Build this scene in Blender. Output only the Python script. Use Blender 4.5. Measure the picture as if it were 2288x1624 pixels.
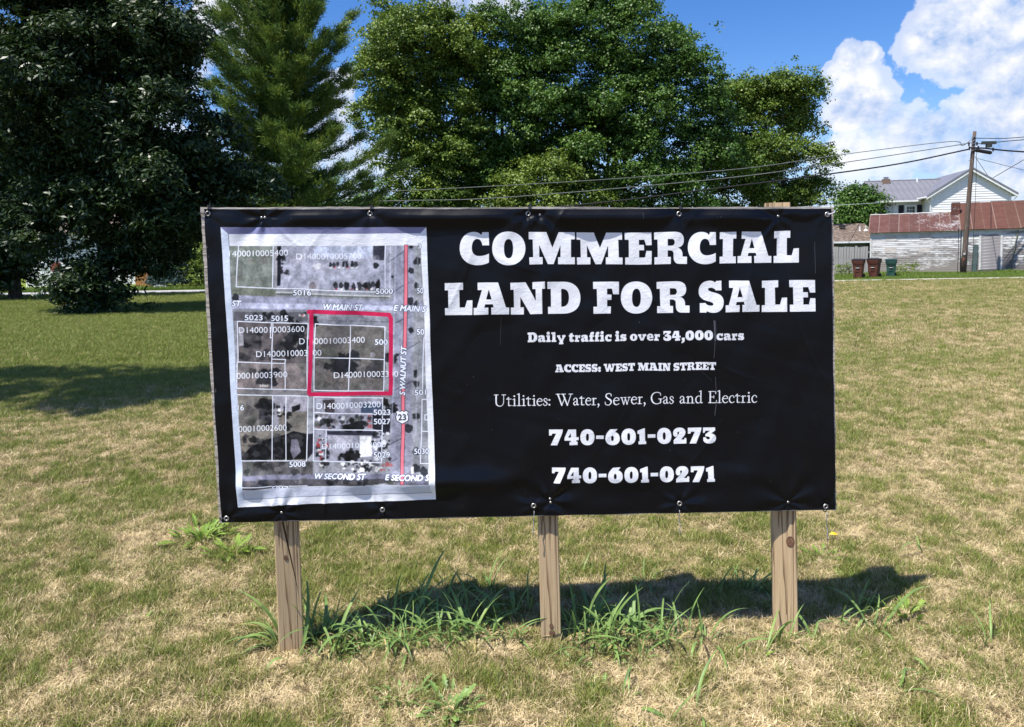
import bpy, bmesh, math, random
import numpy as np
from mathutils import Vector, Matrix

R = math.radians
scene = bpy.context.scene
COL = scene.collection
for _o in list(bpy.data.objects):
    bpy.data.objects.remove(_o)

# ------------------------------------------------------------------ camera
# measured from the photograph (2288 x 1624 units): focal 1652, eye height 1.575 m
FOC, PX, PY, EYE = 1652.0, 1144.0, 671.0, 1.575
PITCH, ROLL = R(3.5), R(1.0)
_F = np.array([0, math.cos(PITCH), -math.sin(PITCH)])
_U0 = np.array([0, math.sin(PITCH), math.cos(PITCH)])
_R0 = np.array([1.0, 0, 0])
_RT = _R0 * math.cos(ROLL) - _U0 * math.sin(ROLL)
_UP = _U0 * math.cos(ROLL) + _R0 * math.sin(ROLL)
cam_d = bpy.data.cameras.new('camera')
cam = bpy.data.objects.new('camera', cam_d)
COL.objects.link(cam)
_m = Matrix(((_RT[0], _UP[0], -_F[0], 0), (_RT[1], _UP[1], -_F[1], 0), (_RT[2], _UP[2], -_F[2], EYE), (0, 0, 0, 1)))
cam.matrix_world = _m
cam_d.sensor_width = 36
cam_d.lens = 36 * FOC / 2288
cam_d.shift_y = -(812 - PY) / 2288
cam_d.clip_start = 0.05
cam_d.clip_end = 3000
scene.camera = cam

def ray(x, y):
    return _RT * ((x - PX) / FOC) - _UP * ((y - PY) / FOC) + _F
def at(x, y, Y):                       # the point seen at (x, y) at distance Y
    d = ray(x, y); t = Y / d[1]
    return Vector((d[0] * t, Y, EYE + d[2] * t))
def gnd(x, y):
    d = ray(x, y); t = EYE / -d[2]
    return Vector((d[0] * t, d[1] * t, 0))

# ------------------------------------------------------------------ light
SUN_DIR = Vector((0.718, 0.522, -1.735)).normalized()       # the way the light travels
sun_d = bpy.data.lights.new('sun', 'SUN')
sun_d.energy = 5.0
sun_d.angle = R(0.53)
sun_d.color = (1.0, 0.955, 0.88)
sun = bpy.data.objects.new('sun', sun_d)
COL.objects.link(sun)
sun.rotation_mode = 'QUATERNION'
sun.rotation_quaternion = (-SUN_DIR).to_track_quat('Z', 'Y')
SUN_EL = math.asin(-SUN_DIR.z)
SUN_ROT = math.atan2(-SUN_DIR.x, -SUN_DIR.y)

scene.view_settings.view_transform = 'Standard'
scene.view_settings.look = 'None'
scene.view_settings.exposure = 0.72
scene.view_settings.gamma = 1.0
scene.view_settings.use_curve_mapping = False
scene.cycles.max_bounces = 6
scene.cycles.diffuse_bounces = 3
scene.cycles.glossy_bounces = 2
scene.cycles.transparent_max_bounces = 6
scene.cycles.use_denoising = True

class NT:
    """small helper for writing node trees"""
    def __init__(s, tree):
        s.t = tree; s.n = tree.nodes; s.l = tree.links
    def add(s, typ, **kw):
        n = s.n.new(typ)
        for k, v in kw.items():
            if k.startswith('i_'):
                n.inputs[k[2:].replace('_', ' ')].default_value = v
            else:
                setattr(n, k, v)
        return n
    def put(s, node, key, val):
        if isinstance(val, bpy.types.NodeSocket):
            s.l.new(val, node.inputs[key])
        else:
            node.inputs[key].default_value = val
    def math(s, op, a, b=None, c=None, clamp=False):
        n = s.n.new('ShaderNodeMath'); n.operation = op; n.use_clamp = clamp
        s.put(n, 0, a)
        if b is not None: s.put(n, 1, b)
        if c is not None: s.put(n, 2, c)
        return n.outputs[0]
    def vmath(s, op, a, b=None, out=0, sc=None):
        n = s.n.new('ShaderNodeVectorMath'); n.operation = op
        s.put(n, 0, a)
        if b is not None: s.put(n, 1, b)
        if sc is not None: s.put(n, 'Scale', sc)
        return n.outputs[out]
    def noise(s, vec, scale, detail=4, rough=0.55, dist=0.0, out=0):
        n = s.n.new('ShaderNodeTexNoise')
        if vec is not None: s.l.new(vec, n.inputs['Vector'])
        s.put(n, 'Scale', scale); s.put(n, 'Detail', detail); s.put(n, 'Roughness', rough); s.put(n, 'Distortion', dist)
        return n.outputs[out]
    def ramp(s, fac, lo, hi, a=0.0, b=1.0, smooth=True):
        n = s.n.new('ShaderNodeMapRange')
        n.interpolation_type = 'SMOOTHSTEP' if smooth else 'LINEAR'
        s.put(n, 'Value', fac); s.put(n, 'From Min', lo); s.put(n, 'From Max', hi); s.put(n, 'To Min', a); s.put(n, 'To Max', b)
        return n.outputs[0]
    def mix(s, fac, a, b, blend='MIX'):
        n = s.n.new('ShaderNodeMix'); n.data_type = 'RGBA'; n.blend_type = blend
        s.put(n, 0, fac)
        for key, v in ((6, a), (7, b)):
            if isinstance(v, bpy.types.NodeSocket): s.l.new(v, n.inputs[key])
            else: n.inputs[key].default_value = (v[0], v[1], v[2], 1)
        return n.outputs[2]

# ------------------------------------------------------------------ sky with cumulus
world = bpy.data.worlds.new('World')
scene.world = world
world.use_nodes = True
w = NT(world.node_tree)
w.n.clear()
w_out = w.add('ShaderNodeOutputWorld')
w_bg = w.add('ShaderNodeBackground')
sky = w.add('ShaderNodeTexSky', sky_type='NISHITA', sun_disc=False, sun_elevation=SUN_EL, sun_rotation=SUN_ROT,
            altitude=200, air_density=1.0, dust_density=0.4, ozone_density=2.5)
SKY_STRENGTH = 0.105
w_bg.inputs['Strength'].default_value = SKY_STRENGTH
geo = w.add('ShaderNodeTexCoord')
D = w.vmath('NORMALIZE', geo.outputs['Generated'])
# cumulus: where banks of cloud stand (direction, angular radius, amount), broken up by noise
BANKS = [(1868, 160, .022, .85), (1905, 130, .030, 1.0), (1938, 118, .022, 1.0), (1915, 190, .045, 1.0), (1962, 160, .016, .5),
         (1945, 235, .045, .95), (1890, 255, .045, .95), (1900, 340, .07, .80), (2010, 305, .065, .80),
         (2090, 90, .055, 1.0), (2062, 118, .022, .8), (2140, 40, .066, 1.0), (2200, 95, .078, 1.0), (2270, 60, .09, 1.0),
         (2350, 180, .12, 1.0), (2255, 230, .078, .95), (2165, 250, .05, .76), (2090, 285, .035, .8), (2330, 330, .11, .9),
         (2120, 350, .09, .74), (2000, 390, .09, .66), (2240, 400, .11, .62), (1800, 470, .09, .55), (1700, 560, .12, .5),
         (752, 205, .034, 1.0), (778, 170, .022, .9), (735, 250, .04, .95), (690, 330, .10, .7), (820, 420, .12, .6),
         (500, 10, .10, .80), (420, 60, .10, .74), (600, -30, .05, .62), (300, 300, .2, .6), (560, 400, .14, .6),
         (1080, -5, .05, .85), (1000, 10, .035, .75), (1150, 10, .03, .8), (200, -300, .25, .55), (1400, -600, .3, .5),
         (-500, 200, .35, .65), (2900, 100, .4, .8), (2600, 500, .3, .6)]
cov = None
for (bx, by, br, ba) in BANKS:
    v = Vector(ray(bx, by)).normalized()
    d = w.vmath('DISTANCE', D, tuple(v), out=1)
    b = w.ramp(d, br * 1.25, br * 0.15, 0.0, ba)
    cov = b if cov is None else w.math('MAXIMUM', cov, b)
# elsewhere in the sky the same scattered fair-weather cloud goes on
sep = w.add('ShaderNodeSeparateXYZ'); w.l.new(D, sep.inputs[0])
zz = w.math('MAXIMUM', sep.outputs[2], 0.03)
fx = w.math('DIVIDE', sep.outputs[0], w.math('ADD', zz, 0.15)); fy = w.math('DIVIDE', sep.outputs[1], w.math('ADD', zz, 0.15))
cmb = w.add('ShaderNodeCombineXYZ'); w.l.new(fx, cmb.inputs[0]); w.l.new(fy, cmb.inputs[1])
wide = w.noise(cmb.outputs[0], 0.9, 3, 0.5)
away = w.ramp(sep.outputs[1], 0.78, 0.45)            # 0 ahead, 1 to the sides and behind
away = w.math('MAXIMUM', away, w.ramp(sep.outputs[2], 0.55, 0.75))
cov = w.math('MAXIMUM', cov, w.math('MULTIPLY', away, w.ramp(wide, 0.5, 0.66, 0, 0.85)))
Q = w.vmath('MULTIPLY', D, (1.0, 1.0, 1.25))
n1 = w.noise(Q, 11.0, 9, 0.60, 0.15)
toward = -SUN_DIR
Q2 = w.vmath('ADD', Q, (-0.006, 0.0, 0.013))
n2 = w.noise(Q2, 11.0, 9, 0.60, 0.15)
big = w.noise(Q, 4.0, 3, 0.5)
dens = w.math('ADD', cov, w.math('MULTIPLY', w.math('SUBTRACT', n1, 0.5), 2.1))
alpha = w.ramp(dens, 0.46, 0.58)
alpha = w.math('MULTIPLY', alpha, w.ramp(cov, 0.02, 0.25))
soft = w.ramp(cov, 0.55, 0.9, 0.55, 1.0)
alpha = w.math('MULTIPLY', alpha, soft)
m1 = w.noise(Q, 5.5, 6, 0.6, 0.2); m2 = w.noise(w.vmath('ADD', Q, (-0.022, 0.0, 0.045)), 5.5, 6, 0.6, 0.2)
relief = w.math('ADD', w.math('MULTIPLY', w.math('SUBTRACT', n1, n2), 4.2), w.math('MULTIPLY', w.math('SUBTRACT', m1, m2), 2.6))
edge = w.ramp(dens, 1.15, 0.5, 0.0, 0.45)
lit = w.math('ADD', w.math('ADD', relief, 0.36), edge)
lit = w.math('ADD', lit, w.math('MULTIPLY', w.math('SUBTRACT', big, 0.5), 1.2), clamp=True)
skyc = w.add('ShaderNodeHueSaturation'); w.l.new(sky.outputs[0], skyc.inputs['Color'])
skyc.inputs['Hue'].default_value = 0.513; skyc.inputs['Saturation'].default_value = 1.35; skyc.inputs['Value'].default_value = 1.02
K = 0.68 / SKY_STRENGTH
cloud = w.mix(lit, (0.27 * K, 0.44 * K, 0.78 * K), (0.94 * K, 0.94 * K, 0.97 * K))
skyb = w.mix(w.ramp(sep.outputs[2], 0.20, 0.0, 0.0, 0.85), skyc.outputs[0], (0.40 * K, 0.58 * K, 0.95 * K))
fin = w.mix(alpha, skyb, cloud)
w.l.new(fin, w_bg.inputs['Color'])
w.l.new(w_bg.outputs[0], w_out.inputs[0])

# ------------------------------------------------------------------ object helpers
def tag(o, label=None, cat=None, group=None, kind=None):
    if label: o['label'] = label
    if cat: o['category'] = cat
    if group: o['group'] = group
    if kind: o['kind'] = kind
    return o
def empty(name, loc=(0, 0, 0), rz=0.0, label=None, cat=None, group=None):
    o = bpy.data.objects.new(name, None)
    o.empty_display_size = 0.2
    o.location = loc; o.rotation_euler = (0, 0, rz)
    COL.objects.link(o)
    bpy.context.view_layer.update() if False else None
    return tag(o, label, cat, group)
def link(name, me, mat=None, parent=None, loc=None, rot=None):
    o = bpy.data.objects.new(name, me)
    if mat is not None and len(me.materials) == 0:
        for m_ in (mat if isinstance(mat, (list, tuple)) else [mat]): me.materials.append(m_)
    if parent is not None: o.parent = parent
    if loc is not None: o.location = loc
    if rot is not None: o.rotation_euler = rot
    COL.objects.link(o)
    return o

class MB:
    """collects geometry for one mesh"""
    def __init__(s): s.v = []; s.f = []; s.m = []; s.mi = 0
    def poly(s, pts):
        b = len(s.v); s.v += [tuple(p) for p in pts]; s.f.append(tuple(range(b, b + len(pts)))); s.m.append(s.mi)
    def box(s, c, size, rz=0.0, taper=1.0):
        cx, cy, cz = c; hx, hy, hz = size[0] / 2, size[1] / 2, size[2] / 2
        b = len(s.v); co, si = math.cos(rz), math.sin(rz)
        for z, k in ((-hz, 1.0), (hz, taper)):
            for x, y in ((-hx, -hy), (hx, -hy), (hx, hy), (-hx, hy)):
                x *= k; y *= k
                s.v.append((cx + x * co - y * si, cy + x * si + y * co, cz + z))
        for q in ((0, 3, 2, 1), (4, 5, 6, 7), (0, 1, 5, 4), (1, 2, 6, 5), (2, 3, 7, 6), (3, 0, 4, 7)):
            s.f.append(tuple(b + i for i in q)); s.m.append(s.mi)
    def hexa(s, p):                    # eight corners: bottom ring of four, top ring of four
        b = len(s.v); s.v += [tuple(q) for q in p]
        for q in ((0, 3, 2, 1), (4, 5, 6, 7), (0, 1, 5, 4), (1, 2, 6, 5), (2, 3, 7, 6), (3, 0, 4, 7)):
            s.f.append(tuple(b + i for i in q)); s.m.append(s.mi)
    def tube(s, pts, rad, n=8, caps=True):
        pts = [Vector(p) for p in pts]
        if not isinstance(rad, (list, tuple)): rad = [rad] * len(pts)
        b = len(s.v); ref = Vector((0.13, 0.27, 1)).normalized()
        for i, p in enumerate(pts):
            t = (pts[min(i + 1, len(pts) - 1)] - pts[max(i - 1, 0)])
            if t.length < 1e-9: t = Vector((0, 0, 1))
            t.normalize()
            rr = ref if abs(t.dot(ref)) < 0.95 else Vector((1, 0, 0))
            a = t.cross(rr).normalized(); c = t.cross(a)
            for k in range(n):
                g = 2 * math.pi * k / n
                s.v.append(tuple(p + (a * math.cos(g) + c * math.sin(g)) * rad[i]))
        for i in range(len(pts) - 1):
            for k in range(n):
                k2 = (k + 1) % n
                s.f.append((b + i * n + k, b + i * n + k2, b + (i + 1) * n + k2, b + (i + 1) * n + k)); s.m.append(s.mi)
        if caps:
            s.f.append(tuple(b + k for k in range(n))[::-1]); s.m.append(s.mi)
            s.f.append(tuple(b + (len(pts) - 1) * n + k for k in range(n))); s.m.append(s.mi)
    def mesh(s, name, smooth=False):
        me = bpy.data.meshes.new(name); me.from_pydata(s.v, [], s.f); me.update()
        if any(s.m): me.polygons.foreach_set('material_index', s.m)
        if smooth: me.polygons.foreach_set('use_smooth', [True] * len(me.polygons))
        return me
    def build(s, name, mat, parent=None, smooth=False, loc=None, rot=None):
        me = s.mesh(name, smooth)
        for m_ in (mat if isinstance(mat, (list, tuple)) else [mat]): me.materials.append(m_)
        return link(name, me, None, parent, loc, rot)

def np_mesh(name, verts, faces_n, loops, smooth=False):
    """verts (N,3); faces all with faces_n corners; loops flat index array"""
    me = bpy.data.meshes.new(name)
    nf = len(loops) // faces_n
    me.vertices.add(len(verts)); me.vertices.foreach_set('co', np.asarray(verts, np.float32).ravel())
    me.loops.add(len(loops)); me.loops.foreach_set('vertex_index', np.asarray(loops, np.int32))
    me.polygons.add(nf)
    me.polygons.foreach_set('loop_start', np.arange(0, nf * faces_n, faces_n, dtype=np.int32))
    if smooth: me.polygons.foreach_set('use_smooth', np.ones(nf, bool))
    me.update(calc_edges=True)
    return me

# ------------------------------------------------------------------ materials
def srgb(r, g, b):
    f = lambda c: (c / 255 / 12.92) if c <= 10.31475 else ((c / 255 + 0.055) / 1.055) ** 2.4
    return (f(r), f(g), f(b))
def new_mat(name):
    m = bpy.data.materials.new(name); m.use_nodes = True
    t = NT(m.node_tree); t.n.clear()
    out = t.add('ShaderNodeOutputMaterial'); p = t.add('ShaderNodeBsdfPrincipled')
    t.l.new(p.outputs[0], out.inputs[0])
    return m, t, p, out
def noise_mat(name, c1, c2, scale=(4, 4, 4), rough=0.75, detail=5, lo=0.35, hi=0.65, bump=0.0, bscale=40, metal=0.0, c3=None, s3=1.0, spec=0.3, coords='Object', dist=0.0, bdist=0.01):
    m, t, p, out = new_mat(name)
    tc = t.add('ShaderNodeTexCoord')
    mp = t.vmath('MULTIPLY', tc.outputs[coords], scale)
    n = t.noise(mp, 1.0, detail, 0.6, dist)
    col = t.mix(t.ramp(n, lo, hi), c1, c2)
    if c3 is not None:
        n3 = t.noise(t.vmath('MULTIPLY', tc.outputs[coords], tuple(s_ * s3 for s_ in scale)), 1.0, 4, 0.6)
        col = t.mix(t.ramp(n3, 0.5, 0.7), col, c3)
    t.l.new(col, p.inputs['Base Color'])
    p.inputs['Roughness'].default_value = rough; p.inputs['Metallic'].default_value = metal
    p.inputs['Specular IOR Level'].default_value = spec
    if bump > 0:
        b = t.add('ShaderNodeBump'); b.inputs['Strength'].default_value = bump; b.inputs['Distance'].default_value = bdist
        nb = t.noise(t.vmath('MULTIPLY', tc.outputs[coords], (bscale, bscale, bscale) if not isinstance(bscale, tuple) else bscale), 1.0, 4, 0.6)
        t.l.new(nb, b.inputs['Height']); t.l.new(b.outputs[0], p.inputs['Normal'])
    return m

# ================================================================== THE SIGN
# board plane: corners as measured, vertical board, local x along the board (m), local y down from its top (m)
B_O = Vector((-1.178, 2.833, EYE + 0.201))
B_X = Vector((2.462, 0.0763, 0.0)).normalized()
B_N = Vector((B_X.y, -B_X.x, 0))               # towards the viewer
def to_board(x, y):
    """photo point -> metres on the board (right, down)"""
    x = np.asarray(x, float); y = np.asarray(y, float)
    d = (_RT[:, None] * ((x.ravel() - PX) / FOC) - _UP[:, None] * ((y.ravel() - PY) / FOC) + _F[:, None])
    n = np.array(B_N); o = np.array(B_O) - np.array([0, 0, EYE])
    t = (n @ o) / (n @ d); p = d * t - o[:, None]
    return (np.array(B_X) @ p).reshape(x.shape), (-p[2]).reshape(x.shape)
def board_pt(u, v, h=0.0):
    return B_O + B_X * float(u) + Vector((0, 0, -1)) * float(v) + B_N * h

# ---- print on the banner, rasterised from outlines
TX, TY, TS = 3072, 1600, 1210.0                # texture size, texels per metre
TOFF = (0.03, 0.03)
PR = np.zeros((TY, TX, 3), np.float32); PR[:] = (0.044, 0.050, 0.076)   # display values of the black vinyl
WH = np.zeros((TY, TX), np.float32)            # where white ink lies (crinkled)

def tex(pts):
    a = np.asarray(pts, float); u, v = to_board(a[:, 0], a[:, 1])
    return np.stack([(u + TOFF[0]) * TS, (v + TOFF[1]) * TS], 1)
def cover(contours, ss=4):
    allp = np.concatenate(contours)
    x0 = max(int(allp[:, 0].min()) - 1, 0); x1 = min(int(allp[:, 0].max()) + 2, TX)
    y0 = max(int(allp[:, 1].min()) - 1, 0); y1 = min(int(allp[:, 1].max()) + 2, TY)
    if x1 <= x0 or y1 <= y0: return None
    W_, H_ = (x1 - x0) * ss, (y1 - y0) * ss
    acc = np.zeros((H_, W_ + 1), np.int16)
    for c in contours:
        p = (c - (x0, y0)) * ss; q = np.roll(p, -1, 0)
        for (ax, ay), (bx, by) in zip(p, q):
            if ay == by: continue
            sg = 1
            if ay > by: ax, ay, bx, by, sg = bx, by, ax, ay, -1
            r0 = max(int(math.ceil(ay - 0.5)), 0); r1 = min(int(math.ceil(by - 0.5)), H_)
            if r1 <= r0: continue
            rows = np.arange(r0, r1)
            xs = ax + (rows + 0.5 - ay) * (bx - ax) / (by - ay)
            np.add.at(acc, (rows, np.clip(np.ceil(xs - 0.5).astype(int), 0, W_)), sg)
    m = (np.cumsum(acc, 1)[:, :W_] != 0).astype(np.float32)
    return (x0, y0, x1, y1), m.reshape(y1 - y0, ss, x1 - x0, ss).mean((1, 3))
def lay(cv, color, white=None, al=1.0):
    if cv is None: return
    (x0, y0, x1, y1), a = cv
    a = a[..., None] * al
    PR[y0:y1, x0:x1] = PR[y0:y1, x0:x1] * (1 - a) + np.array(color, np.float32) * a
    if white is not None:
        WH[y0:y1, x0:x1] = WH[y0:y1, x0:x1] * (1 - a[..., 0]) + white * a[..., 0]
INK = (0.925, 0.930, 0.945)

# ---- outlines: a small path language (M L C Z), '|' starts a hole
def path(s):
    out = []; cur = []; tok = s.split(); i = 0; mode = 'L'; p = (0, 0)
    while i < len(tok):
        t = tok[i]
        if t in 'MLC': mode = t; i += 1; continue
        if t in ('Z', '|'):
            if cur: out.append(cur); cur = []
            i += 1; continue
        if mode == 'C':
            a = [float(z) for z in tok[i:i + 6]]; i += 6
            for k in range(1, 11):
                u = k / 10; w_ = 1 - u
                cur.append((w_**3 * p[0] + 3 * w_ * w_ * u * a[0] + 3 * w_ * u * u * a[2] + u**3 * a[4],
                            w_**3 * p[1] + 3 * w_ * w_ * u * a[1] + 3 * w_ * u * u * a[3] + u**3 * a[5]))
            p = (a[4], a[5])
        else:
            p = (float(tok[i]), float(tok[i + 1])); i += 2; cur.append(p)
    if cur: out.append(cur)
    res = []
    for k, c in enumerate(out):
        a = np.array(c); q = np.roll(a, -1, 0)
        area = (a[:, 0] * q[:, 1] - q[:, 0] * a[:, 1]).sum()
        hole = k > 0
        if (area < 0) != hole: a = a[::-1]
        res.append(a)
    return res
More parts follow.
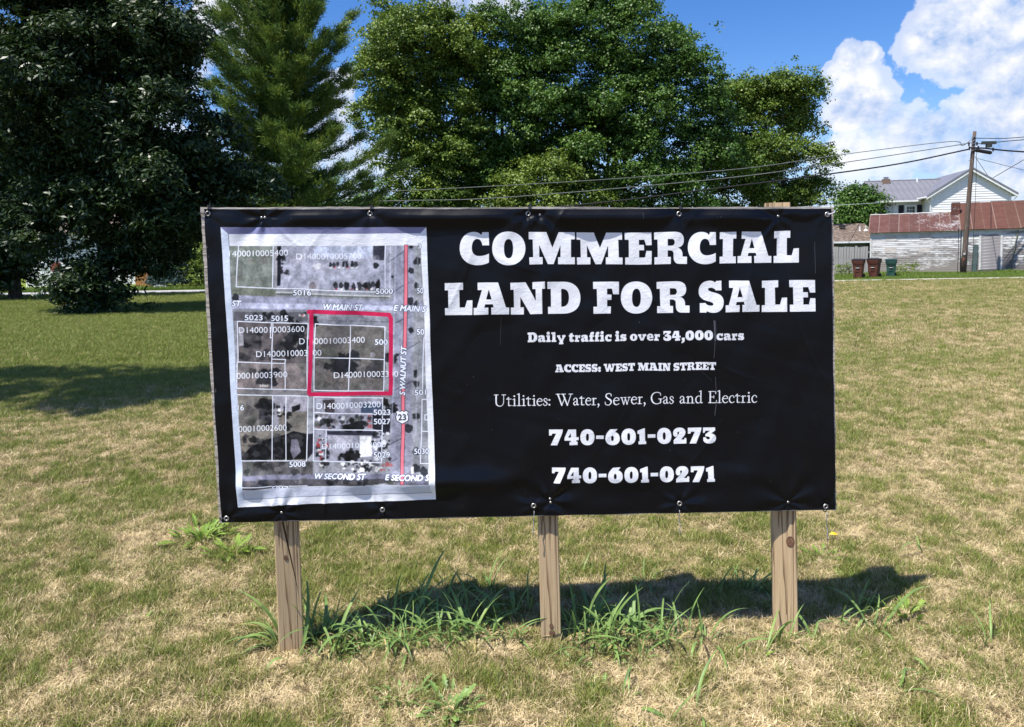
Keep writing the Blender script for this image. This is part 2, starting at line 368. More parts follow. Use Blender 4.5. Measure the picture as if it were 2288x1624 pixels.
# slab face: letter -> (x0, x1, top, base, outline); hole contours after the first
SLAB = {
'C': (127, 512, 97, 517, "M 512 270 L 425 270 C 418 215 395 185 358 185 C 315 185 288 235 288 300 C 288 365 325 407 385 407 C 435 407 475 395 510 375 L 510 492 C 470 515 425 527 365 527 C 225 527 127 435 127 305 C 127 175 205 92 310 92 C 355 92 390 105 412 135 L 425 97 L 505 97 Z"),
'O': (550, 983, 95, 517, "M 765 85 C 895 85 983 175 983 305 C 983 440 890 525 765 525 C 640 525 550 440 550 305 C 550 170 635 85 765 85 Z M 768 183 C 805 183 826 230 826 305 C 826 385 808 432 768 432 C 728 432 708 385 708 305 C 708 230 730 183 768 183 Z"),
'M': (1022, 1634, 90, 516, "M 1022 88 L 1255 92 L 1338 297 L 1418 95 L 1630 97 L 1632 190 L 1580 192 L 1583 425 L 1634 425 L 1634 517 L 1413 517 L 1413 425 L 1445 423 L 1443 270 L 1355 515 L 1280 515 L 1165 262 L 1168 420 L 1213 422 L 1213 515 L 1034 515 L 1030 420 L 1083 420 L 1076 187 L 1025 185 Z"),
'E': (128, 418, 81, 424, "M 128 82 L 416 80 L 418 218 L 358 218 L 340 158 L 281 160 L 281 213 L 335 213 L 337 270 L 283 270 L 283 347 L 345 347 L 361 277 L 418 279 L 417 423 L 132 425 L 132 348 L 172 347 L 171 160 L 129 158 Z"),
'R': (443, 799, 77, 421, "M 443 80 L 660 75 C 730 75 765 105 765 165 C 765 210 745 235 700 247 C 740 258 752 290 752 320 L 752 340 L 799 342 L 799 420 L 720 420 C 670 420 652 390 652 340 L 652 310 C 652 290 640 277 615 276 L 590 276 L 590 344 L 624 345 L 624 421 L 446 423 L 446 346 L 481 345 L 479 157 L 444 157 Z M 589 153 L 630 153 C 655 153 664 168 664 190 C 664 212 650 224 628 224 L 590 225 Z"),
'I': (1146, 1325, 76, 415, "M 1146 78 L 1324 74 L 1325 148 L 1291 150 L 1292 340 L 1323 341 L 1323 415 L 1147 416 L 1147 342 L 1182 341 L 1181 152 L 1146 153 Z"),
'A': (310, 775, 751, 1172, "M 360 752 L 627 750 L 733 1075 L 775 1077 L 775 1167 L 536 1170 L 535 1075 L 567 1075 L 556 1035 L 460 1037 L 448 1079 L 500 1079 L 500 1170 L 310 1175 L 310 1081 L 353 1080 L 416 849 L 361 850 Z M 504 845 L 540 972 L 471 972 Z"),
'L': (1602, 1873, 594, 933, "M 1602 596 L 1780 592 L 1780 668 L 1744 670 L 1747 853 L 1797 853 L 1818 780 L 1873 778 L 1873 932 L 1602 934 L 1602 860 L 1637 858 L 1636 672 L 1603 673 Z"),
'N': (788, 1245, 747, 1165, "M 788 749 L 985 745 L 1120 992 L 1117 840 L 1074 838 L 1073 747 L 1243 745 L 1245 838 L 1205 840 L 1210 1163 L 1050 1165 L 921 940 L 921 1070 L 967 1071 L 967 1165 L 797 1167 L 796 1074 L 838 1073 L 832 841 L 790 842 Z"),
'D': (1273, 1705, 744, 1162, "M 1273 745 L 1495 743 C 1625 745 1705 830 1705 950 C 1705 1085 1625 1160 1480 1160 L 1283 1163 L 1282 1070 L 1321 1070 L 1318 838 L 1274 838 Z M 1453 838 L 1475 838 C 1530 842 1555 880 1555 955 C 1555 1030 1520 1069 1465 1069 L 1456 1069 Z"),
'F': (1866, 2207, 745, 1159, "M 1866 745 L 2206 745 L 2207 910 L 2130 910 L 2112 837 L 2050 837 L 2050 912 L 2108 913 L 2109 982 L 2053 982 L 2053 1065 L 2103 1066 L 2101 1158 L 1870 1160 L 1870 1068 L 1920 1067 L 1915 838 L 1868 838 Z"),
'S': (926, 1192, 602, 942, "M 1170 600 L 1172 706 L 1108 706 C 1105 688 1080 676 1055 675 C 1035 674 1025 684 1028 694 C 1033 712 1075 722 1110 732 C 1165 748 1192 780 1192 830 C 1192 900 1150 945 1085 945 C 1050 945 1025 938 1010 925 L 1005 942 L 935 942 L 936 840 L 1000 838 C 1002 858 1035 868 1062 868 C 1080 868 1085 856 1080 846 C 1075 832 1045 825 1010 815 C 955 800 926 765 926 715 C 926 640 975 598 1045 598 C 1070 598 1088 605 1102 620 L 1115 603 Z"),
'T': (0, 380, 0, 420, "M 0 0 L 380 0 L 380 165 L 305 165 L 290 95 L 255 95 L 255 325 L 310 325 L 310 420 L 70 420 L 70 325 L 125 325 L 125 95 L 90 95 L 75 165 L 0 165 Z"),
'W': (0, 610, 0, 420, "M 0 0 L 190 0 L 190 90 L 160 90 L 205 260 L 275 0 L 370 0 L 440 260 L 480 90 L 440 90 L 440 0 L 610 0 L 610 90 L 570 90 L 490 420 L 365 420 L 320 250 L 270 420 L 145 420 L 50 90 L 0 90 Z"),
'7': (140, 308, 112, 304, "M 140 113 L 308 112 C 309 146 295 176 280 211 L 240 304 L 158 304 L 226 163 L 185 163 C 178 163 175 170 174 185 L 140 185 Z"),
'4': (325, 501, 107, 302, "M 371 108 L 468 107 L 472 203 L 501 203 L 501 241 L 473 241 L 473 258 L 488 259 L 488 300 L 386 302 L 385 262 L 403 260 L 403 246 L 325 246 L 327 208 Z M 403 155 L 404 207 L 368 207 Z"),
'0': (518, 697, 102, 295, "M 607 100 C 665 100 697 140 697 200 C 697 260 665 297 607 297 C 550 297 518 258 518 200 C 518 140 550 100 607 100 Z M 608 155 C 622 155 625 175 625 200 C 625 225 622 244 608 244 C 593 244 590 225 590 200 C 590 175 593 155 608 155 Z"),
'-': (710, 808, 103, 298, "M 710 178 L 808 178 L 808 222 L 710 222 Z"),
'6': (824, 1003, 103, 296, "M 885 105 L 978 103 L 948 140 C 985 150 1003 180 1003 218 C 1003 265 970 298 913 298 C 855 298 824 262 824 215 C 824 165 850 140 885 105 Z M 912 182 C 925 182 928 198 928 214 C 928 232 924 246 912 246 C 900 246 896 232 896 214 C 896 198 900 182 912 182 Z"),
'1': (1212, 1325, 90, 287, "M 1212 118 L 1290 90 L 1309 88 L 1312 248 L 1325 248 L 1325 286 L 1225 288 L 1225 250 L 1240 248 L 1236 158 L 1212 158 Z"),
'2': (1641, 1812, 83, 281, "M 1725 80 C 1775 80 1802 105 1802 140 C 1802 175 1775 195 1745 228 L 1775 230 C 1785 228 1788 220 1788 210 L 1812 211 L 1812 280 L 1648 282 L 1648 240 C 1665 215 1700 190 1712 165 C 1725 142 1720 132 1710 133 C 1700 134 1698 142 1697 152 C 1710 165 1700 195 1675 195 C 1655 195 1641 175 1643 150 C 1643 108 1675 80 1725 80 Z"),
'3': (2012, 2176, 84, 281, "M 2012 85 L 2165 83 L 2167 120 L 2115 158 C 2150 162 2176 180 2176 215 C 2176 258 2140 283 2090 283 C 2045 283 2015 265 2013 240 L 2013 205 L 2045 205 C 2050 225 2065 232 2078 231 C 2092 230 2098 222 2096 212 C 2093 198 2075 195 2040 195 L 2040 170 L 2100 125 L 2040 126 C 2038 140 2036 155 2012 153 Z"),
'a': (366, 516, 133, 320, "M 440 187 C 485 187 500 205 500 240 L 500 282 L 516 284 L 516 320 L 455 320 L 448 305 C 435 318 420 323 402 323 C 380 323 366 308 366 283 C 366 250 395 238 432 238 L 432 232 C 432 222 425 218 415 218 L 412 236 L 372 236 L 374 198 C 395 190 415 187 440 187 Z M 432 258 C 445 258 446 270 444 280 C 442 290 425 290 424 278 C 423 265 427 258 432 258 Z"),
'i': (533, 622, 132, 319, "M 535 188 L 606 188 L 606 283 L 622 284 L 622 318 L 533 320 L 533 286 L 552 284 L 552 224 L 535 224 Z + M 575 122 C 595 122 608 136 608 152 C 608 170 595 183 575 183 C 555 183 541 170 541 152 C 541 136 555 122 575 122 Z"),
'l': (636, 738, 132, 319, "M 636 136 L 718 133 L 719 282 L 736 283 L 738 318 L 640 319 L 640 285 L 658 283 L 658 172 L 637 172 Z"),
'y': (750, 920, 131, 318, "M 750 192 L 815 190 L 815 225 L 808 226 L 840 262 L 862 225 L 852 222 L 852 188 L 920 186 L 920 222 L 905 224 L 862 322 L 876 324 L 876 362 L 790 362 L 790 324 L 812 322 L 765 228 L 751 228 Z"),
't': (978, 1082, 131, 318, "M 1000 160 L 1055 148 L 1052 188 L 1082 188 L 1080 222 L 1050 222 L 1050 265 C 1050 275 1058 277 1080 270 L 1080 310 C 1060 318 1045 320 1030 320 C 1000 320 990 305 990 280 L 990 222 L 978 222 L 978 188 L 1000 185 Z"),
'r': (1094, 1208, 129, 316, "M 1097 190 L 1160 190 L 1163 202 C 1175 188 1190 186 1208 190 L 1203 245 L 1172 245 L 1172 228 C 1165 230 1160 235 1160 245 L 1160 280 L 1185 282 L 1185 316 L 1094 316 L 1094 282 L 1110 280 L 1110 226 L 1097 225 Z"),
'f': (1383, 1478, 126, 313, "M 1385 195 L 1398 192 C 1398 150 1412 128 1445 128 C 1458 128 1468 130 1478 136 L 1472 180 L 1450 180 L 1450 192 L 1475 190 L 1475 224 L 1450 225 L 1450 275 L 1478 278 L 1478 312 L 1383 313 L 1383 279 L 1398 278 L 1398 226 L 1385 226 Z"),
'c': (1680, 1812, 123, 310, "M 1812 178 L 1810 235 L 1772 235 C 1770 218 1762 212 1750 213 C 1738 214 1733 228 1733 245 C 1733 262 1745 272 1762 272 C 1780 272 1795 265 1808 258 L 1808 298 C 1790 308 1770 312 1748 312 C 1705 312 1680 285 1680 245 C 1680 205 1708 178 1750 178 C 1762 178 1775 182 1783 188 L 1787 178 Z"),
's': (1978, 2102, 120, 307, "M 2092 178 L 2095 225 L 2060 226 C 2055 212 2042 208 2035 212 C 2032 220 2050 222 2068 228 C 2090 236 2102 248 2102 268 C 2102 295 2080 308 2050 308 C 2035 308 2022 305 2015 298 L 2010 306 L 1980 306 L 1978 262 L 2010 262 C 2018 275 2035 280 2042 274 C 2045 266 2030 264 2010 258 C 1988 250 1978 238 1978 218 C 1978 190 2000 175 2030 175 C 2042 175 2055 178 2062 186 L 2066 178 Z"),
'o': (66, 214, 113, 300, "M 140 168 C 185 168 214 195 214 235 C 214 278 185 302 140 302 C 95 302 66 278 66 235 C 66 195 95 168 140 168 Z M 140 200 C 155 200 157 215 157 235 C 157 255 154 270 140 270 C 126 270 123 255 123 235 C 123 215 126 200 140 200 Z"),
'v': (218, 386, 113, 300, "M 218 178 L 288 176 L 288 212 L 280 213 L 300 258 L 322 212 L 310 210 L 310 176 L 386 174 L 386 210 L 368 212 L 330 300 L 275 300 L 232 213 L 218 212 Z"),
'e': (395, 528, 112, 299, "M 462 165 C 505 165 528 190 528 240 L 528 250 L 448 250 C 450 268 465 272 480 270 C 495 268 510 262 522 254 L 525 285 C 510 297 490 300 465 300 C 420 300 395 272 395 232 C 395 190 420 165 462 165 Z M 448 222 L 478 222 C 478 205 475 195 464 195 C 452 195 448 205 448 222 Z"),
',': (1012, 1080, 105, 292, "M 1020 235 L 1080 235 L 1080 265 C 1080 310 1060 338 1012 340 L 1012 318 C 1030 312 1035 302 1034 290 L 1020 288 Z"),
':': (0, 60, 0, 150, "M 30 52 C 48 52 58 64 58 78 C 58 92 48 103 30 103 C 12 103 2 92 2 78 C 2 64 12 52 30 52 Z + M 30 100 C 48 104 58 112 58 127 C 58 142 48 152 30 152 C 12 152 2 142 2 127 C 2 112 12 104 30 104 Z"),
}
_gc = {}
def glyph(ch):
    if ch not in _gc:
        x0, x1, t, b, s = SLAB[ch]
        cs = []
        for part in s.split('+'):
            cs += path(part)
        cs = [np.stack([(c[:, 0] - x0) / (b - t), (c[:, 1] - b) / (b - t)], 1) for c in cs]
        _gc[ch] = (cs, (x1 - x0) / (b - t))
    return _gc[ch]
def put_letter(ch, x0, x1, top, base, slope=-0.006):
    cs, wd = glyph(ch)
    hh = base - top
    cc = [tex(np.stack([x0 + c[:, 0] / wd * (x1 - x0), base + c[:, 1] * hh + slope * c[:, 0] * hh], 1)) for c in cs]
    lay(cover(cc), INK, 1.0)
def put_line(text, xa, ya, xb, yb, cap, gap=0.07, space=0.32):
    wid = [space if c == ' ' else glyph(c)[1] for c in text]
    tot = sum(wid) + gap * sum(1 for i in range(len(text) - 1) if text[i] != ' ' and text[i + 1] != ' ')
    k = (xb - xa) / tot; x = xa; sl = (yb - ya) / (xb - xa)
    for i, c in enumerate(text):
        if c != ' ':
            put_letter(c, x, x + wid[i] * k, ya + sl * (x - xa) - cap, ya + sl * (x - xa), sl)
        x += wid[i] * k
        if i + 1 < len(text) and c != ' ' and text[i + 1] != ' ': x += gap * k
for ch, x0, x1, t, b in (
    ('C', 1027.2, 1093.0, 519.3, 591.0), ('O', 1099.5, 1173.5, 519.0, 591.0), ('M', 1180.1, 1284.7, 518.1, 590.9), ('M', 1287.5, 1390.3, 519.3, 591.2),
    ('E', 1395.2, 1455.3, 519.5, 590.7), ('R', 1460.5, 1534.4, 518.7, 590.1), ('C', 1536.3, 1598.5, 518.9, 588.6), ('I', 1606.4, 1643.6, 518.5, 588.8),
    ('A', 1646.9, 1723.0, 517.2, 587.6), ('L', 1728.0, 1784.9, 515.6, 586.8),
    ('L', 994.1, 1055.7, 631.4, 703.7), ('A', 1058.5, 1137.9, 631.0, 702.8), ('N', 1140.2, 1218.2, 630.3, 701.8), ('D', 1223.0, 1296.8, 630.0, 701.1),
    ('F', 1324.4, 1382.6, 630.0, 700.7), ('O', 1386.7, 1457.0, 629.7, 699.4), ('R', 1467.0, 1540.0, 628.9, 698.8), ('S', 1560.8, 1616.0, 627.6, 698.2),
    ('A', 1619.9, 1696.1, 627.2, 697.1), ('L', 1701.0, 1757.3, 626.0, 696.5), ('E', 1762.3, 1821.8, 625.0, 695.7)):
    put_letter(ch, x0, x1, t, b)
put_line('Daily traffic is over 34,000 cars', 1178.9, 763.9, 1661.5, 759.0, 21.9, 0.07, 0.36)
put_line('ACCESS: WEST MAIN STREET', 1240.2, 831.1, 1599.0, 826.4, 17.6, 0.03, 0.36)
put_line('740-601-0273', 1226.7, 994.6, 1599.6, 990.3, 35.4, 0.10)
put_line('740-601-0271', 1233.1, 1078.8, 1595.8, 1075.9, 35.0, 0.10)

# ---- old style serif, drawn as pen strokes (x, y, width), y up, capitals 190 high
def _st(*s): return s
def _dot(x, y, r): return [(x, y, r * 2), (x + 0.1, y, r * 2)]
SER = {
'U': (205, [[(38, 186, 21), (38, 70, 21), (50, 22, 19), (95, -3, 13), (140, 8, 11), (166, 45, 10), (170, 100, 9), (171, 186, 9)], [(4, 187, 7), (74, 187, 7)], [(140, 187, 7), (206, 187, 7)]]),
't': (82, [[(36, 145, 5), (34, 30, 17), (42, 5, 15), (80, 8, 6)], [(0, 112, 9), (36, 145, 4)], [(0, 113, 10), (78, 115, 9)]]),
'i': (60, [[(34, 115, 18), (34, 4, 18)], [(6, 105, 8), (34, 118, 10)], [(4, 3, 7), (62, 3, 7)], _dot(30, 163, 12)]),
'l': (62, [[(34, 200, 18), (34, 4, 18)], [(4, 190, 8), (34, 206, 8)], [(2, 3, 7), (66, 3, 7)]]),
'e': (98, [[(14, 70, 7), (92, 74, 7), (88, 100, 14), (55, 120, 9), (22, 98, 14), (8, 55, 17), (25, 14, 17), (58, 1, 12), (96, 20, 6)]]),
's': (74, [[(66, 84, 6), (62, 108, 8), (36, 119, 9), (14, 100, 13), (22, 75, 15), (52, 52, 17), (66, 28, 14), (42, 1, 9), (14, 5, 8), (4, 34, 6)]]),
':': (24, [_dot(12, 12, 13), _dot(12, 92, 13)]),
'W': (270, [[(32, 186, 20), (98, 0, 18)], [(98, 0, 9), (150, 130, 9)], [(118, 186, 18), (190, 0, 18)], [(190, 0, 9), (252, 186, 8)], [(0, 187, 7), (66, 187, 7)], [(84, 187, 7), (160, 187, 7)], [(216, 187, 7), (278, 187, 7)]]),
'a': (92, [[(10, 88, 15), (20, 112, 9), (48, 118, 10), (66, 92, 15), (66, 22, 16), (80, 4, 12), (94, 14, 5)], [(66, 72, 7), (20, 50, 12), (10, 24, 16), (26, 3, 13), (50, 10, 8), (66, 24, 6)]]),
'r': (82, [[(30, 108, 17), (30, 4, 17)], [(2, 100, 8), (30, 116, 10)], [(0, 3, 7), (64, 3, 7)], [(30, 82, 6), (52, 110, 10), (74, 108, 15)]]),
',': (30, [[(14, 14, 22), (22, -2, 16), (6, -36, 6)]]),
'S': (120, [[(106, 146, 6), (100, 178, 8), (64, 190, 10), (26, 174, 14), (20, 138, 17), (50, 108, 20), (92, 82, 21), (104, 44, 17), (76, 4, 11), (38, 0, 9), (10, 14, 8), (4, 50, 6)]]),
'w': (172, [[(24, 114, 16), (62, 0, 15)], [(62, 0, 8), (90, 96, 8)], [(84, 114, 15), (120, 0, 15)], [(120, 0, 8), (158, 114, 7)], [(0, 115, 7), (46, 115, 7)], [(64, 115, 7), (106, 115, 7)], [(136, 115, 7), (176, 115, 7)]]),
'G': (190, [[(164, 140, 6), (160, 172, 7), (110, 190, 10), (50, 176, 13), (14, 130, 18), (10, 80, 20), (34, 24, 18), (90, -2, 12), (150, 12, 11), (164, 20, 14), (164, 76, 18)], [(130, 80, 7), (192, 80, 7)]]),
'n': (134, [[(30, 108, 17), (30, 4, 17)], [(4, 100, 8), (30, 116, 10)], [(30, 86, 6), (66, 114, 11), (96, 98, 15), (102, 70, 17), (102, 4, 17)], [(2, 3, 7), (60, 3, 7)], [(76, 3, 7), (134, 3, 7)]]),
'd': (128, [[(98, 198, 16), (98, 14, 16), (126, 8, 6)], [(70, 190, 8), (98, 204, 8)], [(98, 96, 6), (62, 118, 10), (24, 98, 15), (10, 56, 18), (26, 12, 17), (60, 1, 11), (98, 24, 6)]]),
'E': (140, [[(34, 186, 21), (34, 4, 21)], [(4, 187, 7), (118, 187, 8), (124, 152, 6)], [(34, 98, 8), (92, 98, 8)], [(94, 78, 6), (94, 118, 6)], [(4, 3, 7), (128, 4, 8), (140, 42, 6)]]),
'c': (92, [[(86, 88, 14), (74, 114, 9), (46, 118, 10), (18, 94, 15), (8, 56, 17), (24, 14, 17), (56, 1, 12), (90, 18, 6)]]),
}
def crom(pts, n=7):
    p = np.array(pts, float)
    if len(p) < 3:
        return np.array([p[0] + (p[-1] - p[0]) * k / 24 for k in range(25)])
    q = np.vstack([2 * p[0] - p[1], p, 2 * p[-1] - p[-2]]); out = []
    for i in range(1, len(q) - 2):
        for k in range(n):
            t = k / n
            out.append(0.5 * ((2 * q[i]) + (-q[i - 1] + q[i + 1]) * t + (2 * q[i - 1] - 5 * q[i] + 4 * q[i + 1] - q[i + 2]) * t * t + (-q[i - 1] + 3 * q[i] - 3 * q[i + 1] + q[i + 2]) * t**3))
    out.append(p[-1])
    return np.array(out)
def put_serif(text, xa, ya, xb, yb, cap, gap=17, space=62):
    tot = sum(space if c == ' ' else SER[c][0] for c in text) + gap * (len(text) - 1)
    k = (xb - xa) / tot; s = cap / 190; x = 0; sl = (yb - ya) / (xb - xa)
    for c in text:
        if c != ' ':
            for stt in SER[c][1]:
                q = crom(stt)
                pts = tex(np.stack([xa + (x + q[:, 0]) * k, ya + sl * (x + q[:, 0]) * k - q[:, 1] * s], 1))
                wd = np.maximum(q[:, 2] * 1.22, 12.5) * s * 0.5 * TS * 0.00174
                d = np.gradient(pts, axis=0); d /= np.maximum(np.linalg.norm(d, axis=1), 1e-6)[:, None]
                nn = np.stack([-d[:, 1], d[:, 0]], 1) * wd[:, None]
                lay(cover([np.vstack([pts + nn, (pts - nn)[::-1]])]), INK, 1.0)
                for e in (0, -1):
                    an = np.linspace(0, 2 * np.pi, 12, endpoint=False)
                    lay(cover([pts[e] + np.stack([np.cos(an), np.sin(an)], 1) * wd[e]]), INK, 1.0)
            x += SER[c][0]
        else: x += space
        x += gap
put_serif('Utilities: Water, Sewer, Gas and Electric', 1103.1, 907.5, 1690.7, 898.6, 25.5)

# ---- the printed map -------------------------------------------------
def U(x, y): return (446.9 + x * .23195, 474.9 + y * .23195)
def L(x, y): return (446.9 + x * .23195, 810.0 + y * .23195)
rng = np.random.default_rng(7)
def c8(r, g, b): return (r / 255, g / 255, b / 255)
def fill(pts, col, al=1.0, wh=None):
    a = tex(pts); lay(cover([a]), c8(*col), wh, al)
def stroke(pts, wd, col, al=1.0):
    a = tex(pts); h_ = wd / 2 * TS * 0.00174
    for p, q in zip(a[:-1], a[1:]):
        d = (q - p) / max(np.linalg.norm(q - p), 1e-6); n = np.array([-d[1], d[0]]) * h_; e = d * h_ * 0.5
        lay(cover([np.array([p - e + n, q + e + n, q + e - n, p - e - n])]), c8(*col), None, al)
def disc(x, y, rx, ry, col, al=1.0, jag=0.0, n=14):
    an = np.linspace(0, 2 * np.pi, n, endpoint=False); j = 1 + jag * rng.uniform(-1, 1, n)
    fill(np.stack([x + rx * np.cos(an) * j, y + ry * np.sin(an) * j], 1), col, al)
# white sheet and the printed frame
fill([(494.5, 507.4), (953, 508), (974.6, 1114.3), (533.9, 1131.2)], (236, 238, 244), wh=1.0)
fill([(494.5, 507.4), (953, 508), (939.8, 521.3), (512.5, 522.5)], (122, 124, 160), wh=0.6)
fill([(953, 508), (959.5, 690), (955, 690), (939.8, 521.3)], (228, 233, 242), wh=1.0)
fill([(494.5, 507.4), (512.5, 522.5), (531.6, 880), (549, 1113.4), (533.9, 1131.2)], (206, 216, 232), wh=1.0)
stroke([(512.5, 522.5), (529.2, 837.9), (548.5, 1113.4), (965.3, 1098)], 1.2, (90, 100, 120))
stroke([(512.5, 522.5), (939.8, 521.3)], 1.0, (120, 125, 160), .6)
# aerial picture
AQ = [(513.5, 549), (941, 548.7), (948, 690.6), (953.7, 902.8), (959.5, 1079), (688, 1086), (546.6, 1091.8), (544.3, 1065), (531.6, 879.6), (529, 838)]
cvA = cover([tex(AQ)])
PR_before = PR.copy()
lay(cvA, c8(134, 138, 156), 0.25)
fields = [([U(287, 320), U(712, 320), U(706, 850), U(300, 850)], (112, 120, 122)), ([U(300, 720), U(740, 740), U(740, 830), U(310, 840)], (105, 112, 108)),
 ([U(740, 322), U(1860, 322), U(1860, 740), U(740, 730)], (152, 156, 184)), ([U(1100, 320), U(1665, 320), U(1660, 440), U(1100, 428)], (172, 182, 216)),
 ([U(1670, 320), U(1785, 320), U(1780, 462), U(1672, 450)], (48, 50, 66)), ([U(735, 322), U(752, 322), U(745, 720), U(730, 720)], (150, 150, 165)),
 ([U(750, 320), U(787, 320), U(782, 700), U(750, 706)], (26, 28, 40)), ([U(740, 765), U(1830, 800), U(1830, 828), U(745, 790)], (98, 105, 108)),
 ([U(310, 790), U(2150, 860), U(2155, 950), U(315, 930)], (146, 150, 182)), ([U(310, 862), U(2150, 905), U(2155, 945), U(315, 922)], (178, 184, 222)),
 ([U(1870, 320), U(2065, 320), U(2045, 1565), U(1850, 1565)], (136, 140, 168)), ([L(1850, 0), L(2040, 0), L(2035, 1160), L(1830, 1140)], (130, 133, 160)),
 ([U(330, 950), U(1045, 960), U(1040, 1050), U(330, 1040)], (92, 94, 108)), ([U(360, 1050), U(1040, 1070), U(1035, 1565), U(370, 1560)], (88, 84, 92)),
 ([U(1115, 1072), U(1785, 1102), U(1772, 1565), U(1105, 1565)], (100, 98, 102)), ([U(1105, 1000), U(1820, 1010), U(1800, 1090), U(1115, 1060)], (124, 128, 148)),
 ([L(365, 0), L(1035, 0), L(1035, 260), L(365, 240)], (118, 112, 120)), ([L(1105, 0), L(1770, 0), L(1770, 272), L(1105, 265)], (96, 93, 98)),
 ([L(365, 245), L(1850, 262), L(1850, 330), L(370, 305)], (118, 118, 130)), ([L(375, 310), L(1035, 325), L(1030, 945), L(405, 935)], (112, 110, 112)),
 ([L(700, 316), L(1030, 325), L(1030, 470), L(700, 470)], (146, 146, 168)), ([L(400, 660), L(690, 660), L(560, 780), L(400, 880)], (128, 124, 124)),
 ([L(1100, 335), L(1760, 345), L(1752, 960), L(1098, 945)], (140, 143, 168)), ([L(1235, 700), L(1470, 700), L(1475, 830), L(1260, 930)], (162, 164, 190)),
 ([L(1540, 705), L(1652, 712), L(1655, 900), L(1538, 912)], (226, 230, 248)), ([L(1555, 400), L(1760, 400), L(1755, 486), L(1552, 484)], (58, 72, 100)),
 ([L(1180, 360), L(1300, 350), L(1300, 480), L(1210, 480)], (60, 56, 66)), ([L(1225, 655), L(1690, 660), L(1690, 700), L(1480, 700), L(1230, 690)], (44, 46, 62)),
 ([L(415, 950), L(1090, 950), L(1090, 1080), L(420, 1085)], (82, 82, 90)), ([L(415, 1080), L(2210, 1060), L(2210, 1160), L(425, 1130)], (112, 114, 142)),
 ([L(425, 1125), L(2100, 1110), L(1700, 1165), L(430, 1210)], (74, 74, 86)), ([L(700, 480), L(760, 470), L(760, 620), L(700, 600)], (128, 130, 150)),
 ([L(570, 400), L(690, 400), L(690, 600), L(575, 600)], (60, 60, 72)), ([L(885, 425), L(965, 398), L(960, 452), L(890, 480)], (26, 28, 36)),
 ([U(420, 1150), U(600, 1160), U(590, 1310), U(425, 1300)], (34, 34, 42)), ([U(380, 1100), U(420, 1100), U(425, 1280), U(380, 1280)], (150, 150, 170))]
for pts, col in fields: fill(pts, col)
# low blobs, trees and shadows
def scatter(n, fx, x0, x1, y0, y1, r0, r1, cols, al=0.8, jag=0.35):
    for _ in range(n):
        x, y = fx(rng.uniform(x0, x1), rng.uniform(y0, y1)); r_ = rng.uniform(r0, r1) * .232
        disc(x, y, r_ * rng.uniform(.8, 1.4), r_, cols[rng.integers(len(cols))], al, jag)
DK = [(24, 26, 32), (32, 34, 42), (18, 20, 24)]; MD = [(84, 84, 92), (104, 102, 110), (70, 76, 74), (120, 118, 128)]
scatter(50, U, 300, 700, 330, 700, 15, 45, [(120, 126, 130), (104, 114, 116), (98, 104, 102), (128, 124, 132)], .35)
scatter(16, U, 760, 860, 380, 600, 8, 26, DK, .8); scatter(40, U, 800, 1850, 440, 730, 15, 70, [(164, 168, 198), (140, 146, 172), (156, 156, 180)], .3)
scatter(60, U, 1100, 1660, 325, 430, 5, 10, [(190, 200, 235), (140, 150, 190)], .5)
for k in (0, 1, 2, 3, 4, 5, 6): disc(*U(1255 + k * 42 + rng.uniform(-9, 9), 500 + rng.uniform(-8, 8)), 4.0 * rng.uniform(.7, 1.2), 7.5 * rng.uniform(.7, 1.15), DK[k % 3], rng.uniform(.7, .95), .3); disc(*U(1262 + k * 42, 528), 3, 2, [(230, 235, 250), (200, 90, 110), (240, 240, 250)][k % 3], .7)
for k in range(9): disc(*U(1318 + k * 46 + (34 if k > 2 else 0) + rng.uniform(-9, 9), 698 + rng.uniform(-8, 10)), 5.2 * rng.uniform(.7, 1.25), 9 * rng.uniform(.7, 1.15), DK[k % 3], rng.uniform(.7, .95), .3); disc(*U(1320 + k * 48, 735), 3, 2.2, [(150, 60, 80), (240, 240, 250), (60, 60, 70)][k % 3], .7)
disc(*U(1698, 510), 6.5, 6.5, DK[0], .9, .2); disc(*U(1130, 515), 10, 6, (225, 230, 245), .6, .4); disc(*U(1090, 705), 9, 8, (104, 100, 112), .9, .2)
scatter(14, U, 500, 1030, 965, 1040, 15, 40, DK, .85); scatter(6, U, 960, 1020, 970, 1000, 8, 12, [(190, 80, 90), (225, 225, 235)], .7)
scatter(60, U, 380, 1030, 1100, 1540, 14, 60, MD + DK, .45); scatter(18, U, 840, 1030, 1080, 1440, 25, 60, DK, .8); scatter(30, U, 1120, 1770, 1110, 1400, 20, 60, MD, .35)
scatter(26, U, 1290, 1560, 1380, 1560, 22, 55, DK, .8); scatter(12, U, 1560, 1760, 1440, 1560, 20, 50, [(50, 50, 58), (66, 64, 72)], .7); disc(*U(1665, 1370), 6, 6, (150, 150, 172), .8)
scatter(12, U, 1105, 1140, 1010, 1090, 8, 22, DK, .8); scatter(14, U, 1790, 1900, 1360, 1440, 10, 30, DK, .8)
scatter(40, L, 370, 1030, 20, 240, 12, 45, MD + [(140, 130, 140)], .45); scatter(10, L, 570, 740, 60, 200, 20, 44, DK, .8); fill([L(575, 75), L(690, 80), L(685, 200), L(575, 190)], (52, 52, 62))
for k in range(4): disc(*L(590 + k * 22, 218), 2.2, 3, (235, 238, 250), .8)
scatter(50, L, 1120, 1760, 0, 260, 15, 60, MD + [(50, 50, 56)], .4); scatter(14, L, 1230, 1520, 0, 90, 20, 50, DK, .8)
scatter(40, L, 390, 680, 330, 600, 10, 40, MD + [(60, 60, 68)], .45); scatter(10, L, 560, 690, 370, 430, 18, 36, DK, .85); scatter(8, L, 640, 690, 450, 600, 14, 26, DK, .85)
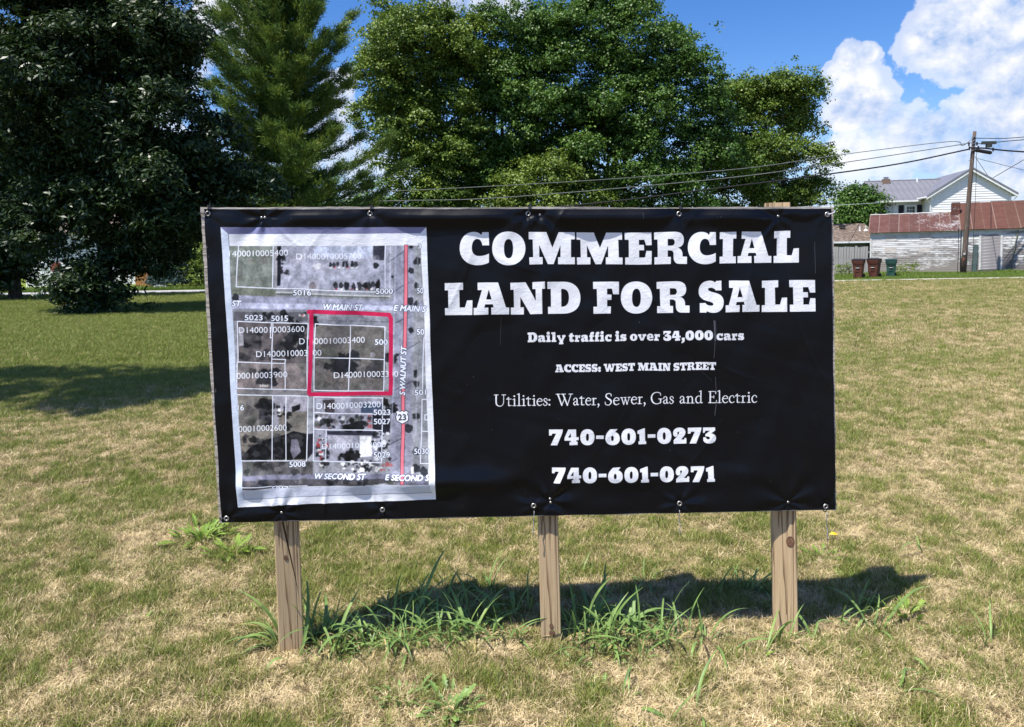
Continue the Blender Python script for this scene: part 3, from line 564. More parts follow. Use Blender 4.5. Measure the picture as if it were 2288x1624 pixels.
fill([L(752, 440), L(775, 440), L(777, 505), L(750, 505)], (230, 234, 248)); scatter(10, L, 710, 830, 420, 520, 10, 18, DK, .8); scatter(9, L, 830, 890, 480, 640, 12, 24, DK, .8)
fill([L(408, 905), L(480, 820), L(600, 750), L(830, 690), L(900, 660), L(1030, 690), L(1030, 930), L(408, 932)], (22, 24, 30))
scatter(50, L, 420, 1030, 700, 930, 15, 40, DK + [(44, 44, 54), (60, 62, 70)], .7); fill([L(880, 740), L(940, 740), L(975, 860), L(900, 930), L(870, 850)], (112, 112, 134)); fill([L(1035, 690), L(1100, 680), L(1095, 860), L(1040, 930)], (34, 34, 46))
scatter(60, L, 1110, 1750, 500, 640, 8, 26, DK + MD + [(215, 220, 240), (150, 70, 80)], .7); scatter(12, L, 1390, 1560, 540, 640, 20, 40, DK, .9); scatter(5, L, 1140, 1280, 555, 600, 20, 32, DK, .8)
fill([L(1665, 500), L(1830, 505), L(1828, 700), L(1665, 640)], (30, 32, 44)); scatter(26, L, 1130, 1240, 660, 940, 8, 24, DK + [(220, 225, 240), (150, 60, 70)], .85)
scatter(22, L, 1340, 1560, 850, 940, 14, 30, DK, .9); scatter(50, L, 1340, 1680, 940, 1050, 8, 20, DK + [(225, 228, 242), (120, 120, 140)], .8); scatter(30, L, 1660, 1830, 680, 930, 10, 24, DK + [(210, 215, 235)], .8)
scatter(14, L, 1700, 1850, 960, 1040, 8, 22, [(160, 80, 90), (225, 228, 240), (60, 60, 76)], .7); scatter(8, L, 1160, 1240, 940, 1000, 14, 26, DK + [(225, 228, 240)], .8)
scatter(40, L, 430, 1080, 960, 1075, 12, 40, MD + DK, .5); scatter(30, L, 440, 2100, 1125, 1160, 10, 34, DK + MD, .6); scatter(10, L, 1780, 1880, 370, 470, 18, 34, DK, .9)
for (x, y, r_) in ((2035, 330, 20), (2095, 470, 34), (2035, 560, 26), (2085, 700, 26), (2025, 850, 34), (2085, 880, 26), (1855, 620, 12), (2035, 1130, 26), (2085, 1540, 26), (350, 820, 34)): disc(*U(x, y), r_ * .232, r_ * .26, DK[0], .85, .25)
for (x, y, r_) in ((2080, 115, 26), (2085, 200, 30), (2078, 515, 34), (2010, 630, 36), (2080, 850, 34), (2085, 1010, 38), (2160, 1040, 40)): disc(*L(x, y), r_ * .232, r_ * .26, DK[0], .8, .25)
for (a, b, c, d) in ((1820, 480, 1985, 360), (1820, 800, 1960, 700), (1850, 1080, 1990, 1010), (1880, 1380, 2120, 1240)): stroke([U(a, b), U(c, d)], 1.6, (40, 44, 60), .7)
for (a, b, c, d) in ((1880, 260, 2060, 170), (1800, 800, 1960, 720), (1830, 960, 1900, 920)): stroke([L(a, b), L(c, d)], 1.6, (40, 44, 60), .7)
stroke([U(1840, 320), U(1830, 820)], 2.6, (190, 196, 222), .7); stroke([U(1888, 320), U(1860, 1565)], 3, (165, 172, 204), .7); stroke([U(2098, 320), U(2105, 1565)], 3, (120, 128, 140), .7)
stroke([L(1880, 0), L(1840, 700)], 3, (165, 172, 204), .6); stroke([L(2100, 0), L(2075, 700)], 3, (165, 170, 196), .6); stroke([L(2065, 600), L(2040, 1100)], 5, (150, 155, 180), .5)
stroke([U(740, 765), U(900, 772)], 3.6, (205, 210, 230), .8); stroke([U(1080, 782), U(1830, 808)], 3.2, (205, 210, 230), .8); fill([L(2040, 1000), L(2062, 990), L(2060, 1060), L(2040, 1060)], (225, 228, 242))
for k in range(6): stroke([U(1240 + k * 100, 1035 + k * 3), U(1320 + k * 100, 1040 + k * 3)], 2.6, (84, 84, 98), .6)
# soft mottling inside the aerial picture
def vnoise(h_, w_, cell):
    gy, gx = int(h_ / cell) + 3, int(w_ / cell) + 3
    g = rng.random((gy, gx)); yy, xx = np.mgrid[0:h_, 0:w_] / cell
    iy, ix = yy.astype(int), xx.astype(int); fy_, fx_ = yy - iy, xx - ix
    fy_ = fy_ * fy_ * (3 - 2 * fy_); fx_ = fx_ * fx_ * (3 - 2 * fx_)
    return (g[iy, ix] * (1 - fx_) + g[iy, ix + 1] * fx_) * (1 - fy_) + (g[iy + 1, ix] * (1 - fx_) + g[iy + 1, ix + 1] * fx_) * fy_
(ax0, ay0, ax1, ay1), am = cvA
sub = PR[ay0:ay1, ax0:ax1]
pad = np.pad(sub, ((2, 2), (2, 2), (0, 0)), mode='edge')
blur = sum(pad[2 + dy:2 + dy + sub.shape[0], 2 + dx:2 + dx + sub.shape[1]] for dy in (-2, -1, 0, 1, 2) for dx in (-2, -1, 0, 1, 2)) / 25
nz = 0.5 * vnoise(*sub.shape[:2], 26) + 0.3 * vnoise(*sub.shape[:2], 9) + 0.2 * vnoise(*sub.shape[:2], 4) - 0.5
blur = blur * np.array([1.03, 1.01, 0.93])
sub2 = np.clip(blur * (1 + nz[..., None] * 0.55) * 1.10 + nz[..., None] * 0.05, 0, 1)
PR_in = sub2
PR[:] = PR_before
PR[ay0:ay1, ax0:ax1] = PR[ay0:ay1, ax0:ax1] * (1 - am[..., None]) + PR_in * am[..., None]
# parcel lines
WL = (236, 240, 250)
for pl in ([U(372, 322), U(360, 712), U(1695, 765)], [U(712, 322), U(706, 718)], [U(1790, 318), U(1785, 730)], [U(1035, 1565), U(1045, 1068), U(365, 1045), U(372, 1440)],
           [L(365, 10), L(365, 242), L(1035, 262), L(1035, 110)], [U(705, 1060), L(695, 245)], [U(690, 1060), U(683, 1200), U(702, 1200)], [U(368, 1435), U(820, 1447), U(825, 1410), U(705, 1405)], [U(820, 1440), L(820, 250)],
           [U(365, 1440), L(362, 40)], [U(1115, 1068), U(1785, 1100), L(1770, 275), L(1100, 265), U(1115, 1068)], [U(1450, 1080), L(1435, 270)], [U(1110, 1390), U(1775, 1412)],
           [L(370, 303), L(1040, 322), L(1030, 948), L(405, 940)], [L(700, 312), L(695, 945)], [L(830, 318), L(828, 945)], [L(1098, 328), L(1762, 340), L(1750, 962), L(1095, 945), L(1098, 328)],
           [L(1105, 480), L(1670, 497)], [L(1105, 640), L(1755, 655)], [L(1217, 650), L(1215, 950)], [L(2150, 0), L(2145, 255)], [L(2185, 352), L(2140, 350), L(2125, 965), L(2205, 965)], [L(2140, 658), L(2195, 660)],
           [L(425, 1185), L(1040, 1183)], [U(2160, 1200), U(2145, 1565)], [L(2190, 500), L(2165, 500), L(2165, 548), L(2190, 548)]):
    stroke(pl, 2.1, WL)
stroke([U(1988, 320), U(1975, 1310)], 9.2, (60, 50, 66)); stroke([U(1988, 320), U(1975, 1310)], 7.0, (238, 128, 142))
stroke([L(1960, 250), L(1950, 1155)], 9.2, (60, 50, 66)); stroke([L(1960, 250), L(1950, 1155)], 7.0, (238, 128, 142))

# ---- plain sans lettering of the map, taken from Blender's own built-in face
_tc = {}
def sans(text):
    if text not in _tc:
        cu = bpy.data.curves.new('t', 'FONT'); cu.body = text; cu.size = 1.0; cu.resolution_u = 4
        ob = bpy.data.objects.new('t', cu); COL.objects.link(ob)
        bpy.context.view_layer.update()
        me = ob.evaluated_get(bpy.context.evaluated_depsgraph_get()).to_mesh()
        vs = np.array([v.co[:2] for v in me.vertices]); fs = [list(p.vertices) for p in me.polygons]
        ob.to_mesh_clear(); bpy.data.objects.remove(ob); bpy.data.curves.remove(cu)
        _tc[text] = (vs, fs)
    return _tc[text]
CAPH = float(sans('H')[0][:, 1].max())
def tri_cover(cs):
    return cover(cs)
def put_sans(text, p0, p1, cap, bold=0.0, ital=0.0, outline=None, col=(240, 244, 252), clipx=None, up=None):
    vs, fs = sans(text)
    xs0, xs1 = vs[:, 0].min(), vs[:, 0].max()
    a = np.array(p0, float); b = np.array(p1, float); e = (b - a); ln = np.linalg.norm(e); e /= ln
    n = np.array([e[1], -e[0]])
    P_ = a + np.outer((vs[:, 0] - xs0) / (xs1 - xs0) * ln, e) + np.outer(vs[:, 1] / CAPH * cap, n + e * ital)
    if clipx is not None: P_[:, 0] = np.minimum(P_[:, 0], clipx)
    Tt = tex(P_)
    cs = []
    for f in fs:
        c = Tt[f]; q = np.roll(c, -1, 0)
        if (c[:, 0] * q[:, 1] - q[:, 0] * c[:, 1]).sum() < 0: c = c[::-1]
        cs.append(c)
    cv = cover(cs)
    if cv is None: return
    (x0, y0, x1, y1), al = cv
    def grow(al_, r_):
        r_ = int(round(r_)); q_ = np.pad(al_, r_); out_ = np.zeros_like(q_)
        for dy in range(-r_, r_ + 1):
            for dx in range(-r_, r_ + 1):
                if dx * dx + dy * dy <= r_ * r_ + 0.5: out_ = np.maximum(out_, np.roll(np.roll(q_, dy, 0), dx, 1))
        return out_, r_
    if bold > 0:
        al, r_ = grow(al, bold); x0 -= r_; y0 -= r_; x1 += r_; y1 += r_
    if outline is not None:
        ao, r_ = grow(al, 2); lay(((x0 - r_, y0 - r_, x1 + r_, y1 + r_), ao), c8(*outline), None, .85)
    lay(((x0, y0, x1, y1), al), c8(*col))
OL = (38, 44, 66)
for t_, f_, a_, b_, h_ in (
    ('1400010005400', U, (287, 424), (855, 412), 56), ('D1400010005700', U, (935, 452), (1560, 444), 56), ('D1400010003600', U, (378, 1158), (1010, 1145), 56),
    ('D1400010003400', U, (960, 1264), (1588, 1252), 56), ('D1400010003500', U, (548, 1386), (1178, 1370), 56), ('00010003900', L, (365, 152), (842, 136), 56),
    ('D1400010003300', L, (1290, 146), (1912, 132), 56), ('D1400010003200', L, (1125, 446), (1742, 430), 56), ('00010002600', L, (382, 662), (838, 650), 56),
    ('D1400010003000', L, (1180, 830), (1790, 812), 50)):
    put_sans(t_, f_(*a_), f_(*b_), h_ * .232)
for t_, f_, a_, b_, h_ in (
    ('5016', U, (907, 797), (1075, 797), 50), ('5000', U, (1698, 783), (1858, 783), 50), ('5023', U, (437, 1033), (605, 1033), 50), ('5015', U, (690, 1040), (850, 1040), 50),
    ('500', U, (1690, 1270), (1808, 1270), 50), ('50', U, (2092, 779), (2152, 779), 50), ('50', U, (2090, 1172), (2160, 1172), 50), ('16', L, (372, 452), (432, 452), 50),
    ('5023', L, (1675, 505), (1835, 503), 50), ('5027', L, (1677, 594), (1835, 592), 50), ('5029', L, (1673, 913), (1832, 911), 50), ('5008', L, (862, 1005), (1020, 1000), 50),
    ('501', L, (2070, 312), (2180, 306), 50), ('5030', L, (2067, 876), (2203, 872), 50), ('3', U, (2105, 345), (2130, 345), 40)):
    put_sans(t_, f_(*a_), f_(*b_), h_ * .232, 1, 0, OL)
for t_, f_, a_, b_, h_ in (
    ('ST', U, (315, 898), (396, 900), 52), ('W MAIN ST', U, (1180, 930), (1560, 940), 54), ('E MAIN S', U, (1866, 945), (2168, 957), 54), ('W SECOND ST', L, (1100, 1115), (1590, 1115), 50),
    ('E SECOND S', L, (1785, 1124), (2205, 1118), 50), ('S WALNUT ST', None, (446.9 + 1976 * .23195, 810 + 312 * .23195), (446.9 + 1990 * .23195, 474.9 + 1292 * .23195), 50)):
    a_, b_ = (f_(*a_), f_(*b_)) if f_ else (a_, b_)
    put_sans(t_, a_, b_, h_ * .232, 2, 0.22, (24, 34, 70))
# half cut house number under the picture
put_sans('5017', L(700, 1232), L(860, 1230), 46 * .232, 1, 0, OL)
fill([(546.8, 1092.6), (688, 1086.6), (960, 1079.6), (965.3, 1097.2), (549, 1112.4)], (206, 212, 226), wh=1.0)
# hand drawn red outline
for pl in ([U(1052, 955), U(1100, 952), U(1500, 965), U(1825, 985), U(1842, 1020), U(1838, 1565), L(1842, 150), L(1838, 296), L(1500, 296), L(1060, 304), L(1052, 290), L(1066, 100), U(1076, 1300), U(1078, 965)],):
    stroke(pl, 9.0, (206, 40, 86))
    for p in pl[:-1]: disc(p[0], p[1], 4.5, 4.5, (206, 40, 86))
# route shield
sx, sy = L(1948, 525)
SH = np.array([(-13.5, -12.5), (-9, -14.5), (-4.5, -12), (0, -14.5), (4.5, -12), (9, -14.5), (13.5, -12.5), (11.5, -7), (14.2, 0), (12.5, 8), (5, 12.5), (0, 15), (-5, 12.5), (-12.5, 8), (-14.2, 0), (-11.5, -7)])
fill(SH * 1.08 + (sx, sy), (24, 26, 40)); fill(SH * 0.97 + (sx, sy), (244, 246, 252))
put_sans('23', (sx - 8.5, sy + 7.2), (sx + 8.5, sy + 6.6), 13.0, 1, 0, None, (24, 26, 40))
# scratches and small wear marks on the vinyl
for pl, w_ in (([(1594, 716), (1596, 760)], 2.2), ([(1597, 716), (1598, 760)], 1.2), ([(1596, 760), (1594, 800)], 1.0), ([(1598, 842), (1600, 880)], .9), ([(1600, 900), (1597, 928)], 1.2),
               ([(1820, 540), (1822, 610)], .8), ([(1120, 706), (1117, 770)], .5), ([(1566, 830), (1590, 850)], .4), ([(462, 548), (464, 553), (461, 556)], 1.4), ([(466, 571), (466, 575)], 1), ([(484, 868), (484, 876)], 1.2), ([(1434, 475), (1436, 490)], .6)):
    stroke(pl, w_, (150, 152, 160), .6)
for _ in range(70):
    x, y = rng.uniform(470, 1850), rng.uniform(480, 1130); disc(x, y, rng.uniform(.3, .9), rng.uniform(.3, .9), (150, 152, 160), .7)

img = bpy.data.images.new('banner_print', TX, TY, alpha=True)
buf = np.ones((TY, TX, 4), np.float32); buf[..., :3] = PR[::-1]; buf[..., 3] = 1.0
img.pixels.foreach_set(buf.ravel()); img.update(); img.pack()
img2 = bpy.data.images.new('banner_ink', TX // 2, TY // 2)
img2.colorspace_settings.name = 'Non-Color'
b2 = np.ones((TY // 2, TX // 2, 4), np.float32); b2[..., :3] = WH[::2, ::2][::-1][..., None]
img2.pixels.foreach_set(b2.ravel()); img2.update(); img2.pack()

# ---- materials of the sign
m_ban, t, p, _o = new_mat('printed_vinyl')
ti = t.add('ShaderNodeTexImage'); ti.image = img; ti.interpolation = 'Cubic'
tw = t.add('ShaderNodeTexImage'); tw.image = img2
tc = t.add('ShaderNodeTexCoord')
dirt = t.ramp(t.noise(t.vmath('MULTIPLY', tc.outputs['UV'], (9, 4, 1)), 1.0, 6, 0.6), 0.5, 0.85, 0.0, 0.012)
t.l.new(t.mix(dirt, ti.outputs[0], (0.30, 0.29, 0.27)), p.inputs['Base Color'])
p.inputs['Roughness'].default_value = 0.42
t.l.new(t.ramp(t.noise(t.vmath('MULTIPLY', tc.outputs['UV'], (14, 8, 1)), 1.0, 4), 0.3, 0.7, 0.26, 0.36), p.inputs['Roughness'])
p.inputs['Specular IOR Level'].default_value = 0.20
cr = t.noise(t.vmath('MULTIPLY', tc.outputs['UV'], (95, 78, 1)), 1.0, 6, 0.62, 0.9)
cr2 = t.noise(t.vmath('MULTIPLY', tc.outputs['UV'], (20, 16, 1)), 1.0, 3, 0.5, 0.4)
bp = t.add('ShaderNodeBump'); bp.inputs['Distance'].default_value = 0.0022
t.l.new(t.math('MULTIPLY_ADD', tw.outputs[0], 0.62, 0.05), bp.inputs['Strength'])
t.l.new(t.math('ADD', cr, t.math('MULTIPLY', cr2, 0.7)), bp.inputs['Height'])
t.l.new(bp.outputs[0], p.inputs['Normal'])

def wood_mat(name, base, dark, light, zscale=0.9, xs=24.0, rough=0.8):
    m, t, p, _ = new_mat(name)
    tc = t.add('ShaderNodeTexCoord')
    warp = t.noise(t.vmath('MULTIPLY', tc.outputs['Object'], (3, 3, 0.7)), 1.0, 2, 0.5, 0, 1)
    co = t.vmath('ADD', tc.outputs['Object'], t.vmath('SCALE', t.vmath('SUBTRACT', warp, (.5, .5, .5)), sc=0.022))
    rings = t.noise(t.vmath('MULTIPLY', co, (xs, xs, zscale * 0.35)), 1.0, 2, 0.5)
    band = t.math('FRACT', t.math('MULTIPLY', rings, 9.0))
    line = t.ramp(band, 0.60, 0.97, 0.0, 1.0)
    line = t.math('MULTIPLY', line, t.ramp(band, 1.0, 0.97, 0, 1))
    fine = t.noise(t.vmath('MULTIPLY', tc.outputs['Object'], (260, 260, 6)), 1.0, 4, 0.6)
    col = t.mix(t.ramp(fine, 0.3, 0.7), base, light)
    col = t.mix(t.math('MULTIPLY', line, 0.78), col, dark)
    blot = t.noise(t.vmath('MULTIPLY', tc.outputs['Object'], (7, 7, 2.2)), 1.0, 4, 0.6)
    col = t.mix(t.ramp(blot, 0.5, 0.75, 0, 0.35), col, (0.27, 0.225, 0.16))
    t.l.new(col, p.inputs['Base Color']); p.inputs['Roughness'].default_value = rough; p.inputs['Specular IOR Level'].default_value = 0.2
    b = t.add('ShaderNodeBump'); b.inputs['Strength'].default_value = 0.5; b.inputs['Distance'].default_value = 0.002
    t.l.new(t.math('SUBTRACT', fine, line), b.inputs['Height']); t.l.new(b.outputs[0], p.inputs['Normal'])
    return m
m_post = wood_mat('weathered_pine', (0.43, 0.305, 0.175), (0.095, 0.048, 0.024), (0.53, 0.395, 0.24))
m_ply = noise_mat('weathered_plywood', (0.50, 0.455, 0.40), (0.22, 0.19, 0.165), (4, 4, 90), 0.9, bump=0.6, bscale=(30, 30, 260), bdist=0.004, c3=(0.50, 0.47, 0.43), s3=0.6)
m_metal = noise_mat('grommet_metal', (0.55, 0.54, 0.52), (0.34, 0.32, 0.30), (60, 60, 60), 0.35, metal=0.85)
m_hole = noise_mat('dark_hole', (0.012, 0.012, 0.012), (0.02, 0.02, 0.02), rough=0.9)
m_tie = noise_mat('black_nylon', (0.018, 0.018, 0.020), (0.03, 0.03, 0.032), (30, 30, 30), 0.5)
m_wtie = noise_mat('white_nylon', (0.62, 0.63, 0.66), (0.5, 0.5, 0.52), (30, 30, 30), 0.4)
m_cord = noise_mat('grey_twine', (0.30, 0.30, 0.31), (0.16, 0.16, 0.17), (300, 300, 90), 0.9)

sign = empty('sale_sign', (0.06, 2.88, 0), 0, 'large black commercial land for sale sign board with map standing on three wooden posts', 'sign')
SO = Vector((0.06, 2.88, 0))

# plywood board
c4 = [to_board(np.array([x]), np.array([y])) for x, y in ((447.5, 462.5), (1862, 462.5), (1868.5, 1139), (490, 1168))]
c4 = [(float(a[0][0]), float(a[1][0])) for a in c4]
mb = MB()
nseg = 48
def lerp2(a, b, t_): return (a[0] + (b[0] - a[0]) * t_, a[1] + (b[1] - a[1]) * t_)
rg = random.Random(3)
ring = []
for k in range(4):
    a, b = c4[k], c4[(k + 1) % 4]; n_ = 40 if k % 2 == 0 else 56
    for i in range(n_):
        u_, v_ = lerp2(a, b, i / n_)
        j = rg.uniform(-1, 1) * (0.0012 if k == 0 else 0.0016)
        if k == 0: v_ += j + 0.0015 * math.sin(i * .5)
        elif k == 2: v_ += j
        else: u_ += j
        ring.append((u_, v_))
fr = [board_pt(u_, v_, 0) - SO for u_, v_ in ring]; bk = [board_pt(u_, v_, -0.019) - SO for u_, v_ in ring]
nn = len(ring)
mb.v = [tuple(q) for q in fr + bk]
mb.f = [tuple(range(nn))[::-1], tuple(range(nn, 2 * nn))] + [(i, (i + 1) % nn, nn + (i + 1) % nn, nn + i) for i in range(nn)]
mb.m = [0] * len(mb.f)
mb.build('plywood_board', m_ply, sign)

# grommets and screws pin the vinyl down
GT = [(465, 477), (827, 477), (1180, 477), (1517, 478), (1848, 479)]
GB = [(508, 1156), (855, 1138), (1192, 1128), (1517, 1123), (1843, 1130)]
SC = [(585, 486), (592.5, 486), (1206, 480), (1738, 483), (630, 1144), (1229, 1114), (1230, 1121), (1760, 1121)]
def tb(pt):
    a, b = to_board(np.array([pt[0]]), np.array([pt[1]])); return float(a[0]), float(b[0])
pins = [tb(q) for q in GT + GB + SC]
bc = [tb(q) for q in ((456.5, 467), (1856.5, 466), (1865, 1137.5), (497.5, 1165.5))]
NX, NY = 500, 264
S_, T_ = np.meshgrid(np.linspace(0, 1, NX + 1), np.linspace(0, 1, NY + 1))
bu = (bc[0][0] * (1 - S_) + bc[1][0] * S_) * (1 - T_) + (bc[3][0] * (1 - S_) + bc[2][0] * S_) * T_
bv = (bc[0][1] * (1 - S_) + bc[1][1] * S_) * (1 - T_) + (bc[3][1] * (1 - S_) + bc[2][1] * S_) * T_
# hems sag a little between the pins
gxs = [tb(q)[0] for q in GT]
def smooth_rand(seed, cu, cv_, su, sv, ang=0.0):
    r_ = np.random.default_rng(seed); g = r_.uniform(-1, 1, (60, 60))
    x = (cu * math.cos(ang) + cv_ * math.sin(ang)) / su + 20; y = (-cu * math.sin(ang) + cv_ * math.cos(ang)) / sv + 20
    x = np.clip(x, 0, 57); y = np.clip(y, 0, 57)
    ix = x.astype(int); iy = y.astype(int); fx_ = x - ix; fy_ = y - iy
    fx_ = fx_ * fx_ * (3 - 2 * fx_); fy_ = fy_ * fy_ * (3 - 2 * fy_)
    return (g[iy, ix] * (1 - fx_) + g[iy, ix + 1] * fx_) * (1 - fy_) + (g[iy + 1, ix] * (1 - fx_) + g[iy + 1, ix + 1] * fx_) * fy_
vt = bv - (bc[0][1] * (1 - S_) + bc[1][1] * S_)          # distance below the top hem
vb = (bc[3][1] * (1 - S_) + bc[2][1] * S_) - bv          # distance above the bottom hem
hh = np.full_like(bu, 0.0045)
# top hem bulges forward in scallops between the fastenings, and hangs back under the bulge
sc_top = np.ones_like(bu); 
for (gu, gv) in [tb(q) for q in GT + SC[:4]]:
    sc_top *= 1 - 0.93 * np.exp(-((bu - gu) / 0.085) ** 2)
sc_top *= np.clip((bu - 0.02) / 0.2, 0.0, 1) * (0.75 + 0.35 * smooth_rand(5, bu, bv, 0.3, 5))
hh += 0.0225 * sc_top * np.exp(-((vt - 0.034) / 0.027) ** 2)
hh -= 0.0015 * sc_top * np.exp(-((vt - 0.115) / 0.04) ** 2)
# lower bulge with deep puckers at the bottom fastenings
sc_bot = np.ones_like(bu)
for (gu, gv) in [tb(q) for q in (GB + SC[4:])] + [tb((700, 1140)), tb((740, 1140))]:
    sc_bot *= 1 - 0.85 * np.exp(-((bu - gu) / 0.07) ** 2)
left = 1 / (1 + np.exp((bu - 1.05) / 0.12))
hh += (0.017 * left + 0.0045) * sc_bot * np.exp(-((vb - 0.145) / 0.040) ** 2)
hh += 0.004 * np.exp(-((vb - 0.03) / 0.03) ** 2) * (0.4 + 0.6 * smooth_rand(9, bu, bv, 0.09, 9))
# side bulge along the left of the map
hh += 0.004 * np.exp(-((bu - 0.10 - 0.05 * bv) / 0.03) ** 2) * (0.6 + 0.6 * smooth_rand(2, bu, bv, 9, 0.22))
# long soft folds
hh += 0.0062 * smooth_rand(11, bu, bv, 0.42, 0.24, 0.5) + 0.0040 * smooth_rand(12, bu, bv, 0.20, 0.11, -0.9) + 0.0025 * smooth_rand(13, bu, bv, 0.07, 0.25, 0.45) + 0.0010 * smooth_rand(14, bu, bv, 0.05, 0.09, 0.7) + 0.0005 * smooth_rand(15, bu, bv, 0.022, 0.035, 0.3)
# stress wrinkles fanning out from each fastening
for k, (gu, gv) in enumerate(pins):
    du, dv = bu - gu, bv - gv; dd = np.hypot(du, dv) + 1e-6; an = np.arctan2(dv, du)
    amp = (0.0070 if k >= 10 else 0.0052)
    hh += amp * np.sin(an * (5 + k % 3) + k * 1.7) * (dd / 0.05) * np.exp(-dd / 0.055) * 0.9
    hh *= 1 - 0.9 * np.exp(-(dd / 0.020) ** 2)
# one sharp crease running down from the screw over the right post
gu, gv = pins[13]
cr_d = np.abs((bu - gu) * 0.82 + (bv - gv) * 0.57); along = -(bu - gu) * 0.57 + (bv - gv) * 0.82
hh += 0.007 * np.exp(-(cr_d / 0.011) ** 2) * np.exp(-((along - 0.05) / 0.05) ** 2)
crr = np.random.default_rng(44)
for (cx0, cy0, ang, ln_, am_) in [(float(crr.uniform(.15, 2.35)), float(crr.uniform(.12, 1.12)), float(crr.normal(1.1, .5)) * (1 if crr.random() < .7 else -1), float(crr.uniform(.06, .22)), float(crr.uniform(.0010, .0026))) for _ in range(46)] + \
        [(.33, 1.165, 1.35, .05, .006), (.43, 1.16, 1.7, .05, .007), (.23, 1.16, 1.9, .04, .004), (.50, 1.17, 1.3, .04, .004), (.62, 1.16, 1.6, .05, .003), (1.30, .06, 1.0, .06, .004), (1.36, .07, 2.1, .07, .004), (.30, .09, .8, .09, .004), (.22, .08, 2.2, .06, .003), (1.88, .07, 2.2, .07, .003)]:
    a_ = (bu - cx0) * math.cos(ang) + (bv - cy0) * math.sin(ang); b_ = -(bu - cx0) * math.sin(ang) + (bv - cy0) * math.cos(ang) + 0.6 * a_ ** 2
    hh += am_ * np.exp(-(a_ / ln_) ** 2) * np.exp(-np.abs(b_) / 0.0085)
hh = np.maximum(hh, 0.0012)
edge_u = 0.0012 * smooth_rand(21, bu, bv, 0.05, 0.11); 
bw_u = bu + edge_u; bw_v = bv + 0.0015 * smooth_rand(22, bu, bv, 0.12, 0.3) + np.where(vt < 0.02, 0.002 * sc_top, 0)
P0 = np.array(B_O - SO); bx_ = np.array(B_X); bn_ = np.array(B_N)
co = P0[None, None] + bw_u[..., None] * bx_ + hh[..., None] * bn_; co[..., 2] -= bw_v
co = co.reshape(-1, 3)
ii = np.arange((NX + 1) * (NY + 1)).reshape(NY + 1, NX + 1)
qd = np.stack([ii[:-1, :-1], ii[1:, :-1], ii[1:, 1:], ii[:-1, 1:]], -1).reshape(-1)
me = np_mesh('banner', co, 4, qd, True)
uvl = me.uv_layers.new(name='UVMap')
uu = np.stack([(bu + TOFF[0]) * TS / TX, 1 - (bv + TOFF[1]) * TS / TY], -1).reshape(-1, 2)
uvl.data.foreach_set('uv', uu[qd].astype(np.float32).ravel())
me.materials.append(m_ban)
banner = link('banner', me, None, sign)

def ban_h(u_, v_):
    i = int(np.argmin(np.abs(bu[0] - u_))); j = int(np.argmin(np.abs(bv[:, i] - v_))); return float(hh[j, i])
# grommets (a metal ring with its hole), screws, ties
def ring_mesh(ro, ri, th, n=20):
    m_ = MB()
    prof = [(ro, 0.0), (ro * 0.93, th * .8), ((ro + ri) / 2, th), (ri * 1.05, th * .7), (ri, 0.0)]
    for k in range(n):
        for r_, z in prof:
            a = 2 * math.pi * k / n; m_.v.append((r_ * math.cos(a), -z, r_ * math.sin(a)))
    q = len(prof)
    for k in range(n):
        for j in range(q - 1):
            a, b = k * q + j, ((k + 1) % n) * q + j
            m_.f.append((a, b, b + 1, a + 1)); m_.m.append(0)
    return m_.mesh('grommet', True)
gm = ring_mesh(0.0105, 0.0052, 0.0028); gm.materials.append(m_metal)
hm = MB(); hm.v = [(0.0056 * math.cos(2 * math.pi * k / 14), -0.0006, 0.0056 * math.sin(2 * math.pi * k / 14)) for k in range(14)]; hm.f = [tuple(range(14))]; hm.m = [0]
holem = hm.mesh('hole'); holem.materials.append(m_hole)
brz = math.atan2(B_X.y, B_X.x)
for k, g in enumerate(GT + GB):
    u_, v_ = tb(g); pos = board_pt(u_, v_, ban_h(u_, v_) + 0.0012) - SO
    go = link('grommet', gm, None, sign, pos, (0, 0, brz))
    link('eyelet_hole', holem, None, go)
sm = MB()
for z, r_ in ((0.0, 0.0052), (0.0016, 0.0048), (0.0026, 0.003)):
    sm.v += [(r_ * math.cos(2 * math.pi * q / 10), -z, r_ * math.sin(2 * math.pi * q / 10)) for q in range(10)]
for a in range(2): sm.f += [(a * 10 + q, a * 10 + (q + 1) % 10, a * 10 + 10 + (q + 1) % 10, a * 10 + 10 + q) for q in range(10)]
sm.f.append(tuple(range(20, 30))); sm.m = [0] * len(sm.f)
screw_me = sm.mesh('screw', True); screw_me.materials.append(m_metal)
for g in SC:
    u_, v_ = tb(g); link('screw', screw_me, None, sign, board_pt(u_, v_, ban_h(u_, v_) + 0.001) - SO, (0, 0, brz))
def tie(path_, rad, mat, name='cable_tie', n=6):
    m_ = MB(); m_.tube(path_, rad, n); return m_.build(name, mat, sign, True)
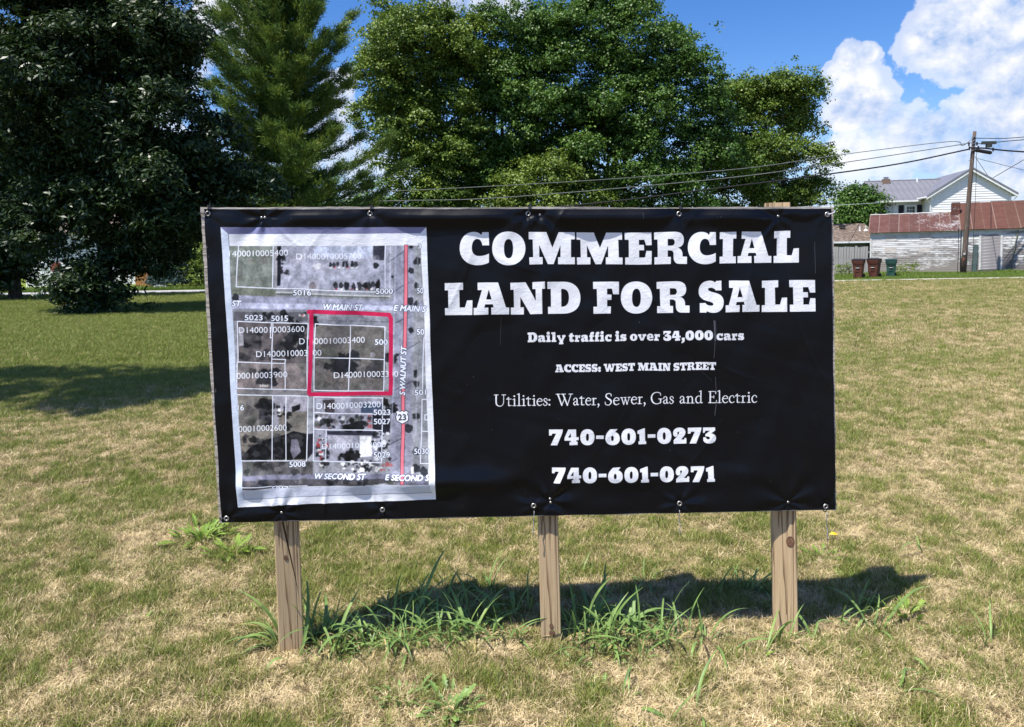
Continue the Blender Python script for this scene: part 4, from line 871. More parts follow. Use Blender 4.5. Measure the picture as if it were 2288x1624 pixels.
for k, g in enumerate(GT):
    u_, v_ = tb(g); up = k != 0
    if k == 4:
        pts = [(u_ + 0.001, v_, 0.004), (u_ + 0.012, v_ - 0.002, 0.009), (u_ + 0.026, v_ - 0.007, 0.006), (u_ + 0.031, v_ - 0.008, -0.004), (u_ + 0.030, v_ - 0.008, -0.020)]
        tie([board_pt(*q) - SO for q in pts], 0.0022, m_wtie)
    else:
        pts = [(u_ + 0.001, v_, 0.003), (u_ + 0.003, v_ - 0.010, 0.009), (u_ + 0.003, v_ - 0.022, 0.008), (u_ + 0.004, v_ - 0.031, 0.000), (u_ + 0.004, v_ - 0.030, -0.020)]
        tie([board_pt(*q) - SO for q in pts], 0.0024, m_tie)
        hb = MB(); q = board_pt(u_ + 0.004, v_ - 0.029, 0.003) - SO; hb.box(q, (0.010, 0.008, 0.007), brz); hb.tube([q + Vector((0.002, 0, 0)), q + Vector((0.006, 0.0, 0.014))], 0.0016, 5)
        hb.build('tie_head', m_tie, sign)
    if k == 0:
        pts = [(u_, v_ + 0.001, 0.003), (u_ - 0.014, v_ + 0.001, 0.008), (u_ - 0.031, v_ - 0.001, 0.005), (u_ - 0.035, v_, -0.018)]
        tie([board_pt(*q) - SO for q in pts], 0.0024, m_tie)
for k, g in enumerate(GB):
    u_, v_ = tb(g)
    pts = [(u_ + 0.001, v_, 0.003), (u_ + 0.002, v_ + 0.012, 0.010), (u_ + 0.002, v_ + 0.022, 0.006), (u_ + 0.001, v_ + 0.026, -0.018)]
    if k == 0:
        pts = [(u_, v_, 0.003), (u_ - 0.018, v_ + 0.001, 0.009), (u_ - 0.030, v_ + 0.001, 0.002), (u_ - 0.032, v_ + 0.001, -0.018)]
        tie([board_pt(u_, v_, .003) - SO, board_pt(u_ + .001, v_ + .012, .008) - SO, board_pt(u_ + .001, v_ + 0.02, .004) - SO], 0.0018, m_metal, 'wire_end')
    tie([board_pt(*q) - SO for q in pts], 0.0022, m_tie)
for (xa, ya, xb, yb) in ((1193, 1140, 1191, 1195), (1517, 1138, 1519, 1193), (1845, 1142, 1848, 1211)):
    a, b = tb((xa, ya)), tb((xb, yb)); pts = []
    for q in range(9):
        s_ = q / 8; pts.append(board_pt(a[0] + (b[0] - a[0]) * s_ + 0.0012 * math.sin(q * 1.7), a[1] + (b[1] - a[1]) * s_, 0.006 + 0.002 * math.cos(q)) - SO)
    tie(pts, [0.0019] * 7 + [0.0024, 0.0012], m_cord, 'hanging_cord', 6)

# posts
def make_post(xt, yt, xb_, yb_, width, rz, top_v, crack=None, knots=(), seed=0):
    """front face centre seen at (xt,yt) above and (xb,yb) at the ground; stands behind the board"""
    d = ray(xb_, yb_); n = B_N
    def hit(x, y):
        d = Vector(ray(x, y)); o = B_O - B_N * 0.0215 - Vector((0, 0, EYE)); t_ = n.dot(o) / n.dot(d); return d * t_ + Vector((0, 0, EYE))
    A, B_ = hit(xt, yt), hit(xb_, yb_)
    ax = (A - B_); ax = ax / ax.z
    base = B_ - ax * (B_.z + 0.25)
    top = B_ + ax * (top_v - B_.z)
    m_ = MB(); r_ = random.Random(seed)
    rows = 60; cols = [-0.5, -0.47, -0.3, -0.1, 0.1, 0.3, 0.47, 0.5]
    hw = width / 2; dep = 0.089
    loc = B_ + B_N * 0.0
    zs = [base.z + (top.z - base.z) * i / rows for i in range(rows + 1)]
    def crack_x(z): return crack(z) if crack else None
    sect = []
    for z in zs:
        c = B_ + ax * (z - B_.z) - B_
        xs = []
        cx = crack_x(z) if crack else None
        fx_ = [-hw, -hw * 0.93, -hw * 0.5, -0.0022, 0.0, 0.0022, hw * 0.5, hw * 0.93, hw]
        if cx is not None:
            wd_ = max(0.0004, 0.0042 * cx[1]); fx_ = [-hw, -hw * 0.93, (-hw + cx[0]) / 2, cx[0] - wd_, cx[0], cx[0] + wd_, (hw + cx[0]) / 2, hw * 0.93, hw]
        fy_ = [0.006, 0, 0, 0, (0.022 * min(1, cx[1] * 3) if cx is not None and cx[1] > 0.02 else 0), 0, 0, 0, 0.006]
        row = [(c.x + x, c.y + y, z - B_.z) for x, y in zip(fx_, fy_)]
        row += [(c.x + hw, c.y + dep - .006, z - B_.z), (c.x + hw * .93, c.y + dep, z - B_.z), (c.x - hw * .93, c.y + dep, z - B_.z), (c.x - hw, c.y + dep - .006, z - B_.z)]
        sect.append(row)
    k = len(sect[0])
    for row in sect: m_.v += row
    for i in range(rows):
        for j in range(k):
            a, b = i * k + j, i * k + (j + 1) % k
            m_.f.append((a, b, b + k, a + k)); m_.m.append(0)
    m_.f.append(tuple(rows * k + j for j in range(k))); m_.m.append(0)
    o = m_.build('post', m_post, sign, False, loc - SO, (0, 0, rz))
    kb = MB()
    for (kx, kz, kr) in knots:
        q = Vector((0, 0, kz - B_.z)) + (ax * (kz - B_.z)); 
        x0 = ax.x * (kz - B_.z) + kx; y0 = ax.y * (kz - B_.z) - 0.0008
        for ring_r, mi_ in ((kr, 0), (kr * .62, 1), (kr * .3, 0)):
            b0 = len(kb.v); kb.mi = mi_
            kb.v += [(x0 + ring_r * .8 * math.cos(a_ * math.pi / 7), y0 - (0.0014 - ring_r * 0.03), kz - B_.z + ring_r * 1.15 * math.sin(a_ * math.pi / 7)) for a_ in range(14)]
            kb.f.append(tuple(range(b0, b0 + 14))); kb.m.append(mi_)
    if knots: kb.build('knot', [m_knot, m_knot2], o)
    return o
m_knot = noise_mat('knot_wood', (0.17, 0.085, 0.05), (0.10, 0.05, 0.03), (90, 90, 90), 0.8)
m_knot2 = noise_mat('knot_heart', (0.24, 0.14, 0.085), (0.13, 0.07, 0.04), (120, 120, 120), 0.8)
make_post(640, 1165, 652, 1468, 0.095, 0.28, 1.70, crack=lambda z: (max(-0.03, min(0.036, -0.016 + (0.55 - z) * 0.17)), max(0.0, min(1.0, (z - 0.20) / 0.30))), knots=((-0.008, 0.395, 0.010),), seed=1)
make_post(1224, 1140, 1232, 1441, 0.082, -0.03, 1.70, knots=((0.004, 0.05, 0.014), (0.002, 0.08, 0.010)), seed=2)
make_post(1752, 1140, 1757, 1416, 0.094, -0.27, 1.764, knots=((0.022, 0.40, 0.020),), seed=3)
# black stain of the ground line: a little spilled earth round each post comes with the lawn

# ================================================================== THE GROUND
def grass_nodes(t, tc_out, near=True):
    """colour of the lawn by place: straw where the sun has burnt it, green in shade and in patches"""
    big = t.noise(t.vmath('MULTIPLY', tc_out, (0.35, 0.35, 0.35)), 1.0, 4, 0.55)
    mid = t.noise(t.vmath('MULTIPLY', tc_out, (1.9, 1.9, 1.9)), 1.0, 5, 0.6)
    sx_ = t.add('ShaderNodeSeparateXYZ'); t.l.new(tc_out, sx_.inputs[0])
    leftg = t.math('MULTIPLY', t.ramp(sx_.outputs[0], 3.0, -5.0), t.ramp(sx_.outputs[1], 7.0, 11.0))
    g = t.math('ADD', t.math('MULTIPLY', big, 0.5), t.math('MULTIPLY', mid, 0.5))
    g = t.math('ADD', g, t.math('MULTIPLY', leftg, 0.42))
    far = t.ramp(sx_.outputs[1], 36.9, 37.3)
    g = t.math('ADD', g, t.math('MULTIPLY', far, 0.22))
    return g, mid
m_lawn, t, p, _ = new_mat('lawn_shaded_soil_and_thatch')
gp = t.add('ShaderNodeNewGeometry')
g, mid = grass_nodes(t, gp.outputs['Position'])
fine = t.noise(t.vmath('MULTIPLY', gp.outputs['Position'], (42, 26, 40)), 1.0, 5, 0.7)
fine2 = t.noise(t.vmath('MULTIPLY', gp.outputs['Position'], (9, 3.4, 9)), 1.0, 5, 0.7)
straw = t.mix(t.ramp(fine, 0.3, 0.7), (0.15, 0.110, 0.055), (0.50, 0.40, 0.21))
green = t.mix(t.ramp(fine, 0.3, 0.7), (0.075, 0.110, 0.018), (0.235, 0.29, 0.058))
f_g = t.ramp(t.math('ADD', g, t.math('MULTIPLY', t.math('SUBTRACT', fine2, 0.5), 0.55)), 0.52, 0.80)
col = t.mix(f_g, straw, green)
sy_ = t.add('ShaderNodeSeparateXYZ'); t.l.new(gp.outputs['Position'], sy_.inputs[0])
shaded_soil = t.mix(t.ramp(fine, 0.3, 0.7), (0.045, 0.034, 0.022), (0.16, 0.125, 0.072))
col = t.mix(t.ramp(sy_.outputs[1], 32.0, 12.0, 0.0, 0.60), col, shaded_soil)   # bare earth between bladed tufts, darkened nearby so the gaps look shaded
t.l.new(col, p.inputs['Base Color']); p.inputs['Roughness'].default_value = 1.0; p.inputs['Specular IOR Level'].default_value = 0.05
b = t.add('ShaderNodeBump'); b.inputs['Strength'].default_value = 0.9; b.inputs['Distance'].default_value = 0.03
t.l.new(t.math('ADD', fine, fine2), b.inputs['Height']); t.l.new(b.outputs[0], p.inputs['Normal'])

def ground_z(x, y):
    """gentle unevenness near the viewer, fading with distance"""
    k = np.clip((9 - y) / 6, 0, 1)
    return k * (0.010 * np.sin(x * 2.1 + 1) * np.cos(y * 1.7) + 0.006 * np.sin(x * 5.3 + y * 3.1)) - k * 0.004
gx = np.concatenate([np.linspace(-400, -14, 14), np.linspace(-12, 12, 97), np.linspace(14, 400, 14)])
gy = np.concatenate([np.linspace(-60, -2, 8), np.linspace(-1, 12, 66), np.linspace(13, 900, 18)])
X_, Y_ = np.meshgrid(gx, gy); Z_ = ground_z(X_, Y_) * (np.abs(X_) < 12.5)
gi = np.arange(X_.size).reshape(X_.shape)
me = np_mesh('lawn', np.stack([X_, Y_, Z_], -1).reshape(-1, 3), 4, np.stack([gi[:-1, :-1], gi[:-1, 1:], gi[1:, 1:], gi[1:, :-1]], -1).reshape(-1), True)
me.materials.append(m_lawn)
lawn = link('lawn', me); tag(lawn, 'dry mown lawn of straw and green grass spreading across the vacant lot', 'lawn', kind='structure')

m_conc = noise_mat('concrete_walk', (0.42, 0.40, 0.36), (0.52, 0.50, 0.46), (2, 2, 2), 0.9, c3=(0.36, 0.34, 0.30), bump=0.3)
m_asph = noise_mat('pale_asphalt', (0.34, 0.34, 0.36), (0.42, 0.42, 0.43), (1.2, 3, 2), 0.9, c3=(0.30, 0.30, 0.32), bump=0.3)
# pavement along the right edge of the lot: slabs with joints
pv = empty('pavement', (24, 35.6, 0)); tag(pv, kind='structure')
slab = MB(); slab.box((0, 0, 0.03), (1.82, 1.15, 0.09)); slm = slab.mesh('slab'); slm.materials.append(m_conc)
for k in range(38):
    link('slab', slm, None, pv, (-20 + k * 1.85 , 0.0 - (k - 19) * 0.01, 0.004 * math.sin(k * 2.3)))
# street on the left beyond the shaded lawn, with its kerbs
mb = MB(); mb.poly([(-95, 35.2, 0.012), (-7, 34.6, 0.012), (-7, 39.6, 0.012), (-95, 41.0, 0.012)]); o = mb.build('road', m_asph); tag(o, kind='structure')
mb = MB()
mb.hexa([(-95, 35.0, 0), (-7, 34.4, 0), (-7, 34.58, 0), (-95, 35.18, 0), (-95, 35.0, .09), (-7, 34.4, .09), (-7, 34.58, .09), (-95, 35.18, .09)])
o = mb.build('kerb', m_conc); tag(o, kind='structure')

# ---- blades of grass: small tufts, instanced by geometry nodes
def blade_mat(name, c1, c2, c3, trans=0.25, rough=0.55):
    m, t, p, out = new_mat(name)
    oi = t.add('ShaderNodeObjectInfo'); gp = t.add('ShaderNodeNewGeometry')
    n_ = t.noise(t.vmath('MULTIPLY', gp.outputs['Position'], (23, 23, 23)), 1.0, 2)
    col = t.mix(oi.outputs['Random'], c1, c2); col = t.mix(t.ramp(n_, 0.4, 0.75), col, c3)
    t.l.new(col, p.inputs['Base Color']); p.inputs['Roughness'].default_value = rough; p.inputs['Specular IOR Level'].default_value = 0.25
    tr = t.add('ShaderNodeBsdfTranslucent'); t.l.new(col, tr.inputs[0])
    ms = t.add('ShaderNodeMixShader'); ms.inputs[0].default_value = trans
    t.l.new(p.outputs[0], ms.inputs[1]); t.l.new(tr.outputs[0], ms.inputs[2]); t.l.new(ms.outputs[0], out.inputs[0])
    return m
m_bg = blade_mat('green_blade', (0.165, 0.225, 0.034), (0.245, 0.290, 0.052), (0.130, 0.190, 0.040))
m_bo = blade_mat('olive_blade', (0.28, 0.265, 0.090), (0.42, 0.36, 0.15), (0.18, 0.19, 0.055))
m_bs = blade_mat('straw_blade', (0.58, 0.455, 0.245), (0.76, 0.63, 0.40), (0.22, 0.16, 0.08), 0.2)
m_verge = blade_mat('lush_blade', (0.12, 0.19, 0.030), (0.18, 0.26, 0.05), (0.09, 0.15, 0.03))
src = bpy.data.collections.new('grass_tufts')
def tuft(name, mats, n, rad, h0, h1, w_, lean, seed, flat=0.0):
    r_ = random.Random(seed); m_ = MB()
    for _ in range(n):
        m_.mi = 0 if r_.random() < 0.72 else (1 if len(mats) > 1 else 0)
        a = r_.uniform(0, 6.283); d = rad * math.sqrt(r_.random()); x, y = d * math.cos(a), d * math.sin(a)
        h = r_.uniform(h0, h1); g = r_.uniform(0, 6.283); ln = r_.uniform(0.1, lean) * h
        dx, dy = math.cos(g) * ln, math.sin(g) * ln; s_ = r_.uniform(0, 3.14); wx, wy = math.cos(s_) * w_ / 2, math.sin(s_) * w_ / 2
        if r_.random() < flat:
            L_ = h * 1.7; z = r_.uniform(.002, .014); z2 = z + r_.uniform(-.003, .012)
            wx, wy = -math.sin(g) * w_ / 2, math.cos(g) * w_ / 2
            p0, p1, p2 = (x, y, z), (x + math.cos(g) * L_ * .5, y + math.sin(g) * L_ * .5, max(z, z2) + .004), (x + math.cos(g + .2) * L_, y + math.sin(g + .2) * L_, z2)
        else:
            p0, p1, p2 = (x, y, -0.004), (x + dx * .35, y + dy * .35, h * .6), (x + dx, y + dy, h)
        b = len(m_.v)
        m_.v += [(p0[0] - wx, p0[1] - wy, p0[2]), (p0[0] + wx, p0[1] + wy, p0[2]), (p1[0] + wx * .8, p1[1] + wy * .8, p1[2]), (p1[0] - wx * .8, p1[1] - wy * .8, p1[2]), p2]
        m_.f += [(b, b + 1, b + 2, b + 3), (b + 3, b + 2, b + 4)]; m_.m += [m_.mi, m_.mi]
    me = m_.mesh(name)
    for q in mats: me.materials.append(q)
    o = bpy.data.objects.new(name, me); src.objects.link(o); return o
# index order is alphabetical: a,b green; c,d olive; e,f straw; g thatch; h verge
for i in range(2): tuft('a_tuft' if i == 0 else 'b_tuft', [m_bg, m_bo], 40, 0.042, 0.022, 0.052, 0.0025, 0.9, 10 + i)
for i in range(2): tuft('c_tuft' if i == 0 else 'd_tuft', [m_bo, m_bs], 40, 0.045, 0.018, 0.044, 0.0024, 1.1, 20 + i, 0.15)
for i in range(2): tuft('e_tuft' if i == 0 else 'f_tuft', [m_bs, m_bo], 38, 0.050, 0.012, 0.036, 0.0024, 1.6, 30 + i, 0.45)
tuft('g_tuft', [m_bs, m_bs], 36, 0.060, 0.015, 0.045, 0.0026, 2.0, 40, 0.95)
tuft('h_tuft', [m_verge, m_bg], 26, 0.16, 0.08, 0.20, 0.014, 0.9, 50)
def scatter_obj(name, pts, rot, scl, idx, kind='stuff', label=None, cat=None):
    me = bpy.data.meshes.new(name); me.vertices.add(len(pts)); me.vertices.foreach_set('co', np.asarray(pts, np.float32).ravel())
    a = me.attributes.new('rot', 'FLOAT_VECTOR', 'POINT'); a.data.foreach_set('vector', np.asarray(rot, np.float32).ravel())
    a = me.attributes.new('scl', 'FLOAT', 'POINT'); a.data.foreach_set('value', np.asarray(scl, np.float32))
    a = me.attributes.new('idx', 'INT', 'POINT'); a.data.foreach_set('value', np.asarray(idx, np.int32))
    o = link(name, me); tag(o, label, cat, kind=kind)
    ng = bpy.data.node_groups.new(name + '_scatter', 'GeometryNodeTree')
    ng.interface.new_socket('Geometry', in_out='INPUT', socket_type='NodeSocketGeometry'); ng.interface.new_socket('Geometry', in_out='OUTPUT', socket_type='NodeSocketGeometry')
    N = ng.nodes; gi_ = N.new('NodeGroupInput'); go = N.new('NodeGroupOutput'); ci = N.new('GeometryNodeCollectionInfo'); ip = N.new('GeometryNodeInstanceOnPoints')
    ci.inputs['Collection'].default_value = src; ci.inputs['Separate Children'].default_value = True; ci.inputs['Reset Children'].default_value = True
    def attr(nm, ty):
        n_ = N.new('GeometryNodeInputNamedAttribute'); n_.data_type = ty; n_.inputs['Name'].default_value = nm; return n_.outputs['Attribute']
    ng.links.new(gi_.outputs[0], ip.inputs['Points']); ng.links.new(ci.outputs[0], ip.inputs['Instance']); ip.inputs['Pick Instance'].default_value = True
    ng.links.new(attr('idx', 'INT'), ip.inputs['Instance Index']); ng.links.new(attr('rot', 'FLOAT_VECTOR'), ip.inputs['Rotation']); ng.links.new(attr('scl', 'FLOAT'), ip.inputs['Scale'])
    ng.links.new(ip.outputs[0], go.inputs[0])
    md = o.modifiers.new('scatter', 'NODES'); md.node_group = ng
    return o
def vn(x, y, cell, seed):
    r_ = np.random.default_rng(seed); g = r_.random((256, 256)); u = x / cell + 128; v = y / cell + 128
    iu = np.floor(u).astype(int); iv = np.floor(v).astype(int); fu, fv = u - iu, v - iv; fu = fu * fu * (3 - 2 * fu); fv = fv * fv * (3 - 2 * fv)
    iu %= 255; iv %= 255
    return (g[iv, iu] * (1 - fu) + g[iv, iu + 1] * fu) * (1 - fv) + (g[iv + 1, iu] * (1 - fu) + g[iv + 1, iu + 1] * fu) * fv
gr = np.random.default_rng(77)
def lawn_points(n, y0, y1, side=0.98):
    # even cover over the wedge in view and a margin each side
    u = gr.random(n); y = np.sqrt(y0**2 + u * (y1**2 - y0**2)); x = gr.uniform(-side, side, n) * y + gr.uniform(-.3, .3, n); return x, y
xs, ys = [], []
for n, a, b in ((46000, 1.7, 5.0), (70000, 4.9, 11.0), (54000, 10.8, 22.0), (58000, 21.5, 35.0)):
    x, y = lawn_points(n, a, b); xs.append(x); ys.append(y)
x = np.concatenate(xs); y = np.concatenate(ys)
gf = 0.518 + 0.98 * (0.13 * (vn(x, y, 0.85, 1) - .5) + 0.18 * (vn(x, y, 0.17, 2) - .5) + 0.46 * (vn(x, y, 0.075, 3) - .5) + 0.10 * (vn(x, y, 2.6, 4) - .5))
bare = np.zeros_like(x)
for (bx_p, by_p, sx_, sy_, am) in ((1300, 1430, 0.95, 0.10, .8), (700, 1480, 0.5, 0.10, .6), (620, 1560, .5, .12, .5), (1250, 1520, .35, .10, .5), (1820, 1400, .35, .12, .5), (1500, 1600, .4, .12, .45), (1350, 1340, 1.0, .14, .15), (2030, 1560, .2, .07, .5), (330, 1230, .35, .25, .3), (1000, 1590, .3, .1, .4)):
    c = gnd(bx_p, by_p); bare = np.maximum(bare, am * np.exp(-((x - c.x) / sx_)**2 - ((y - c.y) / sy_)**2))
lg = np.clip((3 - x) / 8, 0, 1) * np.clip((y - 7.0) / 3.5, 0, 1)
rd = np.clip((x - 1.0) / 3, 0, 1) * np.clip((y - 4.0) / 4, 0, 1)
gf = gf - bare * 0.26 * (0.6 + 0.8 * vn(x, y, 0.12, 9)) + lg * 0.36 - rd * 0.02
jit = gr.normal(0, 0.115, len(x)); q = gf + jit
idx = np.where(q > 0.625, gr.integers(0, 2, len(x)), np.where(q > 0.465, gr.integers(2, 4, len(x)), np.where(q > 0.33, gr.integers(4, 6, len(x)), 6)))
scl = gr.uniform(0.75, 1.25, len(x)) * (1 + np.clip((y - 5) / 9, 0, 1.1) + np.clip((y - 20) / 12, 0, 1.0))
keep = (gr.random(len(x)) > np.clip(bare * 0.4, 0, .5)) | (idx == 6)
pts = np.stack([x, y, ground_z(x, y)], 1)[keep]
rot = np.stack([gr.normal(0, .10, len(x)), gr.normal(0, .10, len(x)), gr.uniform(0, 6.283, len(x))], 1)[keep]
scatter_obj('grass', pts, rot, scl[keep], idx[keep], label='short dry grass blades covering the lawn from the camera to the trees', cat='grass')
# long lush grass on the verge beyond the pavement
n = 9000; x = gr.uniform(2, 46, n); y = gr.uniform(36.6, 44, n) - 0.05 * (x - 20) ; y = np.clip(y, 36.6, 44)
tall = 0.35 + 0.55 * vn(x, y, 1.6, 12) + 0.35 * np.clip((y - 39.5) / 3, 0, 1)
scatter_obj('verge_grass', np.stack([x, y, np.zeros(n)], 1), np.stack([gr.normal(0, .1, n), gr.normal(0, .1, n), gr.uniform(0, 6.283, n)], 1), tall * 1.3, np.full(n, 7), label='strip of long bright green grass along the foot of the weathered sheds', cat='grass')
# green fringe on the left by the road
n = 3500; x = gr.uniform(-30, -6, n); y = gr.uniform(40.2, 43, n)
scatter_obj('fringe_grass', np.stack([x, y, np.zeros(n)], 1), np.stack([gr.normal(0, .1, n), gr.normal(0, .1, n), gr.uniform(0, 6.283, n)], 1), gr.uniform(.6, 1.4, n), np.full(n, 7), label='bright grass on the far side of the road by the blue spruce', cat='grass')

# ================================================================== WEEDS
m_weed = blade_mat('weed_leaf', (0.17, 0.28, 0.070), (0.26, 0.37, 0.11), (0.125, 0.21, 0.07), 0.28, 0.42)
m_weedy = blade_mat('yellow_weed_leaf', (0.20, 0.31, 0.05), (0.28, 0.39, 0.07), (0.14, 0.24, 0.05), 0.3, 0.45)
def leaf_blade(L_, w_, droop, seed, mat):
    """one arching grass leaf with a folded midrib, growing from the origin towards +x and up"""
    r_ = random.Random(seed); m_ = MB(); n_ = 9; x = z = 0.0; a = R(82) - droop * 0.1; step = L_ / n_
    cur = []
    for i in range(n_ + 1):
        t_ = i / n_; w2 = w_ * 0.5 * (0.55 + 1.0 * t_ if t_ < 0.3 else (0.85 + 0.15 * math.sin(math.pi * t_))) * (1 - max(0, t_ - 0.5) ** 1.6 * 2.9)
        w2 = max(w2, 0.0004)
        y_off = 0.012 * math.sin(t_ * 3 + seed) * L_ / 0.2
        cur.append((x, y_off, z, w2, a))
        a -= droop / n_ * (0.5 + 1.2 * t_)
        x += math.cos(a) * step; z += math.sin(a) * step
    for (x, yo, z, w2, a) in cur:
        nx, nz = -math.sin(a), math.cos(a)
        m_.v += [(x + nx * w2 * .35, yo - w2, z + nz * w2 * .35), (x, yo, z), (x + nx * w2 * .35, yo + w2, z + nz * w2 * .35)]
    for i in range(n_):
        b = i * 3; m_.f += [(b, b + 1, b + 4, b + 3), (b + 1, b + 2, b + 5, b + 4)]; m_.m += [0, 0]
    me = m_.mesh('leaf', True); me.materials.append(mat); return me
LEAVES = [leaf_blade(L_, w_ * 0.86, dr, s_, m_weed) for (L_, w_, dr, s_) in ((0.22, 0.006, 1.0, 8), (0.16, 0.005, 1.8, 9), (0.26, 0.014, 1.9, 1), (0.20, 0.012, 1.4, 2), (0.15, 0.012, 2.3, 3), (0.30, 0.013, 1.2, 4), (0.18, 0.015, 2.8, 5), (0.11, 0.010, 1.7, 6), (0.24, 0.012, 0.7, 7))]
m_dryl = blade_mat('dry_weed_leaf', (0.40, 0.33, 0.12), (0.52, 0.42, 0.20), (0.28, 0.22, 0.09), 0.25, 0.6)
DRY = [leaf_blade(L_, w_ * .8, dr, s_, m_dryl) for (L_, w_, dr, s_) in ((0.20, 0.012, 2.4, 11), (0.15, 0.010, 1.6, 12))]
def lobed_leaf(L_, w_, seed, mat):
    """toothed leaf of a rosette weed"""
    r_ = random.Random(seed); m_ = MB(); n_ = 12; rows = []
    for i in range(n_ + 1):
        t_ = i / n_; x = L_ * t_; z = 0.16 * L_ * math.sin(t_ * 2.4) + 0.25 * L_ * t_ * (1 - t_)
        w2 = w_ * (0.12 + 0.88 * math.sin(math.pi * min(1, t_ * 0.93 + 0.02)) ** 0.8) * (1.0 if i % 2 else 0.45); w2 = max(w2 * 0.5, 0.0008)
        rows.append((x, z, w2))
    for (x, z, w2) in rows: m_.v += [(x, -w2, z + w2 * .3), (x, 0, z), (x, w2, z + w2 * .3)]
    for i in range(n_):
        b = i * 3; m_.f += [(b, b + 1, b + 4, b + 3), (b + 1, b + 2, b + 5, b + 4)]; m_.m += [0, 0]
    me = m_.mesh('leaf'); me.materials.append(mat); return me
ROS = [lobed_leaf(0.13, 0.036, 1, m_weed), lobed_leaf(0.10, 0.032, 2, m_weed), lobed_leaf(0.08, 0.026, 3, m_weedy), lobed_leaf(0.12, 0.032, 4, m_weedy)]
wr = random.Random(5)
def weed(px, py, n, s, label, group, spread=1.0, rosette=False, yellow=False, name=None, aim=None):
    c = gnd(px, py); o = empty(name or ('rosette_weed' if rosette else 'grass_weed'), (c.x, c.y, float(ground_z(np.array(c.x), np.array(c.y)))), wr.uniform(0, 6.28), label, 'weed', group)
    if rosette: n = int(n * 2.6); s *= 0.50
    for k in range(n):
        if rosette:
            me_ = ROS[(2 if yellow else 0) + wr.randrange(2)]; tilt = wr.uniform(-0.95, -0.05)
        else:
            me_ = LEAVES[wr.randrange(len(LEAVES))]; tilt = wr.uniform(-0.25, 0.45) * spread
        a = k * 2.4 + wr.uniform(-.5, .5)
        if aim is not None: a = aim - o.rotation_euler.z + wr.uniform(-.7, .7)
        rd_ = wr.uniform(.0, .15) * s if rosette else 0.012
        l_ = link('leaf', me_, None, o, (rd_ * math.cos(a), rd_ * math.sin(a), 0.0), (wr.uniform(-.25, .25), tilt, a))
        q = s * wr.uniform(0.55, 1.15) * (1 if wr.random() < .9 else 1.2); l_.scale = (q, q * wr.uniform(.7, 1.35), q * wr.uniform(.75, 1.1))
        if not rosette and wr.random() < .10: l_.data = DRY[wr.randrange(2)]
    return o
def band(pts, label, group, n=7, s=1.0, **kw):
    xs_ = sorted(q[0] for q in pts); ys_ = sorted(q[1] for q in pts)
    for (px, py) in pts:
        lab, grp = label, group
        if len(pts) > 9:
            t3 = 0 if px < xs_[len(xs_) // 3] else (1 if px < xs_[2 * len(xs_) // 3] else 2)
            row = 'back row' if py < ys_[len(ys_) // 2] else 'front row'
            where = (', %s, left third' % row, ', %s, in its middle' % row, ', %s, right third' % row)[t3]
            lab, grp = label + where, group + where
        weed(px + wr.uniform(-3, 3), py + wr.uniform(-2, 2), n + 4 + wr.randrange(-2, 4), s * wr.uniform(.85, 1.35), lab, grp, **kw)
# between the left and the middle post
band([(700, 1440), (728, 1448), (752, 1430), (778, 1436), (800, 1448), (822, 1432), (846, 1424), (868, 1436), (890, 1446), (912, 1434), (934, 1424), (958, 1436), (984, 1440), (1010, 1430), (1034, 1440), (1060, 1430), (1090, 1428), (1118, 1438), (1150, 1436), (900, 1462), (830, 1462), (760, 1465), (712, 1425), (742, 1452), (790, 1425), (858, 1450), (925, 1452), (970, 1446), (1000, 1448), (1045, 1420), (1075, 1440)],
     'green weed in the thick row between left and middle posts', 'weeds between the left and middle posts', 8, 0.80)
band([(850, 1405), (905, 1398), (960, 1392), (1010, 1382), (1040, 1396), (1075, 1378), (1100, 1392), (1140, 1384), (1175, 1375), (1090, 1330), (1000, 1360), (940, 1360), (870, 1370)],
     'upright weed in shadow left of the middle post', 'upright weeds in the shadow left of the middle post', 5, 0.85, spread=0.35)
band([(1272, 1436), (1296, 1424), (1320, 1436), (1345, 1428), (1368, 1438), (1392, 1426), (1418, 1436), (1440, 1444), (1462, 1430), (1300, 1400), (1335, 1392), (1370, 1398), (1405, 1390), (1440, 1402), (1500, 1436), (1380, 1465), (1330, 1470), (1430, 1475), (1285, 1445), (1310, 1418), (1355, 1445), (1400, 1412), (1450, 1420), (1480, 1445), (1540, 1430), (1580, 1440)],
     'arching weed growing right of the middle post', 'weeds right of the middle post', 8, 0.82)
band([(1610, 1330), (1640, 1322), (1665, 1332), (1690, 1320), (1715, 1328), (1650, 1300)], 'green grass weed just left of the right post at the edge of the shadow', 'weeds left of the right post', 8, 0.62)
band([(1868, 1392), (1895, 1360), (1905, 1410), (1930, 1385)], 'thin green weed in the shadow right of the right post', 'weeds in the shadow right of the right post', 4, 0.75, spread=.4)
band([(1450, 1310), (1476, 1280), (1290, 1290)], 'slender pale weed standing alone behind the middle of the sign', 'slender weeds behind the sign', 4, 0.6, spread=.3)
weed(628, 1448, 13, 1.6, 'large green weed with long leaves sprawling left from the left post', None, 1.6, aim=math.pi)
weed(655, 1478, 3, 1.1, 'slender single grass stem growing up against the left post', None, 0.15)
weed(1700, 1465, 7, .8, 'small pale green weed tuft just left of the foot of the right post', None)
weed(1748, 1440, 6, .9, 'green grass weed growing at the foot of the right post', None)
weed(1812, 1440, 7, 1.0, 'green weed with broad arching leaves right of the foot of the right post', None, 1.2)
weed(1955, 1405, 7, 1.15, 'weed with one long drooping blade at the right end of the sign shadow', None, 1.4)
weed(2205, 1445, 6, .8, 'small two armed grass weed near the right edge of the lawn', None, 1.2)
weed(2085, 1520, 5, 1.0, 'leaning green grass weed in the lower right of the lawn', None, 1.3)
